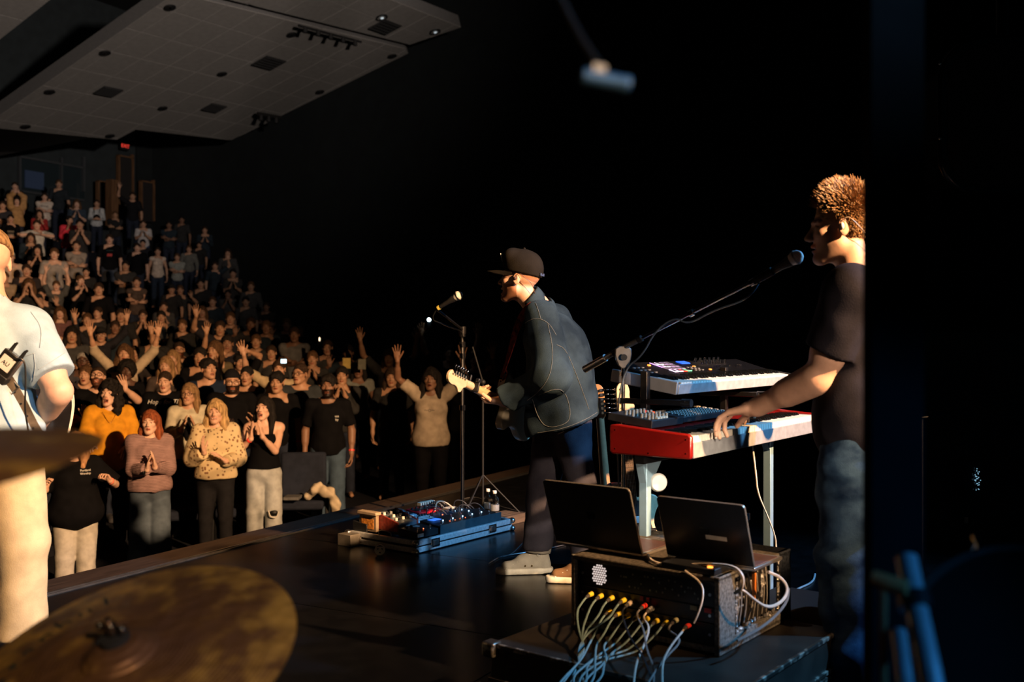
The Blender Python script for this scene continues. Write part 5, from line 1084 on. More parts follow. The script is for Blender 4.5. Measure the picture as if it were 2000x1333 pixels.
# seams and pocket of the jacket
THR = mat('pale_thread', (.11, .12, .12), .7)
for pts in ([(1046, 592), (1052, 608), (1056, 622)], [(1020, 636), (1036, 624), (1056, 622), (1074, 634), (1086, 655)], [(1070, 634), (1078, 668), (1080, 705), (1072, 740), (1050, 768), (1030, 782)], [(1087, 674), (1102, 680), (1118, 712), (1136, 760), (1150, 800)],
            [(1052, 772), (1090, 757), (1108, 772), (1116, 818), (1098, 832), (1068, 836), (1052, 818), (1040, 780)], [(1050, 846), (1100, 838), (1140, 822), (1166, 806)]):
    seam('stitching', gj, pts, .0013, THR)
# --- guitar, laid along a line: body centre at the origin, neck along +x, front facing +z
def electric(name, label, M, body_m, neck_m, guard_m, cap_on=True, group=None):
    r = thing(name, label, 'guitar', (0, 0, 0), 0, group); r.matrix_world = M
    out = smooth_closed([(.235, .005), (.235, .10), (.20, .155), (.13, .125), (.03, .105), (-.08, .15), (-.20, .165), (-.265, .09), (-.255, -.06), (-.19, -.165), (-.08, -.17), (.0, -.115), (.07, -.12), (.14, -.165), (.185, -.12), (.16, -.04), (.17, -.03)], 2)
    MB().prism(out, .042, Matrix.Translation((0, 0, -.021))).obj('body', body_m, r, bevel=.008)
    g = smooth_closed([(.16, .09), (.10, .10), (.02, .08), (-.06, .06), (-.1, -.02), (-.12, -.1), (-.05, -.12), (.03, -.09), (.12, -.1), (.15, -.05)], 2)
    MB().prism(g, .003, Matrix.Translation((0, 0, .022))).obj('pickguard', guard_m, r)
    nb = MB()
    sec = lambda x, w, t: [(x, w * math.cos(a), -t * max(0, math.sin(a)) + .022) for a in np.linspace(0, math.pi, 9)]
    a = sec(.14, .028, .026); b = sec(.585, .0215, .021); nb._add(a + b, [(i, i + 1, 9 + i + 1, 9 + i) for i in range(8)] + [tuple(range(9)), tuple(range(17, 8, -1)), (0, 9, 17, 8)])
    nb.obj('neck', neck_m, r)
    MB().box((.36, 0, .026), (.46, .046, .006)).obj('fingerboard', mat('rosewood', (.06, .03, .018), .5), r)
    fr = MB()
    for k in range(18): fr.box((.585 - .648 * (1 - 2 ** (-k / 12)), 0, .0295), (.0022, .044, .0015))
    fr.obj('frets', CHR, r)
    hs = smooth_closed([(.58, -.022), (.61, -.03), (.625, -.058), (.65, -.062), (.66, -.045), (.69, -.035), (.73, -.04), (.765, -.028), (.775, .0), (.76, .025), (.73, .036), (.60, .033), (.58, .022)], 1)
    h = MB().prism(hs, .015, Matrix.Translation((0, 0, .004))).obj('headstock', neck_m, r, bevel=.002)
    for k in range(6):
        x = .612 + .025 * k; MB().cyl((x, .012, .018), (x, .012, .03), .004, n=8).box((x, .026, -.002), (.013, .024, .011)).cyl((x, .036, -.002), (x, .05, -.002), .003, n=6).sphere((x, .056, -.002), .008, 8, 6, (.5, 1, .9)).obj('tuner', CHR, h)
    for k in range(6):
        y0 = .018 - .0072 * k; MB().tube([(-.11, y0 * 1.35, .036), (.585, y0, .032), (.612 + .025 * k, .012, .024)], .0006, n=4).obj('string', STEEL, r)
    MB().box((-.11, 0, .03), (.02, .075, .012)).obj('bridge', CHR, r)
    for x in (-.06, .05): MB().box((x, 0, .027), (.035, .08, .01)).obj('pickup', WHT, r, bevel=.003)
    for x, y in ((-.12, -.09), (-.17, -.07)): MB().cyl((x, y, .022), (x, y, .038), .011, n=12).obj('knob', BLK, r)
    MB().cyl((.235, .10, 0), (.25, .105, 0), .006, n=10).obj('strap_button', CHR, r)
    return r
Hp = Vector(GBs) + Vector(JG['wrL'] + JG['handL'][0] * .085 + JG['handL'][1] * .034)
ax_ = Vector((-.43, -.865, .265)).normalized(); nz_ = Vector((-.90, .42, .10)); nz_ = (nz_ - ax_ * nz_.dot(ax_)).normalized(); ay_ = nz_.cross(ax_)
IVO = mat('ivory_paint', (.66, .56, .38), .25, coat=.6, var=.04); MAP = mat('maple_neck', (.5, .36, .2), .3, coat=.5, scale=12, stretch=(1, 8, 8), var=.1)
go = Hp - ax_ * .335
eg = electric('electric_guitar', 'cream offset electric guitar with a maple neck held by the singer', basis(ax_, ay_, nz_, go), IVO, MAP, mat('guard_mint', (.55, .55, .45), .4))
# capo on its neck
MB().box((.50, 0, .002), (.012, .055, .05)).obj('clamp', BMET, (cpo := thing('capo', 'black capo clamped on the neck of the cream guitar', 'capo')), bevel=.004)
cpo.matrix_world = basis(ax_, ay_, nz_, go); MB().box((.50, .035, -.012), (.03, .02, .022)).obj('lever', BMET, cpo, bevel=.004); MB().box((.503, .03, .035), (.014, .06, .01)).obj('bar', BMET, cpo, bevel=.003)
# guitar strap over the shoulder
def ribbon(mb, pts, w, t=.003, nrm_=None, upv=None):
    pts = [Vector(p) for p in pts]; vs = []; fs = []
    for i, p in enumerate(pts):
        d = (pts[min(i + 1, len(pts) - 1)] - pts[max(i - 1, 0)]).normalized(); n = (nrm_(p) if nrm_ else Vector(upv)).normalized(); s_ = d.cross(n).normalized() * w / 2; n = s_.cross(d).normalized() * t / 2
        vs += [p + s_ + n, p - s_ + n, p - s_ - n, p + s_ - n]
    for i in range(len(pts) - 1):
        for k in range(4): fs.append((i * 4 + k, i * 4 + (k + 1) % 4, i * 4 + 4 + (k + 1) % 4, i * 4 + 4 + k))
    fs += [(3, 2, 1, 0), tuple(len(vs) - 4 + k for k in range(4))]; mb._add(vs, fs)
STRP = fabric('oxblood_strap', (.07, .010, .008), scale=40, var=.7)
sp = spline([P(1066, 596, 5.30), P(1050, 592, 5.20), P(1037, 597, 5.17), P(1022, 612, 5.2), P(1006, 650, 5.27), P(995, 690, 5.32), P(985, 722, 5.36), P(977, 742, 5.40)], 3)
strap = thing('guitar_strap', 'dark red leather strap from the singer\'s shoulder down to the cream guitar', 'strap'); cen = Vector((.2, 5.36, 0))
b = MB(); ribbon(b, sp, .05, .004, nrm_=lambda p: Vector((p.x - .2, p.y - 5.4, max(0, (p.z - 1.34)) * 2))); b.obj('strap_band', STRP, strap)
MB().tube([P(977, 742, 5.40), P(972, 748, 5.4), P(980, 745, 5.38), P(992, 733, 5.36), P(988, 722, 5.36)], .004, n=6, smooth=2).obj('strap_end', STRP, strap)
# --- guitarist seen from behind at the left edge
LBs = (-2.0, 3.78, 0); fL = (-.35, .94); RL = face_frame(fL)
JL = hero(LBs, dict(pel=(-2.0, 3.77, .88), chest=(-2.0, 3.77, 1.18), neck=(-2.0, 3.79, 1.385), head=(-2.02, 3.83, 1.545), Rp=RL, Rc=RL @ rotm('X', 6), Rh=head_R((-.6, .8), 0),
    shR=(-1.865, 3.82, 1.285), elR=(-1.705, 3.75, 1.055), wrR=(-1.88, 3.93, .90), shL=(-2.17, 3.74, 1.32), elL=(-2.4, 3.85, 1.08), wrL=(-2.45, 4.1, 1.15),
    handR=(unit((-.8, .4, -.3)), unit((-.2, -.9, 0)), .5, .1), handL=(unit((-.2, .5, .6)), unit((.6, 0, .4)), .8, .1),
    hipR=(-1.91, 3.80, .85), knR=(-1.865, 3.79, .47), anR=(-1.87, 3.80, .10), hipL=(-2.09, 3.74, .85), knL=(-2.12, 3.78, .47), anL=(-2.13, 3.77, .09), ftL=unit((-.3, .9, 0)), ftR=unit((.1, .95, 0))))
lp = thing('person', 'man seen from behind in a pale blue shirt and cream trousers at the left edge', 'person', LBs)
put('body', make_body(JL, dict(s=1.02, g=1.05, arm=1.22), .009, .005, .005, 'R'), lp, skin('fair'))
PBL = fabric('pale_blue_cotton', (.32, .43, .52), bump=.2)
ls = put('shirt', shirt_mesh(JL, dict(s=1.02, g=1.05), h=.0075, sleeve=.80, hem=.80, loose=.022, wr=.007, seed=31, collar=.03), lp, PBL)
put('trousers', make_trousers(JL, dict(s=1.02, g=1.05), h=.009, wide=.03, wr=.012, fr=(8, 22), end=.12), lp, fabric('cream_twill', (.47, .37, .21), bump=.25))
for a in 'LR': put('shoe', make_shoe(JL, a), lp, cloth((.5, .45, .38)))
put('hair', hair_mesh(JL, 'short', 8, .006), lp, hairmat('light'))
for pts in ([(15, 716), (40, 700), (68, 690)], [(66, 690), (70, 720), (64, 745)], [(76, 722), (100, 708), (126, 690)], [(60, 610), (82, 640), (78, 680)]): seam('stitching', ls, pts, .0012, mat('grey_thread', (.3, .36, .4), .7))
ep = onto(ls, [(4, 740), (12, 752), (28, 775), (45, 805), (60, 835), (76, 850)], .006); es = [Vector(p) for p in onto(ls, dense([(-30, 690), (2, 722), (20, 752), (40, 790), (60, 830), (80, 862)], 5), .006)]
lst = thing('guitar_strap', 'worn brown leather strap with a buckle across the pale blue shirt', 'strap')
LEA = fabric('worn_leather', (.11, .085, .06), rough=.5, scale=20, var=.4)
if len(es) > 3:
    b = MB(); ribbon(b, spline(es, 2), .042, .004, upv=(.1, -1, .1)); b.obj('strap_band', LEA, lst)
    k = len(es) // 2; c = P(22, 756, es[k].y - .01)
    MB().tube([c + Vector((x, 0, z)) for x, z in ((-.028, .006), (.0, .032), (.03, .0), (.002, -.028), (-.028, .006))], .0035, n=6).obj('buckle', STEEL, lst)
    for j in range(3, len(es) - 2, 3): MB().cyl(es[j] + Vector((0, -.003, 0)), es[j] + Vector((0, -.0045, 0)), .004, n=8).obj('strap_hole', BLK, lst)
bp = thing('radio_transmitter', 'small silver and black radio transmitter clipped to the leather strap', 'transmitter', P(14, 712, 3.58)); bp.rotation_euler = (0, math.radians(38), 0)
MB().box((0, 0, 0), (.075, .03, .095)).obj('case', STEEL, bp, bevel=.004); MB().box((0, -.016, .005), (.05, .002, .05)).obj('label_plate', WHT, bp); MB().box((0, 0, -.052), (.079, .034, .03)).obj('battery_door', BLK, bp, bevel=.004)
for x in (-.02, .025): MB().tube([(x, 0, .045), (x, -.002, .075), (x + .004, -.004, .085)], [.008, .006, .004], n=8).obj('plug', BLK, bp)
t = put('lettering', text_mesh('AU', .022, BLK, .0003), bp); t.location = (0, -.0178, .005); t.rotation_euler = (math.pi / 2, 0, 0)
t = thing('instrument_cable', 'thin black cable looping from the transmitter down the pale blue shirt', 'cable'); MB().tube([P(30, 702, 3.56), P(42, 700, 3.56), P(50, 712, 3.57), P(50, 760, 3.58), P(48, 800, 3.6), P(56, 845, 3.65)], .0035, n=6, smooth=3).obj('cable', BLK, t)
# acoustic guitar in front of him
fl_ = Vector((-.35, .94, 0)).normalized(); nl_ = fl_ * 1.0; axl = Vector((-.93, -.33, .16)).normalized(); axl = (axl - nl_ * axl.dot(nl_)).normalized(); ayl = nl_.cross(axl)
ag = thing('acoustic_guitar', 'black acoustic guitar with cream binding held by the man at the left edge', 'guitar'); ag.matrix_world = basis(axl, ayl, nl_, Vector((-1.985, 3.99, .955)))
out = smooth_closed([(.30, .0), (.29, .09), (.24, .135), (.15, .11), (.08, .12), (-.05, .19), (-.16, .17), (-.2, .08), (-.205, 0), (-.2, -.08), (-.16, -.17), (-.05, -.19), (.08, -.12), (.15, -.11), (.24, -.135), (.29, -.09)], 2)
MB().prism(out, .10, Matrix.Translation((0, 0, -.05))).obj('body', mat('gloss_black_lacquer', (.010, .008, .007), .12, coat=1), ag)
for z in (-.051, .051): MB().tube([(x, y, z) for x, y in out + out[:1]], .0025, n=6).obj('binding', mat('cream_binding', (.72, .62, .42), .4), ag)
MB().box((.5, 0, .05), (.45, .05, .02)).obj('neck', mat('dark_neck', (.08, .04, .02), .4), ag)
MB().lathe([(.05, .052), (.055, .054), (.06, .052)], (.06, 0, 0), n=24).obj('rosette', WHT, ag)
# ------------------------------------------------------------------ keyboards
def frame_root(name, label, cat, loc, xdir, group=None, tilt=0):
    o = thing(name, label, cat, loc, math.atan2(xdir[1], xdir[0]), group)
    if tilt: o.rotation_euler = (math.radians(tilt), 0, o.rotation_euler.z)
    return o
RED = mat('red_lacquer', (.16, .005, .004), .32, coat=.5, var=.05); PANEL = mat('dark_panel', (.02, .022, .026), .4)
IV = mat('ivory_keys', (.80, .76, .66), .3, var=.03); SLV = mat('silver_body', (.42, .43, .45), .4, .3, var=.05)
wk = None
def keys(root, n_white, x0, y0, z, w, lw, hw, start=0, side=-1):
    """white keys from x0, front edge at y0, going back lw; black keys between"""
    wm = MB().box((0, lw / 2, -hw / 2), (w * .87, lw, hw)).mesh('white_key', IV); bm_ = MB()
    bw = w * .55; bl = lw * .62; bm_._add([(-bw / 2, 0, 0), (bw / 2, 0, 0), (bw / 2, bl, 0), (-bw / 2, bl, 0), (-bw * .38, .008, .011), (bw * .38, .008, .011), (bw * .38, bl, .011), (-bw * .38, bl, .011)], [(3, 2, 1, 0), (4, 5, 6, 7), (0, 1, 5, 4), (1, 2, 6, 5), (2, 3, 7, 6), (3, 0, 4, 7)])
    bk = bm_.mesh('black_key', BLKG)
    for i in range(n_white):
        put('white_key', wm, root, loc=(x0 + w * (i + .5), y0, z))
        if (i + start) % 7 not in (2, 6) and i < n_white - 1: put('black_key', bk, root, loc=(x0 + w * (i + 1), y0 + lw * .38, z))
KX = (.59, .81)
sp_ = frame_root('stage_piano', 'red stage piano with wooden end cheeks on the lower tier under the player\'s hands', 'keyboard', (.648, 3.55, .818), KX)
LK = 1.27; DK = .335
prof = [(0, 0.004), (0.0, .078), (.012, .090), (.05, .092), (.16, .100), (.30, .112), (.335, .108), (.335, .006), (.32, 0), (.01, 0)]
def cheek(x):
    M = Matrix(((0, 0, 1, x), (1, 0, 0, 0), (0, 1, 0, 0), (0, 0, 0, 1))); return MB().prism(prof, .022, M)
for x in (-.022, LK): 
    c = cheek(x).obj('end_cheek', RED, sp_, bevel=.006)
    if x < 0:
        for y, z in ((.02, .02), (.02, .07), (.17, .012), (.31, .02), (.31, .09)): MB().cyl((x - .001, y, z), (x - .0025, y, z), .003, n=8).obj('screw', CHR, c)
MB().box((LK / 2, .17, .012), (LK, .32, .024)).obj('body', BLK, sp_)
MB().box((LK / 2, .005, .03), (LK, .012, .055)).obj('front_rail', mat('rail_greyblue', (.30, .31, .33), .35, .2), sp_, bevel=.002)
MB()._add([(0, .155, .02), (LK, .155, .02), (LK, .33, .02), (0, .33, .02), (0, .155, .088), (LK, .155, .088), (LK, .33, .104), (0, .33, .104)], [(3, 2, 1, 0), (4, 5, 6, 7), (0, 1, 5, 4), (1, 2, 6, 5), (2, 3, 7, 6), (3, 0, 4, 7)]).obj('control_panel', RED, sp_, bevel=.002)
keys(sp_, 52, 0.004, .004, .082, (LK - .008) / 52, .148, .024, start=5)
# desktop drum sequencer + small synth lying on its left half
dm = frame_root('drum_synthesizer', 'black desktop synthesizer crowded with small pale knobs on the left end of the red piano', 'synthesizer', Vector(sp_.location) + Vector((-.0, 0, .1)), KX)
dm.location = Vector((.648, 3.55, .818)) + Vector((.59 * .03 - .81 * .19, .81 * .03 + .59 * .19, .098)); dm.rotation_euler = (math.radians(7), 0, math.atan2(.81, .59))
MB().box((.13, .09, .015), (.26, .19, .03)).obj('body', PANEL, dm, bevel=.003)
rk = random.Random(5); kn_ = MB().cyl((0, 0, 0), (0, 0, .016), .006, .005, n=8).mesh('knob', mat('knob_ivory', (.55, .50, .40), .4))
for i in range(6):
    for j in range(4): put('knob', kn_, dm, loc=(.02 + .028 * i + (.006 if j % 2 else 0), .02 + .034 * j, .03))
for i in range(4): MB().box((.012 + .022 * i + .06, .012, .033), (.016, .012, .006)).obj('button', mat('button_cream', (.75, .68, .5), .4), dm)
for x, y, c in ((.15, .1, (1, .12, .03)), (.19, .13, (1, .05, .03)), (.20, .10, (1, .12, .03))): MB().box((x, y, .033), (.018, .012, .005)).obj('lit_button', mat('lamp_%d' % int(c[1] * 100), c, .4, emit=c, estr=1.0), dm)
sq = frame_root('step_sequencer', 'long black step sequencer with rows of small grey buttons behind the hand', 'sequencer', Vector((.648, 3.55, .818)) + Vector((.59 * .31 - .81 * .19, .81 * .31 + .59 * .19, .099)), KX)
sq.rotation_euler.x = math.radians(6)
MB().box((.21, .08, .012), (.42, .15, .024)).obj('body', PANEL, sq, bevel=.003)
bt = MB().box((0, 0, 0), (.012, .014, .004)).mesh('button', mat('button_grey', (.35, .33, .29), .5))
for i in range(16):
    for j in range(5): put('button', bt, sq, loc=(.03 + .0245 * i, .02 + .028 * j, .026))
# upper keyboard
up_k = frame_root('midi_keyboard', 'black keyboard controller with glowing pads and a blue screen on the upper tier', 'keyboard', (.650, 3.905, 1.028), KX, tilt=9)
LU = 1.22; up_k.scale = (1, .8, 1); KBK = mat('keyboard_black', (.003, .003, .0035), .6, spec=.06)
MB().box((LU / 2, .19, .022), (LU, .36, .040)).obj('body', KBK, up_k, bevel=.006)
for x in (-.006, LU + .006): MB().box((x, .19, .026), (.014, .375, .052)).obj('end_cheek', SLV if x < 0 else BLK, up_k, bevel=.004)
MB().box((LU / 2, .004, .022), (LU, .012, .040)).obj('front_rail', mat('rail_silver', (.55, .56, .58), .3, .4), up_k, bevel=.002)
keys(up_k, 45, .03, .010, .048, (LU - .06) / 45, .135, .018, start=0)
MB()._add([(.0, .15, .03), (LU, .15, .03), (LU, .375, .03), (0, .375, .03), (0, .15, .052), (LU, .15, .052), (LU, .375, .075), (0, .375, .075)], [(3, 2, 1, 0), (4, 5, 6, 7), (0, 1, 5, 4), (1, 2, 6, 5), (2, 3, 7, 6), (3, 0, 4, 7)]).obj('control_panel', KBK, up_k, bevel=.002)
zp = lambda y: .053 + (y - .15) / .225 * .023
rp_ = math.atan2(.023, .225)
PADC = {'w': (.75, .65, 1.0), 'r': (1, .05, .03), 'g': (.15, 1, .35), 'p': (.55, .30, .9), 'd': (.25, .2, .4)}
lay = ['wwrg', 'dddd', 'pwdd', 'pwdd']
for j in range(4):
    for i in range(4):
        k = lay[j][i]; x = .27 + .042 * i; y = .205 + .040 * j; pd = MB().box((0, 0, 0), (.032, .030, .006)).obj('pad', mat('pad_rubber', (.03, .03, .035), .6), up_k, loc=(x, y, zp(y) + .002), rot=(rp_, 0, 0), bevel=.002)
        b = MB()
        for (cx, cy, sx, sy) in ((0, -.0165, .036, .0035), (0, .0165, .036, .0035), (-.0175, 0, .0035, .036), (.0175, 0, .0035, .036)):
            if k == 'd' or (cx + cy < 0): b.box((cx, cy, .001), (sx, sy, .003))
        b.obj('pad_light', mat('pad_' + k, PADC[k], .4, emit=PADC[k], estr=(.10 if k == 'd' else 1.6)), pd)
MB().box((0, 0, 0), (.085, .040, .004)).obj('screen', mat('blue_screen', (.02, .08, .6), .3, emit=(.02, .12, 1.0), estr=1.0), up_k, loc=(.55, .33, zp(.33) + .003), rot=(rp_, 0, 0))
ORG = mat('orange_lamp', (1, .3, .05), .4, emit=(1, .32, .06), estr=1.0)
for x, y in ((.20, .31), (.55, .26), (.62, .20), (.98, .24)): MB().box((0, 0, 0), (.02, .009, .005)).obj('lit_button', ORG, up_k, loc=(x, y, zp(y) + .002), rot=(rp_, 0, 0))
kb2 = MB().cyl((0, 0, 0), (0, 0, .02), .0085, .007, n=10).mesh('knob', CHR)
for i in range(6):
    for j in range(2): put('knob', kb2, up_k, loc=(.70 + .05 * i, .30 + .045 * j, zp(.30 + .045 * j)))
fd_ = MB().box((0, 0, .006), (.006, .016, .012)).mesh('fader', CHR)
for i in range(9): put('fader', fd_, up_k, loc=(.70 + .04 * i, .22 + .01 * (i % 3), zp(.22)))
sb = MB().box((0, 0, 0), (.018, .008, .004)).mesh('button', mat('button_dim', (.12, .12, .12), .5))
for i in range(3):
    for j in range(3): put('button', sb, up_k, loc=(.03 + .035 * i, .2 + .04 * j, zp(.2 + .04 * j) + .002)); put('button', sb, up_k, loc=(.47 + .035 * i, .2 + .025 * j, zp(.2 + .025 * j) + .002))
# two-tier stand
ks_ = frame_root('keyboard_stand', 'two-tier stand of square pale blue steel legs under the two keyboards', 'keyboard stand', (.648, 3.55, 0), KX)
BLU = mat('pale_blue_steel', (.26, .42, .54), .35, .3, var=.04)
for x, y in ((.10, .25), (.95, .10)):
    lg = MB().box((x, y, .40), (.035, .035, .80)).obj('leg', BLU, ks_, bevel=.003)
    MB().prism([(-.05, 0), (.12, 0), (.12, -.02), (.03, -.11), (-.0175, -.11), (-.05, -.02)] if x < .5 else [(-.06, 0), (.03, 0), (.0175, -.05), (-.0175, -.05)], .03, basis(Vector((1, 0, 0)), Vector((0, 0, 1)), Vector((0, -1, 0)), (x, y + .015, .812))).obj('gusset', BLU, lg)
    MB().lathe([(.001, .0), (.034, .002), (.036, .018), (.03, .028), (.001, .03)], (x + .055, y - .02, .70 if x < .5 else .13), (-.62 + 0, -.78, 0) if x < .5 else (.3, -.95, 0), 18).obj('clamp_knob', WHT if x < .5 else mat('knob_pale', (.6, .68, .7), .4), lg)
    MB().box((x, y, .02), (.05, .55, .04)).obj('foot', BMET, lg, bevel=.004)
MB().box((.55, .22, .80), (1.1, .04, .03)).obj('cross_beam', BMET, ks_); MB().box((.55, .22, .45), (.9, .03, .03)).obj('cross_beam', BMET, ks_)
for x in (.25, 1.0):
    MB().box((x, .33, .95), (.03, .03, .34)).obj('upper_post', BMET, ks_, bevel=.003); MB().box((x + .0, .30, 1.0), (.03, .30, .022)).obj('upper_arm', BMET, ks_, bevel=.003)
    MB().cyl((x, .17, 1.0), (x, .13, 1.0), .016, n=12).obj('arm_stop', BLK, ks_)
# ------------------------------------------------------------------ microphones and stands
MESHM = mat('mic_grille', (.85, .82, .76), .5, .1, scale=400, bump=.8, bscale=900)
def mic(name, label, head, axis, scale=1.0, ring=False):
    t = thing(name, label, 'microphone'); h = Vector(head); a = Vector(axis).normalized(); r = .0262 * scale
    MB().lathe([(.0001, r), (r * .5, r * .87), (r * .87, r * .5), (r, 0), (r * .96, -r * .35), (r * .8, -r * .75), (r * .78, -r * .9)], h, a, 20).obj('grille', MESHM, t)
    MB().lathe([(r * .99, -r * .12), (r * 1.05, -r * .08), (r * 1.05, r * .08), (r * .99, r * .12)], h, a, 20).obj('grille_band', STEEL, t)
    MB().lathe([(r * .8, -r * .8), (r * .78, -r * 1.3), (r * .55, -r * 2.4), (r * .42, -r * 5.6), (r * .36, -r * 5.8), (.0001, -r * 5.8)], h, a, 18).obj('handle', mat('mic_dark', (.05, .05, .052), .4, .5), t)
    if ring: MB().lathe([(r * .44, -r * 5.0), (r * .5, -r * 5.0), (r * .5, -r * 5.5), (r * .44, -r * 5.5)], h, a, 14).obj('yellow_band', mat('yellow_tape', (.75, .62, .12), .5), t)
    return t, h - a * r * 5.9
DGR = mat('stand_grey', (.10, .10, .10), .3, .8)
# keyboard player's boom stand
piv = P(1217, 697, 4.0); mh = P(1555, 503, 3.56); m1, tail = mic('microphone', 'vocal microphone with a pale grille in front of the keyboard player\'s mouth', mh, (mh - P(1465, 556, 3.68)))
bs = thing('boom_microphone_stand', 'tall boom stand whose long arm reaches up to the keyboard player', 'microphone stand', (piv.x, piv.y, 0))
L_ = lambda v: Vector(v) - Vector((piv.x, piv.y, 0))
MB().cyl((0, 0, .02), (0, 0, .62), .0125, n=14).obj('lower_tube', DGR, bs); MB().cyl((0, 0, .6), (0, 0, 1.14), .008, n=12).obj('upper_tube', CHR, bs)
MB().cyl((0, 0, 1.10), (0, 0, 1.115), .014, n=14).obj('collar', CHR, bs); MB().lathe([(.001, .02), (.12, .018), (.135, .01), (.135, 0), (.001, 0)], n=28).obj('round_base', BMET, bs)
bd = (mh - piv).normalized(); back = P(1142, 722, 4.13); endb = mh - bd * .17
cl = MB().prism(smooth_closed([(-.03, .045), (.03, .045), (.034, .0), (.014, -.045), (-.014, -.045), (-.034, 0)], 1), .03, basis(Vector((1, 0, 0)), Vector((0, 0, 1)), Vector((0, -1, 0)), (0, .015, 1.175))).obj('pivot_clamp', mat('clamp_grey', (.16, .15, .14), .4, .7), bs, bevel=.003)
MB().cyl((0, -.02, 1.175), (0, -.034, 1.175), .013, n=16).obj('bolt', CHR, cl)
p0 = L_(back); p1 = L_(piv) + Vector((0, -.0, .035)); p2 = L_(endb)
MB().cyl(p0, p0.lerp(p1, .55), .0155, n=12).obj('counterweight', STEEL, bs)
MB().tube([p0, p1, p1.lerp(p2, .12)], .011, n=12).obj('arm_sleeve', mat('arm_grey', (.30, .29, .28), .3, .9), bs); MB().tube([p1.lerp(p2, .1), p2], .0062, n=10).obj('arm_rod', CHR, bs)
for f in (.0, .12, .52, .96): c = p1.lerp(p2, f) if f else p0.lerp(p1, .75); MB().cyl(c, c + bd * .02, .0135, n=12).obj('collar', CHR if f in (.52, .96) else BMET, bs)
MB().cyl(p2 - bd * .01, L_(mh - bd * .10), .014, .017, n=12).obj('mic_clip', BMET, bs)
cb = thing('microphone_cable', 'dark microphone cable looping along the boom arm', 'cable'); q = lambda f: piv.lerp(mh, f) + Vector((0, -.012, .03))
MB().tube([tail, tail + Vector((-.02, -.01, -.04)), q(.72) + Vector((0, 0, -.08)), q(.55) + Vector((0, 0, -.05)), q(.40) + Vector((0, 0, -.05)), q(.32) + Vector((0, 0, .01)), q(.2), q(.12) + Vector((0, 0, -.07)), piv + Vector((.0, -.02, -.05)), piv + Vector((-.03, -.02, -.25)), piv + Vector((-.015, -.02, -.6)), piv + Vector((-.03, -.03, -1.17))], .0035, n=6, smooth=3).obj('cable', mat('cable_blueblack', (.05, .07, .10), .4), cb)
# singer's straight stand with a short boom
b1 = Vector((-.344, 6.9, 0)); m2h = P(895, 578, 5.5); m2, tl2 = mic('microphone', 'vocal microphone with a yellow band in front of the singing man in the cap', m2h, (.55, -.25, .32), ring=True)
s2 = thing('microphone_stand', 'straight black microphone stand behind the pedal board', 'microphone stand', b1); T = Vector((0, 0, 1.29))
MB().lathe([(.001, .02), (.12, .018), (.135, .01), (.135, 0), (.001, 0)], n=28).obj('round_base', BMET, s2); MB().cyl((0, 0, .02), (0, 0, .78), .0135, n=14).obj('lower_tube', DGR, s2); MB().cyl((0, 0, .76), T, .0095, n=12).obj('upper_tube', mat('tube_satin', (.22, .22, .22), .3, .9), s2)
for z in (.76, 1.12, 1.2, 1.27): MB().cyl((0, 0, z), (0, 0, z + .035), .021, n=14).obj('clutch', BMET, s2)
MB().cyl((0, 0, 1.29), (0, 0, 1.34), .026, n=14).obj('boom_pivot', BMET, s2); MB().cyl((0, 0, 1.32), tl2 - b1, .008, n=10).obj('boom_arm', BMET, s2)
t = thing('microphone_cable', 'thin black cable hanging from the singer\'s microphone', 'cable'); MB().tube([tl2, tl2 + Vector((-.03, 0, -.06)), P(862, 632, 5.6), P(880, 640, 5.9), P(905, 648, 6.85), P(907, 700, 6.86), P(905, 800, 6.86), P(906, 900, 6.87), P(905, 1000, 6.87)], .0042, n=6, smooth=3).obj('cable', BLKG, t)
# second stand behind, partly hidden
s3D = mat('stand_dark', (.006, .006, .006), .6)
s3 = thing('microphone_stand', 'low dark microphone stand between the singer and his microphone stand', 'microphone stand', Vector(((943 - 1000) / FPX * 7.0, 7.0, 0)))
MB().cyl((0, 0, .02), (0, 0, .95), .008, n=10).obj('tube', s3D, s3); MB().cyl((0, 0, .95), (-.07, -.05, 1.2), .006, n=8).obj('boom_arm', s3D, s3); MB().sphere((0, 0, .95), .02).obj('clutch', s3D, s3)
for a in (0, 2.1, 4.2): MB().cyl((0, 0, .3), (.28 * math.cos(a), .28 * math.sin(a), .012), .005, n=8).sphere((.28 * math.cos(a), .28 * math.sin(a), .014), .014, 8, 6).obj('leg', s3D, s3)
# ------------------------------------------------------------------ pedal board
PX = (.6, .8)
pb = frame_root('pedalboard_case', 'open aluminium-edged flight case tray carrying the guitar pedals', 'case', (-.558, 5.77, 0), PX)
LP, DP = .93, .56; WOODB = mat('black_ply', (.010, .010, .011), .5)
MB().box((LP / 2, DP / 2, .03), (LP - .012, DP - .012, .055)).obj('tray', WOODB, pb)
for (c, s_) in (((LP / 2, .003, .022), (LP, .006, .030)), ((LP / 2, .003, .060), (LP, .006, .028)), ((LP / 2, DP - .003, .04), (LP, .006, .065)), ((.003, DP / 2, .022), (.006, DP, .03)), ((.003, DP / 2, .062), (.006, DP, .024)), ((LP - .003, DP / 2, .04), (.006, DP, .065)), ((LP / 2, .012, .075), (LP, .02, .005)), ((.012, DP / 2, .075), (.02, DP, .005)), ((LP / 2, DP - .012, .075), (LP, .02, .005)), ((LP - .012, DP / 2, .075), (.02, DP, .005))):
    MB().box(c, s_).obj('aluminium_edge', ALU, pb, bevel=.0015)
for x, y in ((0, 0), (LP, 0), (0, DP), (LP, DP)):
    for z in (.016, .066): MB().sphere((x, y, z), .022, 12, 8, (1, 1, .85)).obj('ball_corner', STEEL, pb)
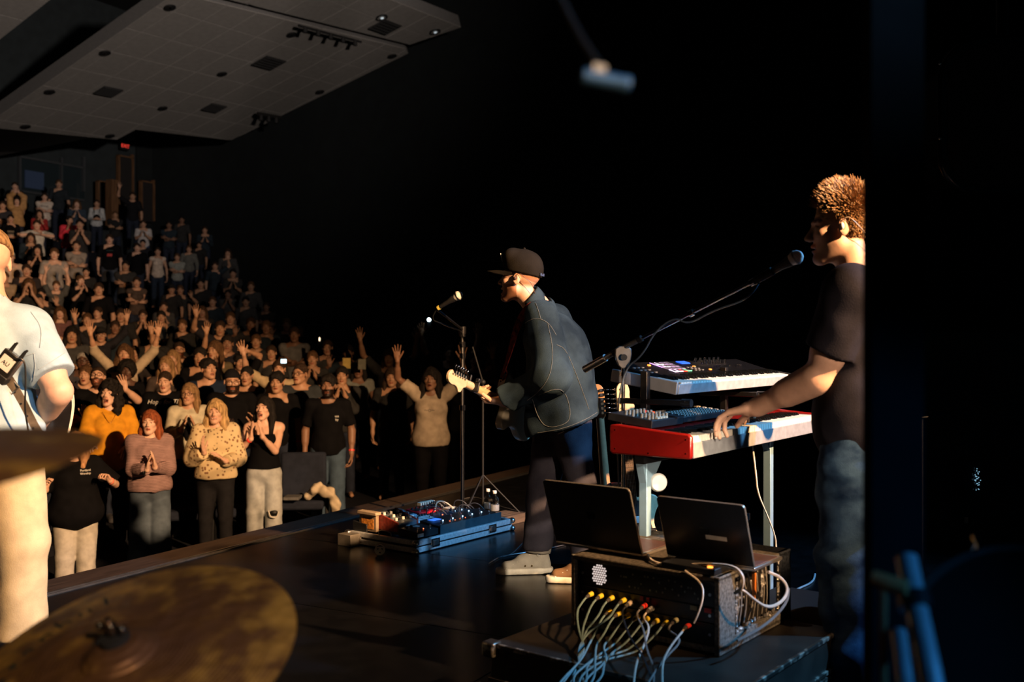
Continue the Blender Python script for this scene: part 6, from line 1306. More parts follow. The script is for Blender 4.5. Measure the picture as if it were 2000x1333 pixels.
for x in (.17, .72):
    l = MB().box((x, -.004, .045), (.075, .006, .05)).obj('latch', CHR, pb, bevel=.002); MB().box((x + .004, -.009, .046), (.035, .004, .03)).cyl((x - .02, -.008, .03), (x - .02, -.008, .062), .004, n=8).obj('latch_lever', STEEL, l, bevel=.001)
MB().tube([(.008, .30, .076), (.0, .30, .11), (.0, .20, .11), (.008, .20, .076)], .004, n=8, smooth=1).obj('handle', STEEL, pb)
PBZ = .078
def on_board(name, label, x, y, cat='guitar pedal', z=PBZ, group='guitar pedals on the case'):
    o = frame_root(name, label, cat, Vector((-.558 + .6 * x - .8 * y, 5.77 + .8 * x + .6 * y, z)), PX, group); return o
FSM = MB().cyl((0, 0, 0), (0, 0, .012), .005, n=8).cyl((0, 0, .012), (0, 0, .020), .0065, .006, n=10).mesh('foot_switch', CHR)
KNM = MB().cyl((0, 0, 0), (0, 0, .013), .008, .007, n=10).mesh('knob', BLK); KNW = MB().cyl((0, 0, 0), (0, 0, .016), .010, .009, n=12).mesh('knob', WHT)
LEDB = mat('led_blue', (.3, .6, 1), .3, emit=(.35, .65, 1), estr=9); LEDR = mat('led_red', (1, .2, .1), .3, emit=(1, .15, .05), estr=4)
LDM = MB().sphere((0, 0, 0), .0035, 8, 6).mesh('led', LEDB)
def pedal(label, x, y, w, d, h, m, sw=(), kn=(), led=(), slope=.012, knm=None, plate=None, ledm=None):
    o = on_board('guitar_pedal', label, x, y); MB()._add([(0, 0, 0), (w, 0, 0), (w, d, 0), (0, d, 0), (0, 0, h - slope), (w, 0, h - slope), (w, d, h), (0, d, h)], [(3, 2, 1, 0), (4, 5, 6, 7), (0, 1, 5, 4), (1, 2, 6, 5), (2, 3, 7, 6), (3, 0, 4, 7)]).obj('enclosure', m, o, bevel=.003)
    zt = lambda yy: h - slope + slope * yy / d
    for a, b_ in sw: put('foot_switch', FSM, o, loc=(a, b_, zt(b_)))
    for a, b_ in kn: put('knob', knm or KNM, o, loc=(a, b_, zt(b_)))
    for a, b_ in led: put('led', LDM, o, ledm, loc=(a, b_, zt(b_) + .002))
    if plate: MB().box((plate[0], plate[1], zt(plate[1]) + .001), (plate[2], plate[3], .002)).obj('face_plate', plate[4], o)
    return o
PBLK = mat('pedal_black', (.013, .014, .016), .35); PBL2 = mat('pedal_navy', (.02, .03, .07), .4); PW = mat('pedal_white', (.62, .68, .72), .4); PRD = mat('pedal_red', (.65, .015, .02), .35); PLB = mat('pedal_skyblue', (.25, .42, .55), .4)
big = pedal('long black switching pedal with a blue screen along the front of the case', .26, .035, .58, .17, .062, PBLK, sw=[(.05 + .095 * i, .04) for i in range(6)] + [(.24 + .095 * i, .12) for i in range(4)], led=[(.12 + .095 * i, .085) for i in range(5)] + [(.45, .15)], slope=.02)
MB().box((.085, .125, .060), (.075, .05, .003)).obj('screen', mat('pedal_screen', (.05, .2, .8), .3, emit=(.05, .22, .9), estr=.9), big, rot=(0, 0, 0)); MB().box((.29, -.004, .022), (.6, .006, .058)).obj('front_bar', mat('bar_teal', (.03, .06, .075), .4), big)
for i in range(5): put('led', LDM, big, LEDR, loc=(.15 + .05 * i, .055, .048))
pd1 = pedal('small black tuner pedal with a dim display at the front left corner of the case', .05, .035, .19, .15, .05, PBLK, sw=[(.04, .03), (.15, .03)], kn=[(.03, .11), (.07, .11)], led=[(.1, .04)], plate=(.1, .11, .06, .025, mat('display_dim', (.25, .3, .32), .3)), ledm=LEDR)
MB().box((.03, -.001, .018), (.05, .003, .02)).obj('label_plate', WHT, pd1)
rp2 = on_board('preamp_pedal', 'wedge-shaped preamp pedal with dark red wooden sides and a grey front', .06, .20, 'guitar pedal', z=PBZ + .02)
SIDE = mat('redwood_side', (.22, .03, .02), .4, scale=10, stretch=(1, 6, 6), var=.3)
for x in (0, .172): MB().prism([(0, 0), (.19, 0), (.19, .105), (0, .055)], .012, Matrix(((0, 0, 1, x), (1, 0, 0, 0), (0, 1, 0, 0), (0, 0, 0, 1)))).obj('wooden_side', SIDE, rp2, bevel=.002)
MB()._add([(.012, .004, 0), (.172, .004, 0), (.172, .186, 0), (.012, .186, 0), (.012, .004, .05), (.172, .004, .05), (.172, .186, .098), (.012, .186, .098)], [(3, 2, 1, 0), (4, 5, 6, 7), (0, 1, 5, 4), (1, 2, 6, 5), (2, 3, 7, 6), (3, 0, 4, 7)]).obj('enclosure', mat('greyblue_metal', (.13, .16, .19), .35, .4), rp2)
for i in range(5):
    for j in range(3): put('knob', KNM if (i + j) % 2 else KNW, rp2, loc=(.03 + .03 * i, .04 + .05 * j, .061 + .012 * j))
MB().box((.03, -.0, -.01), (.02, .1, .02)).obj('foot_block', BLK, rp2)
t = put('lettering', text_mesh('NEVE', .016, PRT, .0003), rp2, loc=(.09, .002, .025), rot=(math.pi / 2, 0, 0))
pedal('white pedal with two cream knobs in the middle of the case', .27, .235, .085, .125, .06, PW, sw=[(.04, .03)], kn=[(.025, .095), (.06, .095)], led=[(.06, .05)], knm=KNW)
pedal('plain white pedal right of the pedal with the cream knobs', .37, .235, .09, .12, .058, PW, sw=[(.045, .03)], kn=[(.02, .09), (.045, .09), (.07, .09)])
pedal('dark navy double pedal in the middle row of the case', .475, .235, .16, .12, .055, PBL2, sw=[(.04, .03), (.12, .03)], kn=[(.03, .09), (.08, .09), (.13, .09)], led=[(.08, .04)], ledm=LEDR)
pedal('glittering dark blue pedal with a cluster of small knobs', .65, .235, .17, .12, .055, mat('glitter_blue', (.02, .05, .09), .3, scale=300, var=.9, color2=(.2, .35, .4), thr=(.55, .7)), sw=[(.03, .03), (.14, .03)], kn=[(.03 + .028 * i, .08 + .02 * (i % 2)) for i in range(5)], led=[(.06, .06), (.12, .06)])
pedal('black pedal at the rear left corner of the case with two pale switches', .02, .42, .2, .12, .06, PBLK, sw=[(.03, .03), (.08, .03), (.16, .03)], kn=[(.03 + .035 * i, .09) for i in range(5)], led=[(.05, .055), (.14, .055)])
pedal('sky-blue edged pedal left of the bright red pedal', .24, .38, .19, .12, .07, PLB, sw=[(.05, .03), (.14, .03)], kn=[(.04, .09), (.09, .09), (.14, .09)], led=[(.1, .05)], plate=(.095, .07, .18, .1, PBLK))
pedal('bright red pedal in the back row of the case', .45, .38, .22, .12, .075, PRD, sw=[(.04, .03), (.11, .03), (.18, .03)], kn=[(.03 + .04 * i, .09) for i in range(5)], led=[(.07, .06), (.14, .06)], plate=(.11, .075, .2, .08, PBLK))
pedal('small black pedal in the back right corner of the case', .70, .42, .14, .11, .055, PBLK, sw=[(.04, .03), (.10, .03)], kn=[(.04, .085), (.1, .085)])
o = on_board('switch_box', 'off-white small box with one socket at the rear right of the case', .70, .36, 'box'); o['group'] = 'guitar pedals on the case'; MB().box((.05, .02, .03), (.09, .055, .06)).obj('enclosure', mat('offwhite', (.62, .56, .45), .5), o, bevel=.003); MB().cyl((.05, -.008, .03), (.05, -.012, .03), .01, n=12).obj('socket', BLK, o)
o = on_board('power_strip', 'pale ridged bar standing on the back row behind the red pedal', .60, .50, 'power strip', z=PBZ + .05); MB().box((.07, .02, .035), (.14, .035, .022)).obj('bar', mat('bar_cream', (.7, .64, .5), .5), o, bevel=.003); MB().box((.02, .02, -.0), (.02, .03, .06)).box((.12, .02, 0), (.02, .03, .06)).obj('leg', BLK, o)
for i in range(6): MB().box((.015 + .022 * i, .001, .035), (.005, .004, .018)).obj('ridge', BLK, o)
# patch cables
pc_ = thing('patch_cables', 'thin black and cream patch cables arching between the pedals', 'cable'); pc_['kind'] = 'stuff'
bpt = lambda x, y, z: Vector((-.558 + .6 * x - .8 * y, 5.77 + .8 * x + .6 * y, z))
b = MB()
for i in range(12): x, y = rk.uniform(.1, .85), rk.uniform(.2, .5); b.tube([bpt(x, y, .12), bpt(x + .03, y + .02, .17), bpt(x + .09, y, .165), bpt(x + .12, y - .03, .12)], .0035, n=6, smooth=2)
b.obj('cable', BLK, pc_)['kind'] = 'stuff'; MB().tube([bpt(.58, .36, .14), bpt(.64, .4, .19), bpt(.72, .4, .18), bpt(.76, .35, .13)], .004, n=6, smooth=2).obj('cable', mat('cable_cream', (.55, .48, .36), .5), pc_)
# case label, di box and round connector on the floor at its left
o = frame_root('stage_box', 'small grey-beige metal box on the floor left of the pedal case', 'box', P(700, 1058, 6.0) * 1, PX); o.location = (-.97, 6.0, .03)
MB().box((.06, .045, .035), (.15, .11, .07)).obj('enclosure', mat('beige_metal', (.20, .18, .15), .4, .3), o, bevel=.002)
MB().lathe([(.02, 0), (.024, .003), (.024, .012), (.012, .014)], (.08, -.010, .03), (0, -1, 0), 16).obj('socket', STEEL, o); o.location.z = 0.0
MB().cyl((.08, -.02, .03), (.08, -.11, .02), .008, n=10).obj('plug', BLK, o)
t = thing('round_connector', 'round pale-faced power connector standing on its rim on the floor', 'connector', P(742, 1088, 5.75)); t.location.z = .032; t.rotation_euler = (0, 0, math.radians(10))
MB().cyl((0, 0, 0), (0, .05, .005), .028, .02, n=20).obj('shell', BLK, t); MB().lathe([(.0001, 0), (.030, 0), (.031, .006), (.028, .01)], (0, -.002, 0), (0, 1, 0), 22).obj('face', mat('connector_face', (.62, .58, .48), .4), t)
for k in range(3): a = 2.1 * k + .5; MB().box((.014 * math.cos(a), -.004, .014 * math.sin(a)), (.006, .003, .009), Matrix.Rotation(-a, 3, 'Y')).obj('pin_slot', BLK, t)
o = on_board('case_label', 'wooden block with an orange printed sticker behind the left edge of the case', .012, .36, 'box', z=.08); MB().box((0.03, .06, .06), (.025, .14, .11)).obj('block', mat('birch_block', (.30, .22, .14), .6), o, bevel=.002); MB().box((.03, .06, .115), (.05, .16, .02)).obj('top_cap', mat('tan_cap', (.42, .32, .22), .5), o, bevel=.004); MB().box((.016, .06, .05), (.002, .10, .06)).obj('sticker', mat('orange_sticker', (.75, .25, .04), .5, scale=60, var=.6), o)
t = put('lettering', text_mesh('STANDBY', .018, mat('dark_print2', (.05, .02, .01), .6), .0003), o, loc=(.0145, .06, .085), rot=(math.pi / 2, 0, -math.pi / 2))
# water bottles and a floor plate
GLS = mat('clear_bottle', (.93, .97, .98), .05, trans=1.0, ior=1.33, var=.01)
for px, py, Y, lab in ((953, 1008, 7.02, 'clear plastic water bottle standing farther left behind the case'), (966, 1011, 6.93, 'clear plastic water bottle standing nearer and right behind the case')):
    t = thing('water_bottle', lab, 'bottle', ((px - 1000) / FPX * Y, Y, 0), 0, 'water bottles behind the pedal case')
    pr = [(.001, .003), (.026, .003), (.031, .01)] + [(.031 - .0022 * (k % 2), .02 + .012 * k) for k in range(9)] + [(.031, .132), (.026, .15), (.013, .17), (.0125, .182), (.001, .183)]
    MB().lathe(pr, n=20).obj('bottle_body', GLS, t); MB().lathe([(.0135, .178), (.0145, .18), (.0145, .196), (.013, .198), (.001, .198)], n=16).obj('screw_cap', WHT, t); MB().lathe([(.0315, .06), (.0318, .062), (.0318, .1), (.0315, .102)], n=20).obj('label_band', mat('clear_label', (.7, .75, .78), .3, trans=.7), t)
t = thing('wooden_plate', 'small plank-topped wooden riser on the floor behind the singer\'s front foot', 'board', (.0, 6.75, 0), .9)
for k in range(4): MB().box((.0, .045 * k, .03), (.24, .042, .06)).obj('plank', mat('tan_plank', (.10, .065, .04), .6, scale=8, stretch=(.5, 6, 6), var=.3), t, bevel=.002)
# floor cables
def cable(label, pts, r=.004, m=BLK, name='floor_cable', sm=3, cat='cable', group=None):
    t = thing(name, label, cat, group=group); MB().tube(pts, r, n=6, smooth=sm).obj('cable', m, t); return t
fz = lambda px, py, z=.006: P(px, py, (CAMZ - z) * FPX / (py - 666.5))
GCB = mat('cable_satin', (.06, .06, .065), .25)
cable('thin cable curving on the floor from the singer\'s front shoe to the left', [fz(955, 1101), fz(975, 1088), fz(1010, 1082), fz(1045, 1078), fz(1105, 1064)], .0035, GCB)
cable('thin cable crossing the floor just left of the singer\'s shoe', [fz(982, 1088), fz(995, 1085), fz(1006, 1077), fz(1020, 1062)], .003, GCB)
cable('long dark cable lying on the floor from the bottles to the right', [fz(905, 975), fz(930, 970), fz(970, 988), fz(1015, 1000), fz(1060, 1008)], .004, GCB)
# ------------------------------------------------------------------ guitars standing behind the keyboards
for (px, py, Y, lab, bm_, nm_, rz) in ((1236, 1035, 5.2, 'cream-backed electric guitar standing behind the keyboard stand', mat('cream_back', (.62, .52, .30), .35), MAP, .25), (1188, 1030, 5.35, 'dark red electric guitar standing left of the cream-backed guitar', mat('dark_cherry', (.20, .03, .015), .25, coat=.5), mat('dark_maple', (.35, .2, .1), .3), -.2)):
    X = Vector((math.sin(math.radians(-4)), .12, 1)).normalized(); Z = Vector((math.sin(rz), -math.cos(rz), .12)); Z = (Z - X * Z.dot(X)).normalized(); o = P(px, py, Y)
    if px < 1200: Z = -Z
    g_ = electric('electric_guitar', lab, basis(X, Z.cross(X), Z, o), bm_, nm_, BLK, group=None)
gs = thing('guitar_stand', 'black folding guitar stand under the two guitars behind the keyboards', 'guitar stand', (P(1212, 1000, 5.25).x, 5.25, 0))
for x in (-.16, .16): MB().tube([(x, -.2, .01), (x, 0, .28), (x, .2, .01)], .012, n=8).obj('leg', BMET, gs)
MB().cyl((-.18, -.05, .25), (.18, -.05, .25), .014, n=8).obj('cradle_bar', BMET, gs); MB().cyl((-.18, .12, .3), (.18, .12, .3), .012, n=8).obj('cradle_bar', BMET, gs)
# ------------------------------------------------------------------ rack, laptops, road case
RX = (.62, .785)
RZ = .255
rc_ = lambda x, y, z: Vector((.646 + .62 * x - .785 * y, 3.1 + .785 * x + .62 * y, z))
CRP = mat('grey_carpet_cover', (.20, .19, .165), .95, scale=90, var=.45, bump=1.0, bscale=350, spec=.1)
CRD = mat('rack_carpet_top', (.10, .085, .065), .95, scale=90, var=.4, bump=1.0, bscale=350, spec=.1)
rcase = frame_root('road_case', 'worn black road case with scuffed metal edges under the equipment rack', 'case', (.646, 3.1, 0), RX)
CSB = mat('case_laminate', (.020, .016, .012), .5, scale=7, var=.4, bump=.15)
MB().box((.11, .24, .13), (.86, .84, .245)).obj('body', CSB, rcase, bevel=.004)
EDG = mat('scuffed_metal', (.10, .09, .075), .35, .8, scale=26, color2=(.75, .68, .55), thr=(.52, .62))
for z in (.248, .135, .115, .01):
    MB().box((.11, -.182, z), (.88, .012, .014)).obj('edge', EDG, rcase, bevel=.002); MB().box((-.322, .24, z), (.012, .85, .014)).obj('edge', EDG, rcase, bevel=.002)
for x, y in ((-.32, -.18), (.54, -.18), (-.32, .655), (.54, .655)): MB().box((x, y, .235), (.05, .05, .05)).obj('corner_guard', EDG, rcase, bevel=.008)
rc2 = frame_root('road_case', 'second dark road case standing beyond the equipment rack', 'case', rc_(.62, -.28, 0), RX); MB().box((.3, .3, .1), (.55, .6, .2)).obj('body', WOODB, rc2, bevel=.004)
for z in (.19, .02): MB().box((.3, -.003, z), (.56, .012, .012)).obj('edge', EDG, rc2)
rack = frame_root('equipment_rack', 'grey-carpeted equipment rack full of audio units and plugged cables', 'equipment rack', (.646, 3.1, RZ), RX)
WR, DR, HR = .563, .5575, .247; TH = .018
MB().box((DR / 2, WR / 2, HR - TH / 2), (DR, WR, TH)).obj('top_panel', CRD, rack, bevel=.005); MB().box((DR / 2, WR / 2, TH / 2 + .004), (DR - .02, WR, TH)).obj('bottom_panel', CRP, rack, bevel=.004)
# right side: frame of carpet around an open recess
for c, s_ in (((.055, TH / 2, HR / 2), (.11, TH, HR)), ((DR - .045, TH / 2, HR / 2), (.09, TH, HR)), ((DR / 2, TH / 2, .022), (DR, TH, .044)), ((DR / 2, TH / 2, HR - .012), (DR, TH, .02))): MB().box(c, s_).obj('side_panel', CRP, rack, bevel=.003)
MB().box((DR / 2, WR - TH / 2, HR / 2), (DR, TH, HR)).obj('side_panel', CRP, rack, bevel=.004); MB().box((DR / 2, .05, HR / 2), (DR - .15, .005, HR - .06)).obj('inner_chassis', mat('inner_black', (.02, .018, .016), .5), rack)
b = MB(); GLT = mat('shiny_tape', (.85, .78, .68), .25, .7, scale=120, var=.4, bump=.8)
for i in range(150):
    e = i % 5
    if e == 0: c = (.118 + rk.uniform(0, .006), .0, rk.uniform(.05, .22))
    elif e == 1: c = (rk.uniform(.12, .42), .0, .05 + rk.uniform(0, .012))
    elif e == 2: c = (.33 + rk.uniform(0, .008), .01, rk.uniform(.12, .23))
    elif e == 3: c = (.44 + rk.uniform(0, .008), .0, rk.uniform(.06, .23))
    else: c = (rk.uniform(.13, .44), .03 + rk.uniform(0, .012), rk.uniform(.06, .22))
    b.box(c, (rk.uniform(.004, .012), .003, rk.uniform(.004, .012)), Matrix.Rotation(rk.uniform(-.8, .8), 3, 'Y') @ Matrix.Rotation(rk.uniform(-.5, .5), 3, 'Z'))
b.obj('foil_scrap', GLT, rack)['kind'] = 'stuff'
for k in range(9): x = .13 + .035 * k; MB().tube([(x, .03, .05), (x + rk.uniform(-.02, .03), .02, .13), (x + rk.uniform(-.03, .02), .03, .225)], .003, n=6, smooth=2).obj('inner_wire', mat('wire_grey', (.3, .28, .25), .4), rack)
MB().box((.265, .006, .17), (.012, .01, .10)).obj('orange_strip', mat('orange_tape', (.85, .25, .04), .4), rack)
# front units, recessed 12 mm
UN = mat('rack_unit_black', (.010, .010, .011), .35); EDL = mat('unit_edge', (.06, .055, .05), .4)
for z0, h_, nm in ((.026, .066, 'lower_unit'), (.096, .046, 'patch_unit'), (.146, .078, 'upper_unit')):
    u = MB().box((.03, WR / 2, z0 + h_ / 2), (.03, WR - .05, h_)).obj('rack_unit', UN, rack, bevel=.0015); MB().box((.0145, WR / 2, z0 + h_), (.002, WR - .06, .0015)).obj('seam_edge', EDL, u)
    for y in (.04, WR - .04): MB().cyl((.015, y, z0 + h_ / 2), (.012, y, z0 + h_ / 2), .005, n=8).obj('screw', STEEL, u)
    if nm == 'upper_unit':
        for cy, cz in ((.455, z0 + .042),):
            n_ = 0
            for i in range(-5, 6):
                for j in range(-5, 6):
                    yy = .0085 * (i + .5 * (j % 2)); zz = .0078 * j
                    if (yy / .03) ** 2 + (zz / .037) ** 2 < 1: MB().cyl((.016, cy + yy, cz + zz), (.013, cy + yy, cz + zz), .0031, n=6).obj('fan_light', mat('fan_glow', (1, .85, .8), .4, emit=(1, .82, .76), estr=.8), u); n_ += 1
        for i in range(26): MB().box((.0135, .08 + .0115 * i + rk.uniform(0, .004), z0 + rk.choice([.02, .035, .05, .062])), (.003, .005, .006)).obj('connector', mat('contact_grey', (.30, .29, .25), .4, .4), u)
YEL = mat('yellow_plug', (.85, .62, .04), .4); RDP = mat('red_plug', (.85, .05, .03), .4)
yp = MB().cyl((0, 0, 0), (-.022, 0, -.002), .0085, .0075, n=10).mesh('plug', YEL); yb = MB().cyl((-.022, 0, -.002), (-.038, 0, -.006), .006, .005, n=8).mesh('plug_sleeve', mat('sleeve_dark', (.08, .07, .06), .4))
CW = mat('cable_white_green', (.20, .30, .29), .45); CPK = mat('cable_pale', (.72, .62, .50), .4)
n_c = 0
def plugged(y, z, m, fall, tip, lab, cm=CW, r=.0032):
    o = thing('audio_cable', lab, 'cable', rc_(.0, y, RZ + z), math.atan2(.785, .62), 'audio cables plugged into the rack front')
    pl_ = put('plug', yp, o, m); put('plug_sleeve', yb, o); X = MB(); p0 = Vector((-.036, 0, -.006))
    loc = lambda w: o.matrix_basis.inverted() @ Vector(w)
    mb_ = Matrix.Translation(o.location) @ Matrix.Rotation(o.rotation_euler.z, 4, 'Z'); inv = mb_.inverted()
    pts = [p0, p0 + Vector((-.025, 0, -.012)), inv @ Vector(fall[0])] + [inv @ Vector(f) for f in fall[1:]]
    X.tube(pts, r, n=6, smooth=3); X.obj('cable', cm, o)
ys = [.475, .435, .392, .345]
for i, y in enumerate(ys):
    f0 = P(1126 + 22 * i, 1195 + 4 * i, 3.28 - .05 * i); plugged(y, .123 - .0 * i, YEL, [f0, P(1130 + 6 * i, 1235, 3.2), P(1146 - 7 * i, 1275, 3.1), P(1100 + 14 * i, 1333, 2.98), P(1070 + 22 * i, 1380, 2.9)], None, 'pale cable in yellow plug %s of the upper yellow row' % ['farthest left', 'second from the left', 'third from the left', 'farthest right'][i])
for i in range(7):
    y = .40 - .036 * i; f0 = P(1165 + 14 * i, 1235 + 6 * i, 3.25 - .02 * i); plugged(y, .076, YEL, [f0, P(1152 + 12 * i, 1256 + 4 * i, 3.1), P(1135 + 9 * ((i * 3) % 7), 1292, 3.0), P(1092 + 14 * ((i * 5) % 7), 1333, 2.9), P(1060 + 20 * ((i * 2) % 7), 1390, 2.8)], None, 'pale cable in yellow plug %s of the lower yellow row' % ['farthest left', 'second from the left', 'third from the left', 'in the middle', 'third from the right', 'second from the right', 'farthest right'][i])
for y, z, m, f, lab, cm in ((.265, .118, RDP, [P(1258, 1230, 3.0), P(1262, 1270, 2.95), P(1280, 1310, 2.9), P(1270, 1380, 2.8)], 'grey cable in the red plug of the patch unit', mat('cable_grey', (.22, .20, .18), .4)), (.24, .112, mat('plug_pearl', (.8, .74, .65), .3), [P(1270, 1225, 3.05), P(1258, 1262, 2.98), P(1240, 1300, 2.9), P(1235, 1380, 2.8)], 'pale cable in the cream plug beside the red plug', CPK),
    (.15, .090, mat('plug_olive', (.45, .42, .22), .4), [P(1335, 1250, 2.98), P(1300, 1285, 2.92), P(1270, 1325, 2.85), P(1235, 1400, 2.7)], 'grey cable in the olive plug near the right end of the rack', mat('cable_grey', (.22, .20, .18), .4)), (.105, .082, RDP, [P(1335, 1232, 2.98), P(1310, 1262, 2.93), P(1290, 1300, 2.88), P(1300, 1400, 2.7)], 'pale cable in the rightmost red plug of the rack', CPK),
    (.32, .118, mat('plug_tan', (.5, .4, .28), .4), [P(1222, 1225, 3.05), P(1232, 1250, 3.0), P(1262, 1290, 2.9), P(1290, 1390, 2.8)], 'dark cable curving down from the tan plug over the lower yellow row', BLK)):
    plugged(y, z, m, f, None, lab, cm)
for y, z, m in ((.095, .135, mat('label_olive', (.35, .34, .2), .5)), (.045, .135, RDP), (.285, .135, mat('dark_red', (.35, .02, .05), .4)), (.262, .135, mat('dark_red', (.35, .02, .05), .4))): MB().box((.011, y, z), (.004, .024 if y < .2 else .012, .014)).obj('coloured_label', m, rack)
# loose pale cables on top and at the right side
cable('thick pale cable running along the rack top between the laptops and down the side', [rc_(.10, .315, RZ + HR + .012), rc_(.02, .25, RZ + HR + .008), rc_(.03, .17, RZ + HR + .006), rc_(.05, .1, RZ + HR + .02), P(1432, 1105, 3.06), P(1452, 1125, 3.03), P(1450, 1150, 3.03), P(1438, 1158, 3.05)], .0055, CPK, name='power_cable')
cable('pale cable drooping in a wide loop over the open side of the rack', [P(1434, 1160, 3.05), P(1448, 1150, 3.04), P(1470, 1170, 3.05), P(1500, 1190, 3.1), P(1530, 1175, 3.2), P(1540, 1150, 3.25), P(1525, 1128, 3.25), P(1500, 1118, 3.2)], .0052, CPK, name='power_cable')
cable('grey cable hanging from the rack side loop to the case top', [P(1540, 1150, 3.25), P(1538, 1175, 3.22), P(1515, 1205, 3.15), P(1480, 1232, 3.08), P(1440, 1252, 3.03)], .0045, mat('cable_grey', (.22, .20, .18), .4), name='power_cable')
cable('thin pale cable hanging down the rack front from the right laptop', [rc_(.0, .12, RZ + HR + .005), P(1372, 1140, 3.12), P(1374, 1170, 3.08), P(1362, 1205, 3.06), P(1355, 1218, 3.06)], .003, CPK, name='thin_cable')
cable('blue-lit cable curving on the floor behind the rack', [fz(1530, 1165), fz(1560, 1150), fz(1588, 1138), fz(1592, 1122)], .005, mat('cable_bluegrey', (.3, .38, .42), .4))
cable('thin white cable dropping from under the red piano to the stand foot', [P(1470, 872, 4.2), P(1477, 930, 4.2), P(1480, 965, 4.2), P(1500, 1010, 4.25), P(1515, 1050, 4.3), P(1516, 1075, 4.3)], .0035, mat('cable_white', (.75, .66, .55), .4), name='thin_cable')
# laptops
SPG = mat('laptop_dark', (.035, .035, .037), .35, .8, var=.05); SPE = mat('laptop_edge', (.72, .66, .60), .25, .9, var=.03)
def laptop(label, org, w, d, h, lean, m, sticker=False):
    """origin = hinge corner at the right; y to the left, x towards the player"""
    o = frame_root('laptop', label, 'laptop', org, RX)
    ba = MB().box((d / 2, w / 2, .006), (d, w, .012)).obj('base', SPE, o, bevel=.003); MB().box((d / 2 + .0, w / 2, .0125), (d - .03, w - .02, .001)).obj('keyboard_deck', mat('deck_brownish', (.10, .05, .045), .4), ba)
    a = math.radians(lean); M = basis(Vector((0, 1, 0)), Vector((-math.sin(a), 0, math.cos(a))), Vector((math.cos(a), 0, math.sin(a))), (.0, 0, .012))
    R = .014; out = [(0, 0), (w, 0), (w, h - R)] + [(w - R + R * math.cos(t), h - R + R * math.sin(t)) for t in np.linspace(.3, 1.3, 3)] + [(w - R, h), (R, h)] + [(R - R * math.sin(t), h - R + R * math.cos(t)) for t in np.linspace(.3, 1.3, 3)] + [(0, h - R)]
    ld = MB().prism(out, .007, M).obj('lid', SPE, o); MB().prism([(x * .985 + w * .0075, y * .985 + .003) for x, y in out], .001, M @ Matrix.Translation((0, 0, -.001))).obj('back_shell', m, ld)
    MB().prism([(x * .96 + w * .02, y * .94 + .01) for x, y in out], .0006, M @ Matrix.Translation((0, 0, .007))).obj('screen', BLKG, ld)
    # fruit-shaped emblem on the lid
    ap_ = smooth_closed([(0, .011), (.010, .015), (.017, .009), (.013, .003), (.013, -.004), (.018, -.008), (.011, -.018), (.003, -.016), (-.003, -.016), (-.011, -.018), (-.019, -.005), (-.018, .009), (-.009, .015)], 1)
    MM = M @ Matrix.Translation((w / 2, h * .52, -.0016)); MB().prism(ap_, .0006, MM).obj('emblem', BLKG, ld); MB().prism(smooth_closed([(0, .016), (.002, .023), (.009, .027), (.007, .020)], 1), .0006, MM).obj('emblem_leaf', BLKG, ld)
    if sticker: MB().prism([(.08, .085), (.08, .10), (.155, .10), (.155, .085)], .0012, M @ Matrix.Translation((0, 0, -.0025))).obj('sticker', mat('silver_sticker', (.72, .68, .6), .35, .3), ld)
    return o
laptop('large open laptop with its black lid toward the camera, left on the rack', rc_(.095, .335, RZ + HR + .002), .36, .245, .245, 20, mat('lid_black', (.006, .006, .007), .5))
laptop('smaller open dark grey laptop with a silver sticker bar, right on the rack', rc_(.135, -.055, RZ + HR + .002), .315, .22, .222, 20, SPG, True)
o = frame_root('interface_box', 'flat black interface box with a glowing orange button under the right laptop', 'audio interface', rc_(.005, .015, RZ + HR + .001), RX); MB().box((.06, .10, .010), (.12, .19, .020)).obj('enclosure', BLK, o, bevel=.003); MB().cyl((.02, .03, .02), (.02, .03, .023), .009, n=14).obj('lit_button', mat('amber_glow', (1, .35, .05), .4, emit=(1, .3, .04), estr=3), o)
# dark coat over the case behind the rack
F = Fld(); cp_ = [(1520, 1205, 3.62, .05), (1560, 1215, 3.62, .07), (1600, 1225, 3.58, .07), (1640, 1245, 3.55, .06), (1670, 1262, 3.55, .05)]
for (a, b_) in zip(cp_, cp_[1:]): F.cone(P(*a[:3]) - Vector((0, 0, .03)), P(*b_[:3]) - Vector((0, 0, .03)), a[3], b_[3], k=.05)
F.cone(P(1540, 1240, 3.5), P(1640, 1290, 3.4), .05, .07, k=.06); F.noise(.018, 22, 6, st=(1, 1, 1)); F.noise(.006, 60, 2); F.half((0, 0, .16), (0, 0, -1))
o = put('coat', fld_mesh('coat', F, .009)[0], None, fabric('dark_brown_coat', (.045, .028, .022))); tag(o, 'crumpled dark brown coat thrown on the case beyond the rack', 'coat')
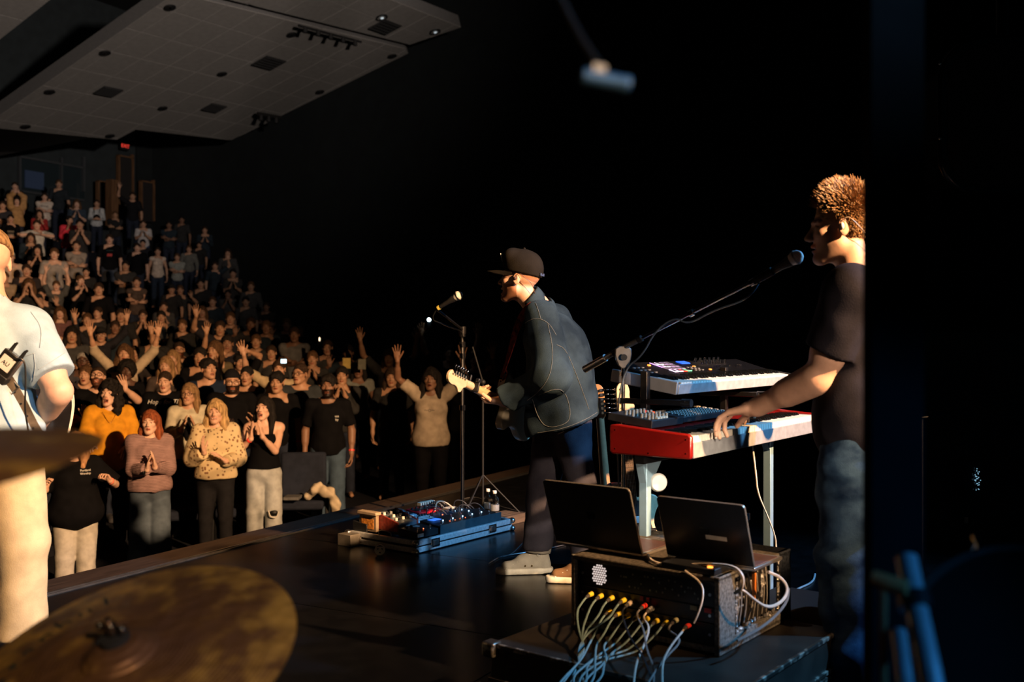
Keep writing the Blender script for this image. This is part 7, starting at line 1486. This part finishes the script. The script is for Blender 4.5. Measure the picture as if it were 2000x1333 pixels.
# ------------------------------------------------------------------ drum kit and wing, close to the camera
def bronze():
    m = mat('cymbal_bronze', (.30, .15, .055), .34, .9, scale=5, color2=(.13, .065, .03), thr=(.35, .65)); nt = m.node_tree; N = nt.nodes; L = nt.links; b = N['Principled BSDF']
    tc = N.new('ShaderNodeTexCoord'); sx = N.new('ShaderNodeVectorMath'); sx.operation = 'LENGTH'; L.new(tc.outputs['Object'], sx.inputs[0])
    mu = N.new('ShaderNodeMath'); mu.operation = 'MULTIPLY'; mu.inputs[1].default_value = 900; L.new(sx.outputs['Value'], mu.inputs[0]); si = N.new('ShaderNodeMath'); si.operation = 'SINE'; L.new(mu.outputs[0], si.inputs[0])
    vo = N.new('ShaderNodeTexVoronoi'); vo.inputs['Scale'].default_value = 34; L.new(tc.outputs['Object'], vo.inputs['Vector'])
    bp = N.new('ShaderNodeBump'); bp.inputs['Strength'].default_value = .25; bp.inputs['Distance'].default_value = .002; L.new(si.outputs[0], bp.inputs['Height'])
    b2 = N.new('ShaderNodeBump'); b2.inputs['Strength'].default_value = .5; b2.inputs['Distance'].default_value = .006; L.new(vo.outputs['Distance'], b2.inputs['Height']); L.new(bp.outputs[0], b2.inputs['Normal']); L.new(b2.outputs[0], b.inputs['Normal'])
    # patina: blotches of gold and brown, stronger toward the rim
    n = N.new('ShaderNodeTexNoise'); n.inputs['Scale'].default_value = 16; n.inputs['Detail'].default_value = 6; L.new(tc.outputs['Object'], n.inputs['Vector'])
    ad = N.new('ShaderNodeMath'); ad.operation = 'MULTIPLY_ADD'; ad.inputs[1].default_value = 1.3; L.new(sx.outputs['Value'], ad.inputs[0]); L.new(n.outputs['Fac'], ad.inputs[2])
    r = N.new('ShaderNodeValToRGB'); L.new(ad.outputs[0], r.inputs[0]); e = r.color_ramp.elements; e[0].position = .5; e[0].color = (.17, .085, .045, 1); e[1].position = .95; e[1].color = (.62, .36, .08, 1)
    q = e.new(.70); q.color = (.20, .10, .04, 1)
    L.new(r.outputs[0], b.inputs['Base Color']); b.inputs['Roughness'].default_value = .5; b.inputs['Metallic'].default_value = .55
    return m
BRZ = bronze()
def cymbal(name, label, c, nrm_, D, letters=None, bell=.3):
    n = Vector(nrm_).normalized(); x, y = frame_to(n); t = thing(name, label, 'cymbal'); R = D / 2; t.matrix_world = basis(x, n.cross(x), n, c)
    pr = [(.006, .034), (.02, .034), (.035, .030), (.05, .021), (.058, .014), (.066, .012)] + [(.066 + (R - .066) * k / 9, .012 - .026 * (k / 9) ** 1.6) for k in range(1, 10)]
    pr += [(R - .001, -.0155), (R - .03, -.0125), (.08, .009), (.058, .011), (.03, .026), (.006, .031), (.006, .034)]
    MB().lathe(pr, n=96).obj('bow', BRZ, t, smooth=25)
    MB().lathe([(.001, .075), (.006, .075), (.006, .035)], n=10).obj('rod', CHR, t); MB().lathe([(.012, .034), (.022, .036), (.022, .046), (.008, .048)], n=20).obj('felt', mat('black_felt', (.01, .01, .01), .95), t)
    w = MB().cyl((0, 0, .048), (0, 0, .066), .009, n=14).box((.0, 0, .058), (.044, .006, .010)).sphere((.022, 0, .06), .007, 8, 6).sphere((-.022, 0, .06), .007, 8, 6).obj('wing_nut', mat('nut_black_chrome', (.10, .09, .08), .2, .9), t)
    return t
c1 = P(240, 1290, 1.5); n1 = Vector((-.16, -.36, .92))
ride = cymbal('ride_cymbal', 'big tarnished bronze ride cymbal with dark printed lettering in the bottom left corner', c1, n1, .52)
INK = mat('cymbal_ink', (.006, .02, .022), .6)
def arc_text(root, txt, rad, size, a0, da):
    for i, ch in enumerate(txt):
        me = text_mesh(ch, size, INK, .0002); a = math.radians(a0 - da * i)
        o = put('lettering', me, root); k = (rad - .066) / (.25 - .066); z = .012 - .026 * k ** 1.6 + .0012
        o.location = (rad * math.cos(a), rad * math.sin(a), z); o.rotation_euler = (0, 0, a - math.pi / 2)
inv = ride.matrix_world.inverted(); lt = inv @ P(110, 1215, 1.45); A0 = math.degrees(math.atan2(lt.y, lt.x))
arc_text(ride, 'istanbul', .178, .054, A0 - 2, 11)
st = thing('cymbal_stand', 'chrome cymbal stand mostly hidden under the big ride cymbal', 'cymbal stand', (c1.x, c1.y, 0)); base_ = c1 - Vector((c1.x, c1.y, 0)) - n1.normalized() * .01
MB().cyl((.03, .02, .1), base_ - n1.normalized() * .12, .011, n=12).obj('pole', CHR, st); MB().cyl(base_ - n1.normalized() * .13, base_ + n1.normalized() * .02, .005, n=10).obj('tilter', CHR, st)
for a in (.3, 2.4, 4.5): MB().cyl((.03, .02, .28), (.03 + .26 * math.cos(a), .02 + .26 * math.sin(a), .012), .009, n=8).obj('leg', CHR, st)
c2 = P(-158, 892, 1.05); n2 = Vector((-.1, -.115, .98))
cr = cymbal('crash_cymbal', 'thin bronze crash cymbal seen nearly edge-on at the left edge', c2, n2, .36)
st = thing('cymbal_stand', 'second cymbal stand outside the left edge of the picture', 'cymbal stand', (c2.x, c2.y, 0)); h2 = Vector((0, 0, c2.z)); MB().cyl((0, 0, .02), h2 + Vector((0, 0, -.02)), .011, n=12).obj('pole', CHR, st)
for a in (.3, 2.4, 4.5): MB().cyl((0, 0, .28), (.26 * math.cos(a), .26 * math.sin(a), .012), .009, n=8).obj('leg', CHR, st)
# overhead microphone, the blue light on it put into its body colour
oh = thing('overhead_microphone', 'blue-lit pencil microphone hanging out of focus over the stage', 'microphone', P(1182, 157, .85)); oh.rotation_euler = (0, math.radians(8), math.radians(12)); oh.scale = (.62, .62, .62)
MB().lathe([(.001, -.034), (.010, -.033), (.0115, -.028), (.0115, .026), (.0125, .028), (.0125, .034), (.001, .035)], (0, 0, 0), (1, 0, 0), 18).obj('microphone_body', mat('painted_blue_light', (.03, .075, .13), .5, .3), oh)
MB().box((-.012, 0, .008), (.018, .018, .02)).obj('clip', BMET, oh); MB().tube([(-.012, 0, .018), (-.05, .05, .09), (-.14, .12, .28), (-.25, .2, .6)], .005, n=8, smooth=2).obj('boom_arm', BMET, oh)
lamp_spot('mic_blue_fill', (2.6, .2, 2.0), P(1182, 157, .85), 900, (.2, .55, 1.0), 7, .3, .05)  # added spot for a blue highlight on this microphone
# black masking flat of the wing, in front of the keyboard player
VEL = fabric('black_velour', (.004, .004, .005), rough=1.0)
o = MB().box(((1744 - 1000) / FPX * 1.25, 1.25, 1.4), (.068, .03, 2.8)).obj('masking_panel', VEL, None, bevel=.003); o.location = (0, 0, 0); tag(o, 'tall narrow black masking panel hiding the keyboard player\'s back', 'panel')
MB().box(((1744 - 1000) / FPX * 1.25, 1.25, .02), (.2, .3, .04)).obj('foot', BMET, o)
# drum hardware near the lens on the right
SATN = mat('satin_tube', (.30, .34, .38), .4, .3)
ch = thing('drum_stand_tube', 'out-of-focus chrome stand tube with blue reflections near the right side', 'drum stand', P(1800, 1333, 1.05))
ob = Vector(ch.location); MB().tube([P(1770, 1090, 1.12) - ob, P(1790, 1190, 1.08) - ob, P(1815, 1310, 1.03) - ob, P(1850, 1500, 1.0) - ob], .012, n=14).obj('tube', SATN, ch); MB().tube([P(1755, 1235, 1.15) - ob, P(1768, 1333, 1.1) - ob, P(1780, 1480, 1.05) - ob], .009, n=12).obj('second_tube', SATN, ch)
MB().cyl(P(1783, 1160, 1.09) - ob, P(1789, 1190, 1.08) - ob, .018, n=14).obj('collar', BMET, ch)
lamp_spot('drum_blue_fill', (2.4, -.6, 1.6), P(1835, 1200, 1.1), 170, (.05, .38, 1.0), 15, .4, .05)  # added spot that turns the stand tubes blue
dk = thing('drum_stick', 'blurred orange-brown drumstick tip against the black panel', 'drumstick', P(1736, 1140, 1.08)); dd = Vector((.012, .0, 0))
MB().tube([(-.014, .01, .004), (.0, 0, .0), (.016, -.01, -.003)], [.0085, .0095, .0085], n=12).obj('shaft', mat('hickory', (.30, .16, .06), .5), dk); MB().tube([(-.006, 0, .0), (-.006, .0, -.09), (-.004, .0, -.3)], .0045, n=8).obj('holder', mat('bronze_holder', (.16, .08, .03), .5, .4), dk)
# floor drum at the bottom right
SH = mat('drum_lacquer', (.003, .003, .003), .15); HD = mat('drum_head', (.002, .002, .002), .7, spec=.1)
dc = P(2010, 1300, 1.3); dn = Vector((-.22, -.85, .48)).normalized(); dx, dy = frame_to(dn)
dr = thing('bass_drum', 'large glossy black drum with metal lugs in the bottom right corner', 'drum'); dr.matrix_world = basis(dx, dn.cross(dx), dn, dc)
MB().lathe([(.19, -.34), (.20, -.34), (.20, -.01), (.19, -.01)], n=64).obj('shell', SH, dr); MB().lathe([(.199, -.02), (.213, -.02), (.215, .0), (.213, .022), (.20, .022), (.199, -.02)], n=64).obj('hoop', mat('black_hoop', (.02, .018, .016), .35), dr); MB().lathe([(.0001, .004), (.199, .004), (.199, -.004)], n=48).obj('drum_head', HD, dr)
for k in range(10):
    a = 2 * math.pi * k / 10; c = Vector((.218 * math.cos(a), .218 * math.sin(a), -.12)); l_ = MB().box(c, (.022, .018, .06), Matrix.Rotation(a, 3, 'Z')).obj('lug', CHR, dr, bevel=.004); MB().cyl(Vector((.222 * math.cos(a), .222 * math.sin(a), -.1)), Vector((.222 * math.cos(a), .222 * math.sin(a), .03)), .0035, n=8).box(Vector((.222 * math.cos(a), .222 * math.sin(a), .028)), (.03, .012, .012), Matrix.Rotation(a, 3, 'Z')).obj('tension_rod', CHR, l_)
dr.scale = (.74, .74, .74)
# hanging loudspeaker with rounded corners at the upper right
hsx = P(1985, 230, 6.4); sp2 = thing('hanging_loudspeaker', 'black hanging loudspeaker with rounded lower corner and bright screws at the upper right', 'loudspeaker', hsx); sp2.rotation_euler = (0, 0, math.radians(-8)); sp2.scale = (2, 2, 2)
w, h, R = .50, .52, .14; out = []
for cx, cz, a0 in ((w / 2 - R, h / 2 - R, 0), (-w / 2 + R, h / 2 - R, 90), (-w / 2 + R, -h / 2 + R, 180), (w / 2 - R, -h / 2 + R, 270)): out += [(cx + R * math.cos(math.radians(a0 + t)), cz + R * math.sin(math.radians(a0 + t))) for t in range(0, 91, 15)]
MB().prism(out, .34, basis(Vector((1, 0, 0)), Vector((0, 0, 1)), Vector((0, -1, 0)), (0, .3, 0))).obj('cabinet', mat('speaker_black', (.006, .006, .007), .22), sp2, bevel=.012)
MB().prism([(x * .88, z * .88) for x, z in out], .01, basis(Vector((1, 0, 0)), Vector((0, 0, 1)), Vector((0, -1, 0)), (0, -.042, 0))).obj('grille', mat('grille_black', (.006, .006, .007), .6, scale=400, bump=.6), sp2)
for z in (.17, -.07): MB().sphere((-.245, -.045, z), .0055, 10, 7).obj('screw', CHR, sp2)
MB().cyl((0, .13, .26), (0, .13, 2.2), .02, n=10).obj('hanging_pole', BMET, sp2)
# small things glinting beyond the panel
t = thing('rack_meter', 'cluster of tiny pale blue lamps glowing in the dark wing', 'light', P(1910, 938, 6.0)); t.scale = (1.67, 1.67, 1.67)
for k in range(26):
    a = rk.uniform(0, 6.28); r = rk.uniform(0, 1) ** .5; MB().sphere((.012 * r * math.cos(a), 0, .045 * r * math.sin(a)), .0022, 6, 4).obj('lamp', mat('dim_blue_lamp', (.4, .7, .9), .4, emit=(.35, .65, .85), estr=.5), t)
MB().box((0, .02, 0), (.08, .02, .14)).obj('faceplate', BLKG, t)
t = thing('equipment_cabinet', 'black equipment cabinet in the dark wing carrying the tiny blue lamps', 'cabinet', P(1910, 938, 6.06)); t.location.z = 0; MB().box((.02, .30, .65), (.8, .5, 1.3)).obj('cabinet_body', mat('cabinet_black', (.008, .010, .011), .4), t, bevel=.006); MB().box((-.05, .045, .14), (.02, .006, .035)).obj('badge', mat('badge_grey', (.2, .2, .2), .4), t)
t = thing('guitar_tuners', 'bright metal tip poking out beyond the masking panel', 'cymbal', P(1805, 816, 3.4)); t.name = 'cymbal_stand_tip'; MB().cyl((-.02, 0, -.002), (.012, 0, .002), .003, n=8).obj('rod', CHR, t); MB().sphere((-.02, 0, -.055), .016, 12, 8, (.5, .8, 1.2)).obj('felt_ball', mat('grey_felt', (.25, .23, .2), .9), t)
t['category'] = 'drum hardware'; t['label'] = 'bright metal rod tip and grey ball poking out beyond the masking panel'
MB().cyl((-.004, .01, -1.1), (-.004, .01, -.0), .006, n=8).obj('pole', BMET, t)
